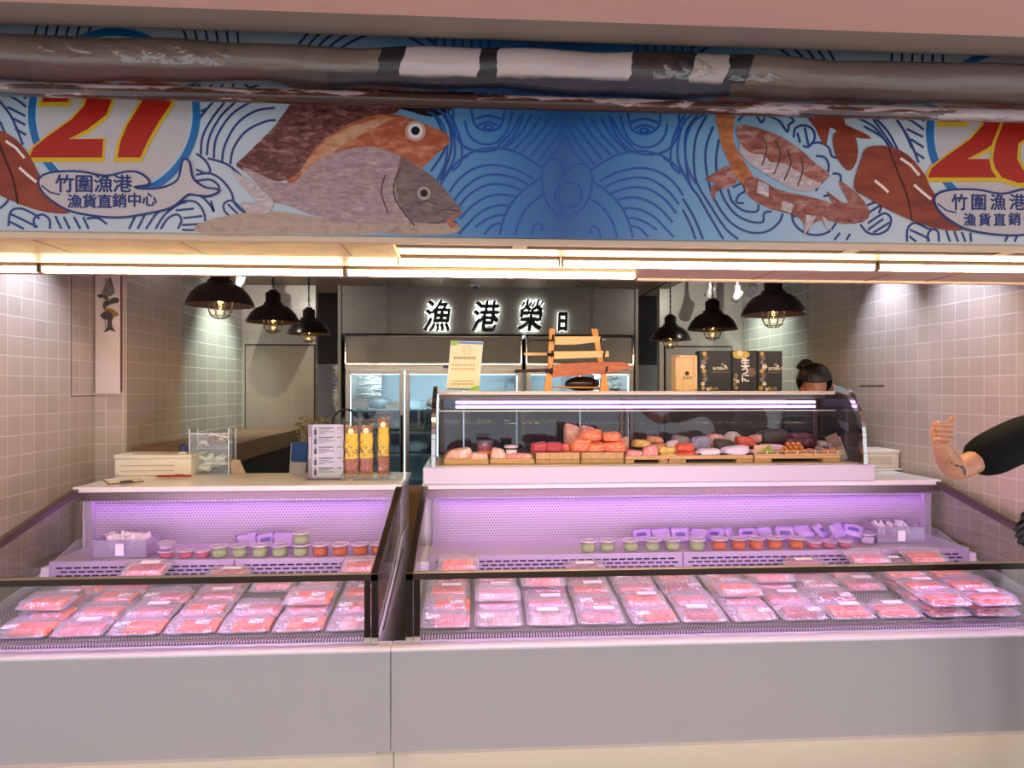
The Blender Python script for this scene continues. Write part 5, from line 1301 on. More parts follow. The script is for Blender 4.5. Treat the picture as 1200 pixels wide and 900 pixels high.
# wooden box
y = 3.93
t = thing('wooden_box', 'upright pale wooden box with a recessed front beside the black boxes', 'box', (xat(803, y), y, ZT), None, (0, 0, .12))
PW = wood('pale_box_wood', '#e3b877', '#efcf98', (20, 20, 4), .5)
w, h = .069, .218
MB().box(-w, w, -.012, .05, 0, h, bev=.002).build('box_back', PW, t)
m = MB()
for a, c, e, g_ in ((-w, -w + .022, 0, h), (w - .022, w, 0, h), (-w, w, 0, .012), (-w, w, h - .018, h)): m.box(a, c, -.020, -.012, e, g_, bev=.0015)
m.build('box_frame', PW, t)
MB().tube([(.006, -.0125, .107), (.006, -.0145, .107)], .013, 20).build('round_mark', plain('brown_ink', '#4a2a14', .5), t)
text_obj('caption', '漁港榮', .021, plain('brown_ink', '#4a2a14', .5), t, (-.024, -.0128, .072))
# black gift boxes
y = 3.95; GOLD = plain('gold_print', '#b79a45', .35, .3); IVORY = plain('ivory_print', '#d9cba8', .4); GREYF = plain('grey_print', '#77716b', .4); BRN = plain('brown_print', '#7a5a3c', .4)
BBX = plain('black_card', '#17130f', .4)
def blossom(mats, cx, cz, r, n, seed, d):
    rr = random.Random(seed)
    for k in range(n):
        a = 2 * math.pi * k / n + seed
        mats.prism([(cx + r * .62 * math.cos(a) + r * .42 * math.cos(b_), cz + r * .62 * math.sin(a) + r * .42 * math.sin(b_)) for b_ in [i * math.pi / 5 for i in range(10)]], 'Y', -d, -d + .0006)
    mats.prism([(cx + r * .3 * math.cos(b_), cz + r * .3 * math.sin(b_)) for b_ in [i * math.pi / 5 for i in range(10)]], 'Y', -d - .0004, -d)
def black_box(p0, p1, py, kind, label):
    x0, x1 = xat(p0, y), xat(p1, y); w, h = (x1 - x0) / 2 - .0015, (461.4 - py) * y * 1.0 / F / .985
    t = thing('black_gift_box', label, 'box', ((x0 + x1) / 2, y, ZT), 'black gift boxes on the sushi case')
    MB().box(-w, w, 0, .07, 0, h, bev=.002).build('box', BBX, t)
    g_, iv, gr, br = MB(), MB(), MB(), MB(); rr = random.Random(int(p0))
    if kind == 'side':
        for i in range(9):
            mb = (g_, iv, gr, br)[i % 4]; cz = .018 + i * (h - .036) / 8
            blossom(mb, -w + .016 + rr.uniform(0, .026), cz, .012 + .006 * rr.random(), 5, i, .0006 + .0006 * (i % 4))
        for i in range(4): blossom((iv, g_, br, gr)[i], -w + .055 + i * .018, .012 + .004 * (i % 2), .011, 5, i + 3, .0006 + .0006 * (i % 4))
        blossom(gr, w * .45, h * .66, .011, 5, 1, .0008); blossom(iv, w * .62, h * .62, .008, 5, 2, .0014)
        its = [(text_mesh(ch, .022, offset=.0004), Mx((-w * .18 + i * .0195, -.0008, h * .525), (math.pi / 2, 0, 0))) for i, ch in enumerate('漁港榮水產')]
        join_meshes('lettering', its, IVORY, t)
        MB().box(-w * .22, w * .85, -.0012, 0, h * .46, h * .475).build('gold_line', BRN, t)
    else:
        for i in range(7): blossom((g_, br, gr, iv)[i % 4], -w + .014 + rr.uniform(0, .02), .02 + i * .013, .012, 5, i, .0006 + .0006 * (i % 4))
        m = MB(); m.prism([(-w * .35 + .058 * math.cos(a), h * .90 + .026 * math.sin(a)) for a in [i * .26 for i in range(24)] if h * .90 + .026 * math.sin(a) < h and -w * .35 + .058 * math.cos(a) > -w], 'Y', -.0007, 0); m.build('bowl_print', GOLD, t)
        blossom(iv, -w * .4, h * .93, .018, 5, 3, .0022)
        m = MB(); blossom(m, w * .5, h * .46, .030, 6, 2, .0014); m.build('brown_bloom', BRN, t)
        its = [(text_mesh(ch, .056, offset=.002), Mx((-.026, -.003, h * (.62 - i * .19)), (math.pi / 2, 0, 0))) for i, ch in enumerate('生うに')]
        join_meshes('lettering', its, plain('white_print', '#e9e4d8', .4), t)
    for nm, mb, mt in (('gold_blossoms', g_, GOLD), ('ivory_blossoms', iv, IVORY), ('grey_blossoms', gr, GREYF), ('brown_blossoms', br, BRN)):
        if len(mb.bm.verts): mb.build(nm, mt, t)
black_box(819, 857.5, 414, 'side', 'black gift box with blossoms, beside the wooden box')
black_box(858, 887.5, 413.5, 'mid', 'black gift box with big white writing, between the other two')
black_box(888, 917, 414, 'side', 'black gift box with blossoms, nearest the woman behind the case')

# ------------------------------------------------------------------ left worktop
ZK = ZW + .0008
p = at(178, 558, Z=ZK)
def foam_stack(px0, px1, pyb, h, label, n):
    a, c = at(px0, pyb, Z=ZK), at(px1, pyb, Z=ZK); w = (c.x - a.x) / 2; d = .11
    t = thing('foam_box', label, 'foam box', ((a.x + c.x) / 2, a.y + d, ZK))
    MB().box(-w, w, -d, d, 0, h * .80, bev=.006, seg=2).build('body', CREAM, t)
    MB().box(-w - .004, w + .004, -d - .004, d + .004, h * .80, h, bev=.005, seg=2).build('lid', CREAM, t)
    m = MB()
    for k in range(n): m.box(-w * .86, w * .55, -d - .0030, -d + .002, h * (.22 + .5 * k / n), h * (.22 + .5 * k / n) + .006, bev=.001)
    m.build('ribs', plain('cream_shadow', '#cdbfa4', .5), t)
    return t
foam_stack(134, 222, 558, .125, 'long cream foam box at the left end of the white worktop', 2)
a = at(1013, 551, Z=ZK)
t2 = foam_stack(1011, 1053, 551, .115, 'cream foam box at the right end of the right worktop', 4); t2.location.y -= .02; t2.location.z += .014
o = MB().box(-.135, .14, -.125, .11, 0, .012, bev=.003).build('foam_sheet', CREAM, None, (t2.location.x - .005, t2.location.y, ZK)); tag(o, 'spare cream foam lid lying under the right foam box', 'foam lid')  # spare lid of a foam box, lying flat
# acrylic box with sachets
a, c = at(222, 556, Z=ZK), at(267, 556, Z=ZK)
w, d, h = (c.x - a.x) / 2, .06, .275; bxx, bxy = (a.x + c.x) / 2, a.y + .06
t = thing('acrylic_box', 'open clear acrylic box of packets on the left worktop', 'acrylic box', (bxx, bxy, ZK))
for x0, x1, y0, y1, z0, z1 in ((-w, -w + .004, -d, d, 0, h), (w - .004, w, -d, d, 0, h), (-w, w, d - .004, d, 0, h - .02), (-w, w, -d, d, 0, .004)): pass
MB().box(-w, -w + .004, -d, d, 0, h).build('side_panel', ACRYL, t); MB().box(w - .004, w, -d, d, 0, h).build('side_panel', ACRYL, t)
MB().box(-w + .004, w - .004, -d, -d + .004, 0, h - .03).build('front_panel', ACRYL, t); MB().box(-w + .004, w - .004, d - .004, d, 0, h - .03).build('back_panel', ACRYL, t)
MB().box(-w + .004, w - .004, -d + .004, d - .004, 0, .005).build('floor_panel', ACRYL, t)
MB().box(-w + .004, w - .004, -d + .004, d - .004, h * .54, h * .54 + .004).build('shelf_panel', ACRYL, t)
m = MB()
for x in (-w, w):
    for yy in (-d, d): m.box(x - .003, x + .003, yy - .003, yy + .003, 0, h, bev=.001)
m.box(-w, w, -d - .003, -d + .003, h - .033, h - .028); m.build('polished_edges', plain('acrylic_edge_white', '#e8efec', .1), t)
SA1 = plain('pale_packet', '#f6f2e6', .35, nz=.1, nscale=40); SA2 = plain('green_print_packet', '#a9b79a', .4); SA3 = plain('brown_print_packet', '#8d765c', .4)
sm = []
for i, mt in enumerate((SA1, SA2, SA3)):
    me = packet_mesh(.062, .045, 2 * i + 3); me.name = 'condiment_packet'; me.materials[0] = mt if i != 1 else SA1; me.materials[1] = (SA2, SA2, SA1)[i]; sm.append(me)
rr = random.Random(5)
for lvl, z0, n, zmax in ((0, .03, 20, .075), (1, h * .54 + .032, 16, .05)):
    for i in range(n):
        o = link('condiment_packet', sm[rr.choice((0, 0, 1)) if lvl == 0 else rr.choice((0, 2, 2))], None, (bxx + rr.uniform(-w + .036, w - .036), bxy + rr.uniform(-d + .026, d - .026), ZK + z0 + zmax * i / n), (rr.uniform(-.8, .8), rr.uniform(-.5, .5), rr.uniform(-.4, .4)))
        tag(o, ('small pale packet heaped in the lower half of the acrylic box', 'small brownish packet heaped in the upper half of the acrylic box')[lvl], 'packet', ('packets in the lower half of the acrylic box', 'packets in the upper half of the acrylic box')[lvl])
# bottle behind foam box
a = at(212, 535, Y=4.06)
t = thing('spray_bottle', 'small white and navy bottle behind the cream foam box', 'bottle', (a.x, 4.085, ZK))
MB().lathe([(0, 0), (.03, 0), (.032, .01), (.032, .12), (.018, .14), (0, .14)], 16).build('body', plain('bottle_white', '#e6e4e8', .3), t)
MB().lathe([(.019, .138), (.019, .165), (.012, .185), (0, .187)], 14).build('cap', plain('bottle_navy', '#1f2a55', .3), t)
MB().prism([(-.006, .14), (.03, .145), (.045, .12), (.03, .165), (-.002, .185)], 'Y', -.012, .012).build('trigger', plain('bottle_navy', '#1f2a55', .3), t)
# clipboard, pens
a = at(142, 564, Z=ZK)
t = thing('clipboard', 'brown clipboard with cream paper at the left edge of the worktop', 'clipboard', (a.x, a.y + .02, ZK), None, (0, 0, .62))
MB().box(-.085, .085, -.115, .115, 0, .004, bev=.001).build('board', plain('clip_brown', '#7a5a3a', .5), t)
MB().box(-.080, .080, -.110, .100, .004, .0055).build('paper', plain('paper_cream', '#efe0bd', .6), t)
MB().box(-.03, .03, -.117, -.095, .0055, .012, bev=.002).build('clip', STEELD, t)
a, c = at(183, 558, Z=ZK + .007), at(224, 557.5, Z=ZK + .007)
t = thing('red_pen', 'red pen lying on the white worktop before the acrylic box', 'pen', (0, 0, 0))
dv = (c - a)
MB().tube([a, a + dv * .08, a + dv * .6, c], [.003, .006, .0065, .006], 10).build('barrel', plain('pen_red', '#a81f2a', .3), t)
MB().tube([a - dv * .03, a + dv * .02], [.001, .003], 8).build('tip', STEEL, t)
q = a + dv * .55; MB().box(q.x, q.x + .05, q.y - .002, q.y + .002, q.z + .006, q.z + .009).build('pen_clip', plain('pen_red', '#a81f2a', .3), t)
a, c = at(199, 555.5, Z=ZK + .006), at(226, 553, Z=ZK + .006)
t = thing('grey_pen', 'pale grey pen lying behind the red pen', 'pen', (0, 0, 0))
MB().tube([a, a + (c - a) * .1, c], [.002, .005, .005], 8).build('barrel', plain('pen_grey', '#aab4c0', .3), t)
MB().tube([a + (c - a) * .7, c + (c - a) * .03], .0056, 8).build('cap', plain('pen_cap_blue', '#7f93ad', .3), t)
# menu stand
a, c = at(361, 562, Z=ZK), at(402, 562, Z=ZK); w = (c.x - a.x) / 2; yb = a.y; s = yb / F * .992
t = thing('menu_stand', 'acrylic menu stand with a lilac sheet of drink lists', 'menu', ((a.x + c.x) / 2, yb, ZK), None, (0, 0, 0))
h = 64 * s * 1.0
MB().box(-w, w, .001, .004, .004, h, bev=.0005).build('acrylic_sheet', ACRYL, t)
MB().box(-w, w, -.03, .05, 0, .004, bev=.001).build('stand_foot', ACRYL, t)
MB().box(-w, w, .0041, .0055, .006, h - .001).build('menu_paper', plain('menu_lilac', '#d8cddc', .5), t)
m = MB(); m.box(-w + .001, -w + .022, -.0005, .0008, .008, h - .002); m.build('grey_side_band', plain('menu_grey', '#8f8790', .5), t)
m = MB()
for k in range(9): m.box(-w + .008, -w + .015, -.0012, -.0004, h * .38 + k * .014, h * .38 + k * .014 + .009)
m.build('side_lettering', plain('menu_pale', '#e9e2ea', .5), t)
m = MB()
for k, zf in enumerate((.93, .76, .58, .38, .2)):
    for j, ln in enumerate((.58, .42, .62, .25)):
        if k == 4 and j == 3: continue
        m.box(-w * .40, -w * .40 + w * 1.9 * ln * .75, -.0006, .0009, h * zf - j * .0105, h * zf - j * .0105 + (.0042 if j == 0 else .0024))
    m.box(w * .66, w * .86, -.0006, .0009, h * zf, h * zf + .004)
    m.prism([(-w * .66, h * zf - .038), (-w * .52, h * zf - .038), (-w * .52, h * zf - .012), (-w * .57, h * zf - .004), (-w * .57, h * zf + .008), (-w * .61, h * zf + .008), (-w * .61, h * zf - .004), (-w * .66, h * zf - .012)], 'Y', -.0006, .0009)
m.build('menu_lettering', plain('menu_ink', '#4b434d', .5), t)
MB().box(-w, w, -.032, -.026, 0, .012, bev=.001).build('front_edge', plain('acrylic_dark', '#5e5560', .2), t)
# snack bags in a clear tray
SNK = slicemat('snack_filling', '#6a3212', '#b87434', (1, 1, 1), 90, .5)
LABY, nt, b = newmat('yellow_snack_label'); setp(b, '#e2c000', .35)
fz = noise(nt, texco(nt, 'Object', (1, 1, .8)), 46, 2); nt.links.new(ramp(nt, fz, [(.50, '#ecca08'), (.58, '#3d2f14'), (.63, '#ecca08')], 'CONSTANT'), b.inputs['Base Color'])
FILM = clear('bag_film', '#faf8f2', .0, .08, .03, '#f4efe2', wob=.9)
a = at(432, 563, Z=ZK)
bt = thing('acrylic_tray', 'clear acrylic tray holding the three snack bags', 'tray', (a.x, a.y + .035, ZK))
MB().box(-.155, .155, -.04, .045, 0, .004).build('floor_panel', ACRYL, bt)
m = MB()
for x0, x1, y0, y1 in ((-.155, .155, -.04, -.037), (-.155, .155, .042, .045), (-.155, -.152, -.04, .045), (.152, .155, -.04, .045)): m.box(x0, x1, y0, y1, .004, .035)
m.build('rim_panel', ACRYL, bt)
def snack(px, pyt, wpx, label, grp='snack bags beside the menu'):
    y = a.y + .03; x = xat(px, y); s = y / F; h = (558 - pyt) * s; w = wpx * s / 2
    t = thing('snack_bag', label, 'snack bag', (x, y, ZK + .0045), grp)
    def fn(sx_, k=1.0, z0=0, z1=1.0):
        def g_(u, v):
            z = z0 + (z1 - z0) * v; bul = max(0, math.sin(math.pi * min(1, max(0, z * 1.02)))) ** .4
            an = math.pi * 2 * u
            return (w * k * math.cos(an) * (1 - .06 * math.sin(z * 23 + px)), .024 * k * bul * math.sin(an), h * z)
        return g_
    MB().grid(fn(1, .80, .01, .36), 20, 12).build('snack_filling', SNK, t)
    MB().grid(fn(1, .76, .36, .80), 20, 12).build('yellow_label', LABY, t)
    MB().grid(fn(1, .70, .80, .93), 20, 6).build('snack_top', SNK, t)
    x_, = (0,)
    m = MB(); m.tube([(0, -.0195, h * .84), (0, -.0215, h * .84)], .016, 16); m.build('round_sticker', plain('sticker_pale', '#efe7b4', .4), t)
    MB().grid(fn(1, 1.0, .0, 1.0), 24, 22).build('clear_bag', FILM, t)
    m = MB(); m.grid(lambda u, v: (-w * 1.1 + 2.2 * w * u, .004 * math.sin(u * 14 + px), h * (.97 + .09 * v) + .006 * math.sin(u * 9)), 12, 2); m.build('crimped_top', FILM, t)
snack(412, 492, 20, 'snack bag with yellow label nearest the menu stand'); snack(429.5, 491, 19, 'snack bag with yellow label in the middle of the tray'); snack(449.5, 483, 17, 'tallest snack bag with yellow label at the right of the tray')
# black ring handle and dried plant, counter behind
y = 4.02; s = y / F
t = thing('wire_ring_stand', 'round black ring stand behind the menu', 'ring stand', (xat(405, y), y, ZK))
zc = (556 - 496) * s
MB().tube([(.079 * math.cos(q), 0, zc + .079 * math.sin(q)) for q in [i * 2 * math.pi / 28 for i in range(28)]], .007, 8, closed=True).build('ring', BLACK, t)
MB().tube([(0, 0, .0), (0, 0, zc - .079)], .006, 8).build('stem', BLACK, t)
MB().lathe([(0, 0), (.05, 0), (.05, .006), (0, .008)], 20).build('foot', BLACK, t)
WCT = wood('brown_counter_wood', '#7a5c42', '#957255', (20, 2, 20), .45)
t = thing('wooden_counter', 'long brown wooden counter along the left wall behind the display', 'counter', (-1.9, 5.4, 0))
MB().box(-.29, .28, -1.0, .95, 1.09, 1.225, bev=.004).build('top', WCT, t)
MB().box(-.285, .20, -.96, .93, FLZ, 1.088).build('body', plain('dark_cabinet', '#33291f', .5), t)  # dark colour stands in for the shadow under the counter top
MB().box(.20, .205, -.9, .9, .1, 1.02).build('cabinet_front', plain('dark_cabinet_front', '#2a211a', .5), t)
t = thing('dried_plant', 'dried pale green plant in a vase on the wooden counter', 'plant', (xat(372, 5.2), 5.2, .9))
MB().lathe([(0, 0), (.05, 0), (.06, .08), (.035, .19), (.03, .19), (0, .19)], 16).build('vase', plain('vase_grey', '#6b665e', .4), t)
rr = random.Random(3); m = MB(); m2 = MB()
for k in range(46):
    an = rr.uniform(0, 6.28); l = rr.uniform(.07, .17); top = Vector((math.cos(an) * l * .95, math.sin(an) * l * .5, .36 + rr.uniform(-.05, .12)))
    m.tube([(0, 0, .18), (top.x * .4, top.y * .4, .29), top], .0025, 4)
    for j in range(5):
        q = top + Vector((rr.uniform(-.035, .035), rr.uniform(-.03, .03), rr.uniform(-.04, .02))); m2.ball(q, .010, sub=1, sq=(1, 1, .7), jit=.2)
m.build('stems', plain('dry_stem', '#8f8458', .7), t); m2.build('seed_heads', plain('dry_seed', '#a89a62', .7, nz=.2, nscale=40), t)
t = thing('work_table', 'low dark work table behind the left counter', 'table', (-1.05, 5.1, 0))
MB().box(-.47, .45, -.35, .35, .86, .90, bev=.004).build('top', plain('dark_top', '#3b352f', .4), t)
for sx_ in (-1, 1):
    for sy_ in (-1, 1): MB().box(sx_ * .42 - .02, sx_ * .42 + .02, sy_ * .3 - .02, sy_ * .3 + .02, FLZ, .86).build('leg', STEELD, t)
y = 4.9; xc = xat(348, y)
t = thing('drink_carton', 'blue and white paper bag behind the left worktop', 'bag', (xc, y, .9005), None, (0, .06, .2))
h = zat(348, 519, y) - .90
MB().box(-.058, .058, -.035, .035, 0, h, bev=.006, seg=2).build('bag', plain('bag_white', '#dcdde0', .5), t)
MB().box(-.052, .061, -.0385, .02, h * .55, h * 1.02, bev=.004).build('blue_panel', plain('bag_blue', '#2459a8', .45), t)
MB().box(-.054, -.03, -.037, -.034, h * .35, h * .6).build('white_label', plain('bag_white', '#dcdde0', .5), t)
t = thing('paper_wrap', 'crumpled clear film wrap standing beside the wooden counter', 'wrap', (xat(279, 4.18), 4.16, ZK - .0005 + .0))
t.location = (xat(279, 4.07), 4.075, ZK)
MB().prism([(-.035, 0), (.045, 0), (.01, .085), (-.03, .09), (-.05, .07)], 'Y', -.006, .006, bev=.002).build('film', plain('kraft_film', '#b39a80', .3, nz=.2, nscale=30), t)
# boxes seen through the gap between the counters
y = 4.5
t = thing('cardboard_box', 'cardboard box seen through the gap between the counters', 'cardboard box', (xat(487, y), y, 0))
MB().box(-.17, .17, -.15, .15, FLZ, zat(487, 572, y), bev=.004).build('carton', plain('cardboard', '#b58d5c', .7, nz=.06, nscale=12), t)
MB().box(-.17, .17, -.152, -.150, .45, .50).build('packing_tape', plain('tape_brown', '#8d6a42', .3), t)

# ------------------------------------------------------------------ fish ornament on the pier
y = 4.318
t = thing('ornament_panel', 'narrow cream panel on the left pier behind the fish ornament', 'panel', (0, 0, 0))
x0, x1 = xat(112.5, y), xat(142, y)
MB().box(x0, x1, 4.303, 4.321, zat(128, 462, y), 2.55, bev=.006, seg=2).build('panel_board', plain('cream_board', '#ddd0bf', .35), t)
x2 = xat(143.2, y); MB().box(x1, x2, 4.306, 4.321, zat(128, 459, y), 2.55).build('red_edge', plain('dull_red', '#7a453a', .4), t)
t = thing('fish_ornament', 'carved fish ornament in three pieces hanging on the cream panel', 'ornament', (0, 0, 0))
y = 4.298
def orn(pts, mat, nm, th=.012):
    m = MB(); m.prism([(lambda p: (p.x, p.z))(at(100 + a / 6, 310 + b_ / 6, Y=y)) for a, b_ in pts], 'Y', y - th, y + .004, bev=.002); m.build(nm, mat, t)
FG = plain('grey_fish_carving', '#77706a', .4, nz=.35, nscale=40); FD = plain('dark_fish_carving', '#4a4541', .4, nz=.35, nscale=30); FY = plain('amber_fish_carving', '#a5762c', .4)
orn(smooth_pts([(168, 100), (182, 104), (198, 170), (202, 200), (185, 215), (165, 225), (130, 210), (125, 195)], True, 3), FG, 'head')
orn([(85, 218), (118, 210), (150, 222), (165, 246), (155, 248), (122, 228), (105, 235)], FD, 'jaw')
orn(smooth_pts([(130, 300), (132, 275), (150, 258), (175, 255), (200, 237), (230, 238), (234, 262), (215, 272), (190, 275), (165, 285), (145, 295), (140, 312)], True, 3), FD, 'body')
orn(smooth_pts([(135, 312), (160, 308), (190, 315), (232, 350), (210, 366), (196, 360), (180, 330), (150, 330)], True, 3), FY, 'fin')
orn([(145, 328), (180, 330), (198, 362), (196, 372), (184, 395), (190, 440), (214, 474), (178, 458), (138, 476), (160, 440), (165, 400), (155, 385), (135, 388), (108, 358), (125, 345)], FD, 'tail', .013)
m = MB(); p = at(128, 326, Y=y); m.tube([(p.x, y, p.z), (p.x, y, 2.5)], .0012, 4); q = at(124, 352, Y=y); m.tube([(q.x, y + .002, q.z), (q.x, y + .002, p.z)], .001, 4); q = at(123, 384, Y=y); m.tube([(q.x, y + .003, q.z), (q.x, y + .003, p.z)], .001, 4); m.build('hanging_cord', BLACK, t)
# flush hatches in the side walls
yA, yB_ = at(83, 400, X=XL).y, 4.325
m = MB()
struct(MB().box(XL - .001, XL + .0015, yA, yA + .006, 1.56, 2.6).box(XL - .001, XL + .0015, yA, yB_, 1.555, 1.561).build('panel_wall', plain('seam_dark', '#6e6054', .6)), 'dark seam of the flush hatch in the left wall', 'wall panel')
y0, y1 = at(1036, 452, X=XR).y, at(1008, 452, X=XR).y
z = at(1022, 452, X=XR).z
struct(MB().box(XR - .003, XR + .001, y0, y1, z - .004, z + .004).build('panel_wall', plain('slot_dark', '#4a3f38', .6)), 'dark slot in the right wall', 'wall panel')

# ------------------------------------------------------------------ header sign letters
y = YB - .03
HALO = glow('halo_white', '#f4fff8', 1.6)
sg = thing('shop_sign', 'black calligraphy shop sign with white backlight on the grey header', 'sign', (0, 0, 0))
for ch, p0, p1, pt, pb in (('漁', 497, 528, 352, 388), ('港', 553, 585, 353, 388), ('榮', 607, 637, 351.5, 387.5), ('日', 654, 664.5, 366.5, 388)):
    a, c = at(p0, pb, Y=y), at(p1, pt, Y=y); w, h = c.x - a.x, c.z - a.z
    for nm, off_, ext, mt, dy in (('backlight', .020, .004, HALO, .012), ('letter', .002 if ch != '日' else .010, .010, BLACKM, -.006)):
        me = text_mesh(ch, h, offset=off_ * h / .3, extrude=ext, shear=.16 if ch != '日' else .05)
        xs = [v.co.x for v in me.vertices]; zs = [v.co.y for v in me.vertices]
        ex = off_ * h / .3
        sx_ = (w + (ex * .6 if nm == 'backlight' else 0)) / (max(xs) - min(xs)); sy_ = (h + (ex * .6 if nm == 'backlight' else 0)) / (max(zs) - min(zs))
        cx, cz = (max(xs) + min(xs)) / 2, (max(zs) + min(zs)) / 2
        for v in me.vertices: v.co.x = (v.co.x - cx) * sx_; v.co.y = (v.co.y - cz) * sy_
        me.materials.clear(); me.materials.append(mt)
        c0 = ((a.x + c.x) / 2, y + dy, (a.z + c.z) / 2)
        if nm == 'letter': join_meshes(nm, [(me.copy(), Mx((k_ * .0045, -.0005 * j_, k_ * .0045), (math.pi / 2, 0, 0))) for j_, k_ in enumerate((-1, 0, 1))], mt, sg, c0)
        else: link(nm, me, sg, c0, (math.pi / 2, 0, 0))
# smoke sensor
p = at(557, 339, Y=6.3)
t = thing('smoke_sensor', 'small white sensor on the brown ceiling above the shop sign', 'sensor', (p.x, 6.3, 2.607))
MB().lathe([(.055, 0), (.055, -.018), (.04, -.03), (0, -.03)], 20).build('base', WHITE, t)
MB().lathe([(.028, -.03), (.024, -.045), (0, -.046)], 16).build('grille', BLACK, t)

# ------------------------------------------------------------------ fridges
FRY = 6.42
STF = plain('fridge_steel', '#a39a90', .3, .9, nz=.05, nscale=12)
INW = plain('fridge_liner', '#c4d4dc', .4)
FL = glow('fridge_lamp', '#e4fbff', 11.0)
FL2 = glow('fridge_side_lamp', '#d4f2ff', 1.4)
FGL = clear('fridge_glass', '#dfe9ee', .05, .02, .0)
fcont = []
def fridge(x0, x1, nd, label, sheet=True):
    t = thing('glass_door_fridge', label, 'fridge', ((x0 + x1) / 2, FRY, 0), 'steel glass door fridges')
    w = (x1 - x0) / 2; zt_, zp, zd, zb = 2.118, 1.845, 1.79, .16
    D = .72
    m = MB(); m.box(-w, -w + .03, .03, D, FLZ, zt_); m.box(w - .03, w, .03, D, FLZ, zt_); m.box(-w, w, D - .03, D, FLZ, zt_); m.box(-w, w, .03, D, zd + .01, zt_); m.box(-w, w, .03, D, FLZ, zb)
    m.build('cabinet', STF, t)
    MB().box(-w + .03, w - .03, D - .034, D - .031, zb, zd).build('liner', INW, t)
    MB().box(-w + .02, w - .02, .0, .03, zp, zt_ - .01, bev=.004).build('grey_fascia', plain('fridge_fascia', '#7f776e', .4, .3), t)
    m = MB(); m.box(-w, -w + .018, -.012, .03, zp - .01, zt_, bev=.003); m.box(w - .018, w, -.012, .03, zp - .01, zt_, bev=.003); m.box(-w, w, -.012, .03, zp - .014, zp + .008, bev=.003); 
    m.build('fascia_frame', MIRROR, t)
    MB().box(-w, w, -.004, .06, zt_, zt_ + .02).build('dark_gap', DARKHOLE, t)
    MB().box(-w, w, -.004, .03, zd, zp - .016, bev=.003).build('top_rail', STF, t)
    q = w * 2 / nd
    MB().box(.10 * w, .10 * w + .13, -.007, -.003, zd + .014, zd + .04).build('control_panel', plain('control_dark', '#3a2622', .3), t)
    for k in range(nd):
        a, c = -w + k * q + .006, -w + (k + 1) * q - .006
        dr = MB()
        f_ = .042
        dr.box(a, a + f_, -.01, .028, zb, zd - .006, bev=.004); dr.box(c - f_, c, -.01, .028, zb, zd - .006, bev=.004)
        dr.box(a + f_, c - f_, -.01, .028, zd - .045, zd - .006, bev=.004); dr.box(a + f_, c - f_, -.01, .028, zb, zb + .05, bev=.004)
        d_ = dr.build('door', STF, t)
        MB().box(a + f_, c - f_, .006, .010, zb + .05, zd - .045).build('door_glass', FGL, d_)
        MB().tube([(c - .02, -.035, .8), (c - .02, -.035, 1.35)], .010, 8).build('door_handle', BLACK, d_)
    for z in (1.40, 1.18, .955, .72, .48):
        MB().box(-w + .035, w - .035, .05, D - .05, z - .018, z).build('shelf', plain('fridge_shelf', '#d4e2ea', .35), t)
    MB().box(-w + .06, w - .06, .05, .075, zd - .045, zd - .02).build('lamp_tube', FL, t)
    for k in range(nd + 1):
        xx = max(-w + .04, min(w - .055, -w + k * q - .006))
        MB().box(xx, xx + .012, .035, .05, .25, zd - .06).build('lamp_tube', FL2, t)  # fill tube added at each door upright to brighten the inside
    return t, w
fa0, fa1 = xat(404, FRY), xat(612, FRY)
fridge(fa0, fa1, 3, 'left steel fridge with three glass doors behind the snack bags and notice')
fb0, fb1 = xat(616, FRY), xat(743, FRY)
fridge(fb0, fb1, 2, 'right steel fridge with glass doors behind the knife rack')
# goods in the fridges
fm_ = [plain('goods_dark', '#3b4048', .4, nz=.2, nscale=20), plain('goods_white', '#dfe6ea', .4), plain('goods_grey', '#8d979c', .4, nz=.2, nscale=14), plain('goods_teal', '#5d8791', .4), plain('goods_tan', '#a08a72', .5)]
rr = random.Random(9)
def goods(kind, mt):
    m = MB()
    if kind == 'storage_tub':
        m.prism([(-.09, 0), (.09, 0), (.10, .09), (-.10, .09)], 'Y', -.10, .10, bev=.008); m.box(-.105, .105, -.105, .105, .09, .10, bev=.003)
    elif kind == 'wrapped_parcel':
        m.ball((0, 0, .062), 1, sub=3, sq=(.12, .09, .06), jit=.04)
    elif kind == 'metal_tray':
        m.prism([(-.12, .0), (.12, .0), (.13, .04), (-.13, .04)], 'Y', -.1, .1, bev=.004); m.ball((0, 0, .045), 1, sub=2, sq=(.10, .08, .03), jit=.1)
    else:
        m.lathe([(0, 0), (.05, 0), (.052, .15), (.03, .18), (.03, .2), (0, .2)], 14)
    return m.mesh(kind, mt)
gm = {(k, i): goods(k, mt) for k in ('storage_tub', 'wrapped_parcel', 'metal_tray', 'tall_jar') for i, mt in enumerate(fm_)}
cn = {0: 'dark', 1: 'white', 2: 'grey', 3: 'teal', 4: 'tan'}
sl = {1.4: 'upper shelf', 1.18: 'second shelf', .955: 'third shelf'}
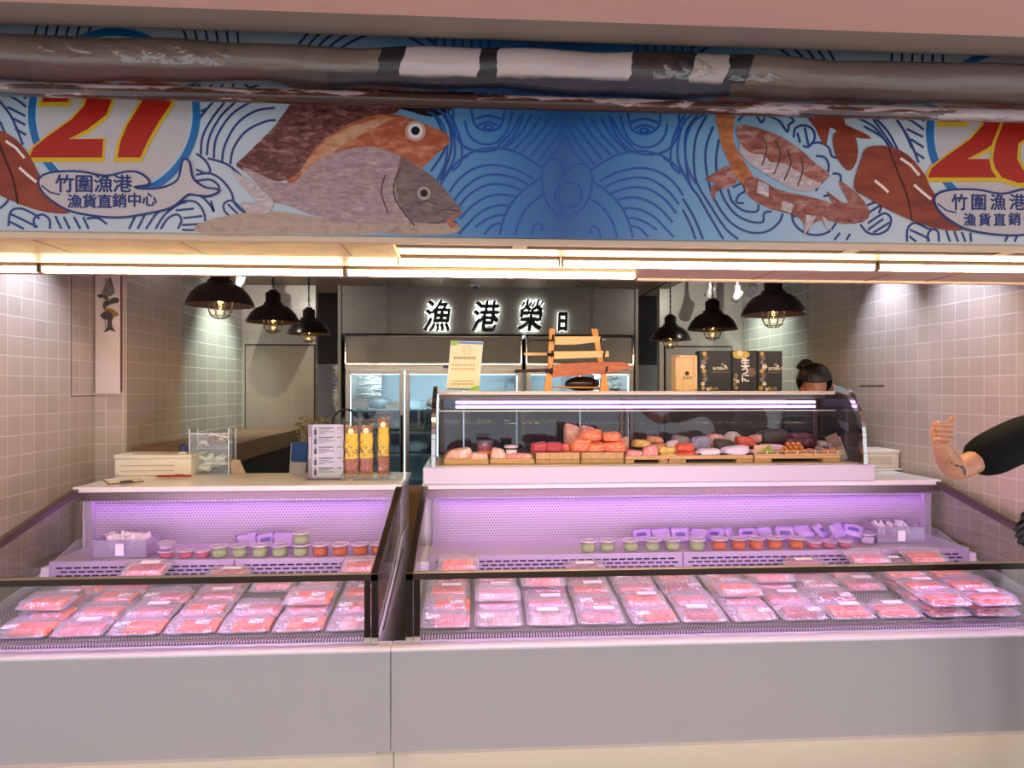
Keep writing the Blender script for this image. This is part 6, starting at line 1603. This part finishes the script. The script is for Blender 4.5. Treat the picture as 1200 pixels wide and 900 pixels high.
for (x0, x1, nm, dn) in ((fa0, fa1, 'left', 9), (fb0, fb1, 'right', 6)):
    for z in (1.4, 1.18, .955):
        for k in range(dn):
            kd = rr.choice(('storage_tub', 'wrapped_parcel', 'metal_tray', 'tall_jar')) if z < 1.3 else rr.choice(('wrapped_parcel', 'storage_tub', 'metal_tray'))
            ci = rr.choice((0, 1, 2, 3, 4, 1, 2)); x = x0 + (x1 - x0) * (k + .5) / dn + rr.uniform(-.02, .02)
            o = link(kd, gm[(kd, ci)], None, (x, FRY + .25 + rr.uniform(0, .12), z + .001), (0, 0, rr.uniform(-.1, .1)))
            tag(o, '%s %s on the %s of the %s fridge, %s from left' % (cn[ci], kd.replace('_', ' '), sl[z], nm, ORD[k]), kd.replace('_', ' '), 'goods in the %s fridge' % nm)

# ------------------------------------------------------------------ pendant lamps
SHD = plain('black_shade', '#0c0b0b', .28, coat=.3)
SHI = plain('shade_inside', '#1d1613', .5)
BULB = glow('warm_bulb', '#ffb864', 45.0)
PGL = clear('lamp_glass', '#fdfaf2', .0, .02, 0, ior=1.3)
WIRE = plain('cage_wire', '#1a1614', .4)
def pendant(loc, zc, label, chain=True):
    t = thing('pendant_lamp', label, 'pendant lamp', loc, 'black cage pendant lamps')
    r = .182
    prof_ = [(r, 0), (r * .97, .018), (r * .84, .062), (r * .66, .098), (r * .48, .118), (.070, .122), (.066, .14), (.052, .142), (.052, .205), (.040, .215), (.030, .218), (.030, .228), (0, .230)]
    MB().lathe(prof_, 36).build('shade', SHD, t)
    MB().lathe([(r - .002, .001), (r * .95, .017), (r * .82, .058), (r * .64, .092), (r * .46, .110), (0, .114)], 36).build('shade_lining', SHI, t)
    MB().lathe([(0, .10), (.02, .10), (.022, .07), (.0, .07)], 14).build('socket', BLACK, t)
    MB().ball((0, 0, .040), .021, sub=2).build('bulb', BULB, t)
    MB().lathe([(.058, .07), (.062, .02), (.060, -.02), (.046, -.052), (.024, -.066), (0, -.068)], 20).build('glass_jar', PGL, t)
    m = MB()
    for k in range(8):
        a = math.pi * 2 * k / 8; m.tube([(rr_ * math.cos(a), rr_ * math.sin(a), z) for rr_, z in ((.064, .08), (.068, .02), (.066, -.02), (.052, -.056), (.028, -.072), (.0, -.075))], .0022, 5)
    for rr_, z in ((.068, .03), (.067, -.015), (.050, -.058)): m.tube([(rr_ * math.cos(q), rr_ * math.sin(q), z) for q in [i * .2618 for i in range(24)]], .0022, 5, closed=True)
    m.build('wire_cage', WIRE, t)
    m = MB(); z = .228; k = 0
    while z < zc - loc[2] - .01:
        pts = [(.008 * math.cos(q), 0, z + .014 + .016 * math.sin(q)) for q in [i * .6283 for i in range(10)]]
        if k % 2: pts = [(0, p_[0], p_[2]) for p_ in pts]
        m.tube(pts, .0028, 5, closed=True); z += .025; k += 1
    m.build('chain', BLACK, t)
    MB().tube([(.006, .004, .22), (-.006, .0, (zc - loc[2]) * .6), (.0, 0, zc - loc[2])], .003, 5).build('cord', BLACK, t)
    MB().lathe([(.04, zc - loc[2]), (.04, zc - loc[2] - .02), (0, zc - loc[2] - .025)], 18).build('ceiling_cup', BLACK, t)
for i, yy in enumerate((3.757, 4.735, 5.76)):
    pendant((-1.40, yy, 2.066 + .004 * i), 2.607, 'black pendant lamp on the left side, %s from the counter' % ('nearest', 'middle one', 'farthest')[i])
    pendant((1.768, yy, 2.036), 2.90, 'black pendant lamp on the right side, %s from the counter' % ('nearest', 'middle one', 'farthest')[i])
# track spots
def track_spot(px, py, y, zc, label, ang, track=True):
    p = at(px, py, Y=y)
    t = thing('track_spot', label, 'spotlight', (p.x, y, p.z), 'white track spotlights')
    M_ = Mx((0, 0, 0), (ang, .3, 0))
    MB().lathe([(0, .05), (.03, .05), (.034, .045), (.036, -.05), (.028, -.052), (0, -.045)], 18, M=M_).build('head', PWHITE, t)
    MB().box(-.016, .016, -.02, .02, .035, .09, bev=.003).build('bracket', PWHITE, t)
    MB().tube([(0, 0, .08), (0, 0, zc - p.z)], .009, 8).build('stem', PWHITE, t)
track_spot(832, 342, 5.9, 2.86, 'white spotlight half hidden behind the middle right lamp', .4)
track_spot(864, 347, 5.5, 2.86, 'white spotlight left of the nearest right lamp', .5)
track_spot(881, 340, 5.2, 2.86, 'white spotlight right beside the nearest right lamp', .5)
track_spot(282, 331, 5.4, 2.607, 'white spotlight beside the nearest left lamp', .4)
p = at(812, 340, Y=6.3)
t = thing('ceiling_track', 'black lighting track below the raised dark ceiling', 'lighting track', (0, 0, 0))
m = MB(); a = Vector((p.x, 6.3, 2.86)); c = Vector((2.45, 4.6, 2.86))
m.prism([(p.x - .02, 6.35), (p.x + .02, 6.35), (2.62, 4.6), (2.52, 4.6)], 'Z', 2.86, 2.895); m.build('track', BLACK, t)
m = MB().box(p.x - .05, p.x + .05, 6.3, 6.4, 2.85, 2.9); m.build('end_cap', BLACK, t)
# ------------------------------------------------------------------ people
def skin_mesh(name, verts, edges, radii, mat, parent=None, root=0, sub=2):
    """one continuous body surface grown along a skeleton"""
    me = bpy.data.meshes.new(name); me.from_pydata([tuple(v) for v in verts], edges, [])
    o = bpy.data.objects.new(name, me); COL.objects.link(o)
    o.modifiers.new('skin', 'SKIN')
    md = o.modifiers.new('sub', 'SUBSURF'); md.levels = sub; md.render_levels = sub
    lay = me.skin_vertices[0].data
    for i, r in enumerate(radii):
        rx, ry = r if isinstance(r, tuple) else (r, r)
        lay[i].radius = (rx, ry); lay[i].use_root = (i == root)
    dg = bpy.context.evaluated_depsgraph_get(); dg.update()
    m2 = bpy.data.meshes.new_from_object(o.evaluated_get(dg)); m2.name = name
    bpy.data.objects.remove(o); bpy.data.meshes.remove(me)
    for p in m2.polygons: p.use_smooth = True
    m2.materials.clear(); m2.materials.append(mat)
    return link(name, m2, parent)
skinm, nt, b = newmat('skin'); setp(b, '#c98f6e', .45); b.inputs['Subsurface Weight'].default_value = .08
nt.links.new(ramp(nt, noise(nt, texco(nt), 14, 3), [(.3, '#bf8261'), (.7, '#d49a7a')]), b.inputs['Base Color'])
tat, nt, b = newmat('tattooed_skin'); setp(b, '#c98f6e', .45)
HAIR, nt, b = newmat('black_hair'); setp(b, '#120c0a', .4)
wv = noise(nt, texco(nt, 'Object', (60, 60, 8)), 2, 2); bump(nt, b, wv, .6, .01)
SHIRT = plain('black_shirt', '#0b0b0d', .85, spec=.2)
GLOVE = plain('black_glove', '#141419', .35)
TROU = plain('dark_trousers', '#1c1d22', .8)
def head(parent, c, fwd, r=.098, hair=True, bun=None, tilt=0):
    """head with face; c = centre, fwd = angle of the gaze about Z (0 faces -Y)"""
    m = MB(); M_ = Mx(c, (tilt, 0, fwd))
    t = bmesh.new(); bmesh.ops.create_icosphere(t, subdivisions=4, radius=1)
    for v in t.verts:
        p = v.co; x, y, z = p.x * .076, p.y * .094, p.z * .115
        if z < -.02: k = 1 + (z + .02) * 3.2; x *= k; y = y * (1 + (z + .02) * 1.6) - .010 * (-(z + .02) / .09)
        if y < 0:
            nx = math.exp(-(x / .014) ** 2)
            y -= .020 * nx * math.exp(-((z + .018) / .016) ** 2) + .010 * nx * math.exp(-((z - .005) / .02) ** 2)
            for s in (-1, 1): y += .010 * math.exp(-((x - s * .031) / .015) ** 2 - ((z - .012) / .011) ** 2)
            y += .004 * math.exp(-(x / .024) ** 2 - ((z + .058) / .005) ** 2)
        v.co = (x, y, z)
    m.merge(t, M_, True)
    return m, M_
def person_man():
    P3 = lambda px, py, z: (lambda d: Vector((d[0] * z, d[1] * z, CH + d[2] * z)))((SN + (px - 600) / F * CS, CS - (px - 600) / F * SN, (HOR - py) / F))
    base = P3(1290, HOR, 2.45); base.z = 0
    t = thing('person', 'man in black T-shirt giving a thumbs up, gloved left hand at the counter', 'person', tuple(base))
    W = lambda v: Vector(v) - base
    S = W(P3(1212, 507, 2.40)); E = W(P3(1119, 552, 2.33)); WR = W(P3(1103, 526, 2.22)); 
    HB = W(P3(1104, 507, 2.19))
    hip, waist, chest, neck = Vector((.02, .06, .92)), Vector((.02, .05, 1.10)), Vector((.01, .02, 1.32)), Vector((.0, .0, 1.50))
    S2 = Vector((.20, .02, 1.43)); E2 = Vector((.30, .02, 1.16)); W2 = W(P3(1222, 598, 2.34))
    K1, A1, T1 = Vector((-.10, .03, .44)), Vector((-.10, .08, .0)), Vector((-.11, -.07, -.04))
    K2, A2, T2 = Vector((.13, .03, .44)), Vector((.13, .08, .0)), Vector((.14, -.07, -.04))
    L1, L2 = Vector((-.08, .06, .86)), Vector((.12, .06, .86))
    Sm = S * .5 + (neck + Vector((-.04, 0, -.08))) * .5
    v = [hip, waist, chest, neck, neck + Vector((0, -.01, .07)), Sm, S, (S + E) / 2, E, (E * .55 + WR * .45), WR, HB * .6 + WR * .4,
         (chest + S2) / 2 + Vector((0, 0, .05)), S2, (S2 + E2) / 2, E2, (E2 + W2) / 2, W2,
         L1, K1, A1, T1, L2, K2, A2, T2]
    e = [(0, 1), (1, 2), (2, 3), (3, 4), (2, 5), (5, 6), (6, 7), (7, 8), (8, 9), (9, 10), (10, 11), (2, 12), (12, 13), (13, 14), (14, 15), (15, 16), (16, 17), (0, 18), (18, 19), (19, 20), (20, 21), (0, 22), (22, 23), (23, 24), (24, 25)]
    r = [(.11, .085), (.10, .08), (.11, .08), .055, .050, .055, .056, .047, .041, .042, .028, .026, .055, .056, .047, .041, .036, .027, .085, .058, .040, .035, .085, .058, .040, .035]
    body = skin_mesh('body', v, e, r, skinm, t)
    # head
    m, M_ = head(t, (.0, -.02, 1.665), 0.0); m.build('face', skinm, body)
    hm = MB(); hm.ball((0, .012, .028), 1, sub=3, sq=(.082, .098, .105)); 
    hb = hm.build('hair', HAIR, t, (.0, -.012, 1.675))
    em = MB()
    for s in (-1, 1): em.ball((s * .031, -.104, 1.677), .009, sub=2)
    em.build('eyes', plain('eye_dark', '#1a1412', .2), t)
    ea = MB()
    for s in (-1, 1): ea.ball((s * .077, -.012, 1.655), 1, sub=2, sq=(.012, .020, .030))
    ea.build('ears', skinm, t)
    # right hand: fist with the thumb up; image-right = curl direction
    right = Vector((CS, -SN, 0)); fw = Vector((SN, CS, 0)); up = Vector((0, 0, 1))
    s = 2.2 / F
    c = W(P3(1105.5, 506, 2.20))
    H = lambda px, py, dz=0: W(P3(px, py, 2.20 + dz))
    hv = [WR, H(1104, 517, .005), H(1102, 507, .012), H(1104, 499, .014)]
    he = [(0, 1), (1, 2), (2, 3)]; hr = [(.027, .022), (.033, .022), (.037, .024), (.030, .022)]
    palm = skin_mesh('right_palm', hv, he, hr, skinm, body)
    rows = ((496.5, 1111, 1.0), (502.2, 1113, 1.08), (508, 1113, 1.04), (513.4, 1110, .88))
    for i, (yy, xr_, k) in enumerate(rows):
        fv = [H(1098.0 + i * .3, yy + 1.5, .022), H(1094.8 + i * .7, yy + .6, -.006), H(1099.5 + i * .6, yy + .3, -.036), H(xr_ - 5, yy + .6, -.046), H(xr_ + 2 * k, yy + 1.6, -.030), H(xr_ + 1.5, yy + 2.3, -.004), H(xr_ - 4, yy + 2.4, .004)]
        skin_mesh('finger', fv, [(j, j + 1) for j in range(6)], [.0095, .0105, .0100, .0095, .0090, .0085, .0075], skinm, body)
    tv = [H(1104, 507, -.012), H(1109, 501, -.026), H(1113.2, 496, -.024), H(1116.0, 491.5, -.018), H(1117.6, 487.5, -.012)]
    skin_mesh('thumb', tv, [(j, j + 1) for j in range(4)], [.014, .0125, .0105, .0098, .0080], skinm, body)
    nm = MB(); nm.ball(H(1118.0, 488.5, -.020), 1, sub=2, sq=(.006, .003, .008)); nm.build('thumbnail', plain('nail', '#d8aa94', .25), body)
    # tattoo: a dark curving band hugging the forearm
    tm = MB()
    A_ = E * .55 + WR * .45
    ax = (WR - E).normalized(); toward = (Vector((0, 0, CH)) - base - A_).normalized(); toward = (toward - ax * toward.dot(ax)).normalized(); side = ax.cross(toward)
    if side.dot(right) < 0: side = -side
    def tp(u, a, rr_): q = E + (WR - E) * u; return q + (toward * math.cos(a) + side * math.sin(a)) * rr_
    tm.grid(lambda u, w_: tp(.12 + .62 * u, .45 + .28 * math.sin(u * 5) + .26 * (w_ - .5) * (.2 + .8 * abs(math.sin(u * 11))), .0455 - .013 * abs(u) ), 16, 3)
    tm.build('tattoo', plain('tattoo_ink', '#4a3a36', .5), body)
    # gloved left hand, fingers pointing down to the left
    G = lambda px, py, dz=0: W(P3(px, py, 2.34 + dz))
    gv = [W2, G(1214, 603), G(1207, 609), G(1203, 614)]
    gl_ = skin_mesh('left_glove', gv, [(0, 1), (1, 2), (2, 3)], [.031, (.040, .026), (.044, .024), (.036, .022)], GLOVE, t)
    for i, (x1, y1, x2, y2) in enumerate(((1197, 611, 1189.5, 623), (1199, 617, 1191.5, 631), (1202, 622, 1194, 638), (1206, 626, 1200, 641))):
        fv = [G(1206 + i * 1.2, 609 + i * 2.5, .004), G(x1 + 2, y1 + 1, -.006), G((x1 + x2) / 2, (y1 + y2) / 2, -.012), G(x2, y2, -.006)]
        skin_mesh('glove_finger', fv, [(0, 1), (1, 2), (2, 3)], [.0125, .0120, .0110, .0090], GLOVE, gl_)
    fv = [G(1210, 605, -.01), G(1203, 602, -.03), G(1198, 605, -.04)]
    skin_mesh('glove_thumb', fv, [(0, 1), (1, 2)], [.014, .012, .010], GLOVE, gl_)
    # shirt: torso and short wide sleeves
    cuff = S * .17 + E * .83 + Vector((0, 0, -.002)); cuff2 = S2 * .35 + E2 * .65
    sv = [hip + Vector((0, 0, -.03)), waist, chest, neck + Vector((0, 0, -.025)), Sm, S, S * .6 + E * .4, cuff, (chest + S2) / 2 + Vector((0, 0, .05)), S2, cuff2]
    se = [(0, 1), (1, 2), (2, 3), (2, 4), (4, 5), (5, 6), (6, 7), (2, 8), (8, 9), (9, 10)]
    skin_mesh('shirt', sv, se, [(.150, .118), (.145, .115), (.162, .122), .066, .096, .088, .084, .082, .092, .080, .070], SHIRT, t)
    tr = [hip + Vector((0, 0, -.02)), L1, K1, A1 + Vector((0, 0, .02)), L2, K2, A2 + Vector((0, 0, .02)), hip + Vector((0, -.01, .10))]
    skin_mesh('trousers', tr, [(0, 7), (0, 1), (1, 2), (2, 3), (0, 4), (4, 5), (5, 6)], [(.130, .105), .098, .072, .060, .098, .072, .060, (.125, .10)], TROU, t, root=7)
    m = MB()
    for A, T in ((A1, T1), (A2, T2)):
        m.ball(((A.x + T.x) / 2, (A.y + T.y) / 2 - .02, .045 + FLZ), 1, sub=3, sq=(.05, .135, .045))
    m.build('shoes', BLACKM, t)
    return t
person_man()
def person_woman():
    y = 4.33; x = xat(951, y)
    t = thing('person', 'woman with black hair in a bun bending behind the sushi case', 'person', (x, y, 0))
    hip, waist, chest, neck = Vector((0, .08, .90)), Vector((0, .07, 1.06)), Vector((0, .03, 1.25)), Vector((-.01, .0, 1.43))
    S1, E1, W1 = Vector((-.17, .02, 1.37)), Vector((-.23, -.03, 1.10)), Vector((-.14, -.08, .97))
    S2, E2, W2 = Vector((.17, .02, 1.37)), Vector((.25, -.02, 1.14)), Vector((.14, -.08, .97))
    L1, K1, A1, T1 = Vector((-.08, .08, .85)), Vector((-.09, .05, .43)), Vector((-.09, .09, .0)), Vector((-.09, -.05, -.04))
    L2, K2, A2, T2 = [Vector((-q.x, q.y, q.z)) for q in (L1, K1, A1, T1)]
    v = [hip, waist, chest, neck, neck + Vector((0, -.02, .07)), Vector((-.10, .02, 1.36)), S1, E1, W1, Vector((.10, .02, 1.36)), S2, E2, W2, L1, K1, A1, T1, L2, K2, A2, T2]
    e = [(0, 1), (1, 2), (2, 3), (3, 4), (2, 5), (5, 6), (6, 7), (7, 8), (2, 9), (9, 10), (10, 11), (11, 12), (0, 13), (13, 14), (14, 15), (15, 16), (0, 17), (17, 18), (18, 19), (19, 20)]
    r = [(.10, .085), (.09, .075), (.10, .075), .048, .044, .048, .046, .038, .024, .06, .052, .038, .024, .08, .054, .036, .032, .08, .054, .036, .032]
    body = skin_mesh('body', v, e, r, skinm, t)
    for W_, E_ in ((W1, E1), (W2, E2)):
        d = (W_ - E_).normalized(); sd = Vector((0, 0, 1)).cross(d).normalized()
        skin_mesh('palm', [W_, W_ + d * .04, W_ + d * .085], [(0, 1), (1, 2)], [(.026, .02), (.036, .018), (.034, .016)], skinm, body)
        for k, ln in enumerate((.062, .074, .070, .056)):
            b0 = W_ + d * .08 + sd * (k - 1.5) * .019
            skin_mesh('finger', [b0, b0 + d * ln * .5 + Vector((0, 0, -.006)), b0 + d * ln * .85 + Vector((0, 0, -.024))], [(0, 1), (1, 2)], [.0088, .0085, .0070], skinm, body)
        b0 = W_ + d * .03 + sd * .03
        skin_mesh('thumb', [b0, b0 + d * .03 + sd * .02, b0 + d * .06 + sd * .022], [(0, 1), (1, 2)], [.012, .0105, .0085], skinm, body)
    hc = Vector((0, -.035, 1.622))
    m, M_ = head(t, tuple(hc), -.35, tilt=.30); m.build('face', skinm, body)
    hm = MB()
    tb = bmesh.new(); bmesh.ops.create_icosphere(tb, subdivisions=4, radius=1)
    for q in tb.verts:
        p = q.co
        k = 1 + .012 * math.sin(p.x * 24 + p.z * 7)
        y_ = p.y * .118 * k + .014; z_ = p.z * .118 * k + .036; x_ = p.x * .112 * k
        if p.y < -.2: z_ = max(z_, .058 + .02 * p.z); 
        q.co = (x_, y_, z_)
    hm.merge(tb, Mx(tuple(hc), (.30, 0, -.35)), True); hm.build('hair', HAIR, t)
    bm_ = MB()
    c0 = hc + Vector((-.034, .040, .142))
    for k in range(3):
        bm_.tube([(c0.x + (.048 - .012 * k) * math.cos(a), c0.y + (.04 - .008 * k) * math.sin(a), c0.z + .012 * k - .008 + .006 * math.sin(a * 2)) for a in [i * .449 for i in range(14)]], .019, 8, closed=True)
    bm_.ball(c0, .04, sub=2, jit=.08); bm_.build('hair_bun', HAIR, t)
    ea = MB()
    ea.ball(hc + Vector((.104, -.055, -.014)), 1, sub=2, sq=(.014, .020, .028)); ea.ball(hc + Vector((-.085, .0, -.03)), 1, sub=2, sq=(.014, .020, .028)); ea.build('ears', skinm, t)
    sv = [hip, waist, chest, neck + Vector((0, 0, -.03)), Vector((-.10, .02, 1.36)), S1, S1 * .5 + E1 * .5, Vector((.10, .02, 1.36)), S2, S2 * .5 + E2 * .5]
    skin_mesh('shirt', sv, [(0, 1), (1, 2), (2, 3), (2, 4), (4, 5), (5, 6), (2, 7), (7, 8), (8, 9)], [(.142, .112), (.130, .105), (.142, .108), .058, .072, .065, .060, .072, .065, .060], SHIRT, t)
    m = MB(); m.grid(lambda u, v_: (S2.x + .035 + .05 * math.cos(u * 6.28), S2.y - .015 + .06 * math.sin(u * 6.28), 1.33 + .045 * v_ - .02 * math.cos(u * 6.28)), 16, 3); m.build('white_sleeve_band', plain('white_cloth', '#e6e2df', .7), t)
    skin_mesh('trousers', [hip, L1, K1, A1, L2, K2, A2], [(0, 1), (1, 2), (2, 3), (0, 4), (4, 5), (5, 6)], [(.138, .11), .092, .068, .056, .092, .068, .056], TROU, t)
    m = MB()
    for A, T in ((A1, T1), (A2, T2)): m.ball(((A.x + T.x) / 2, (A.y + T.y) / 2 - .02, .042 + FLZ), 1, sub=3, sq=(.045, .125, .042))
    m.build('shoes', BLACKM, t)
person_woman()
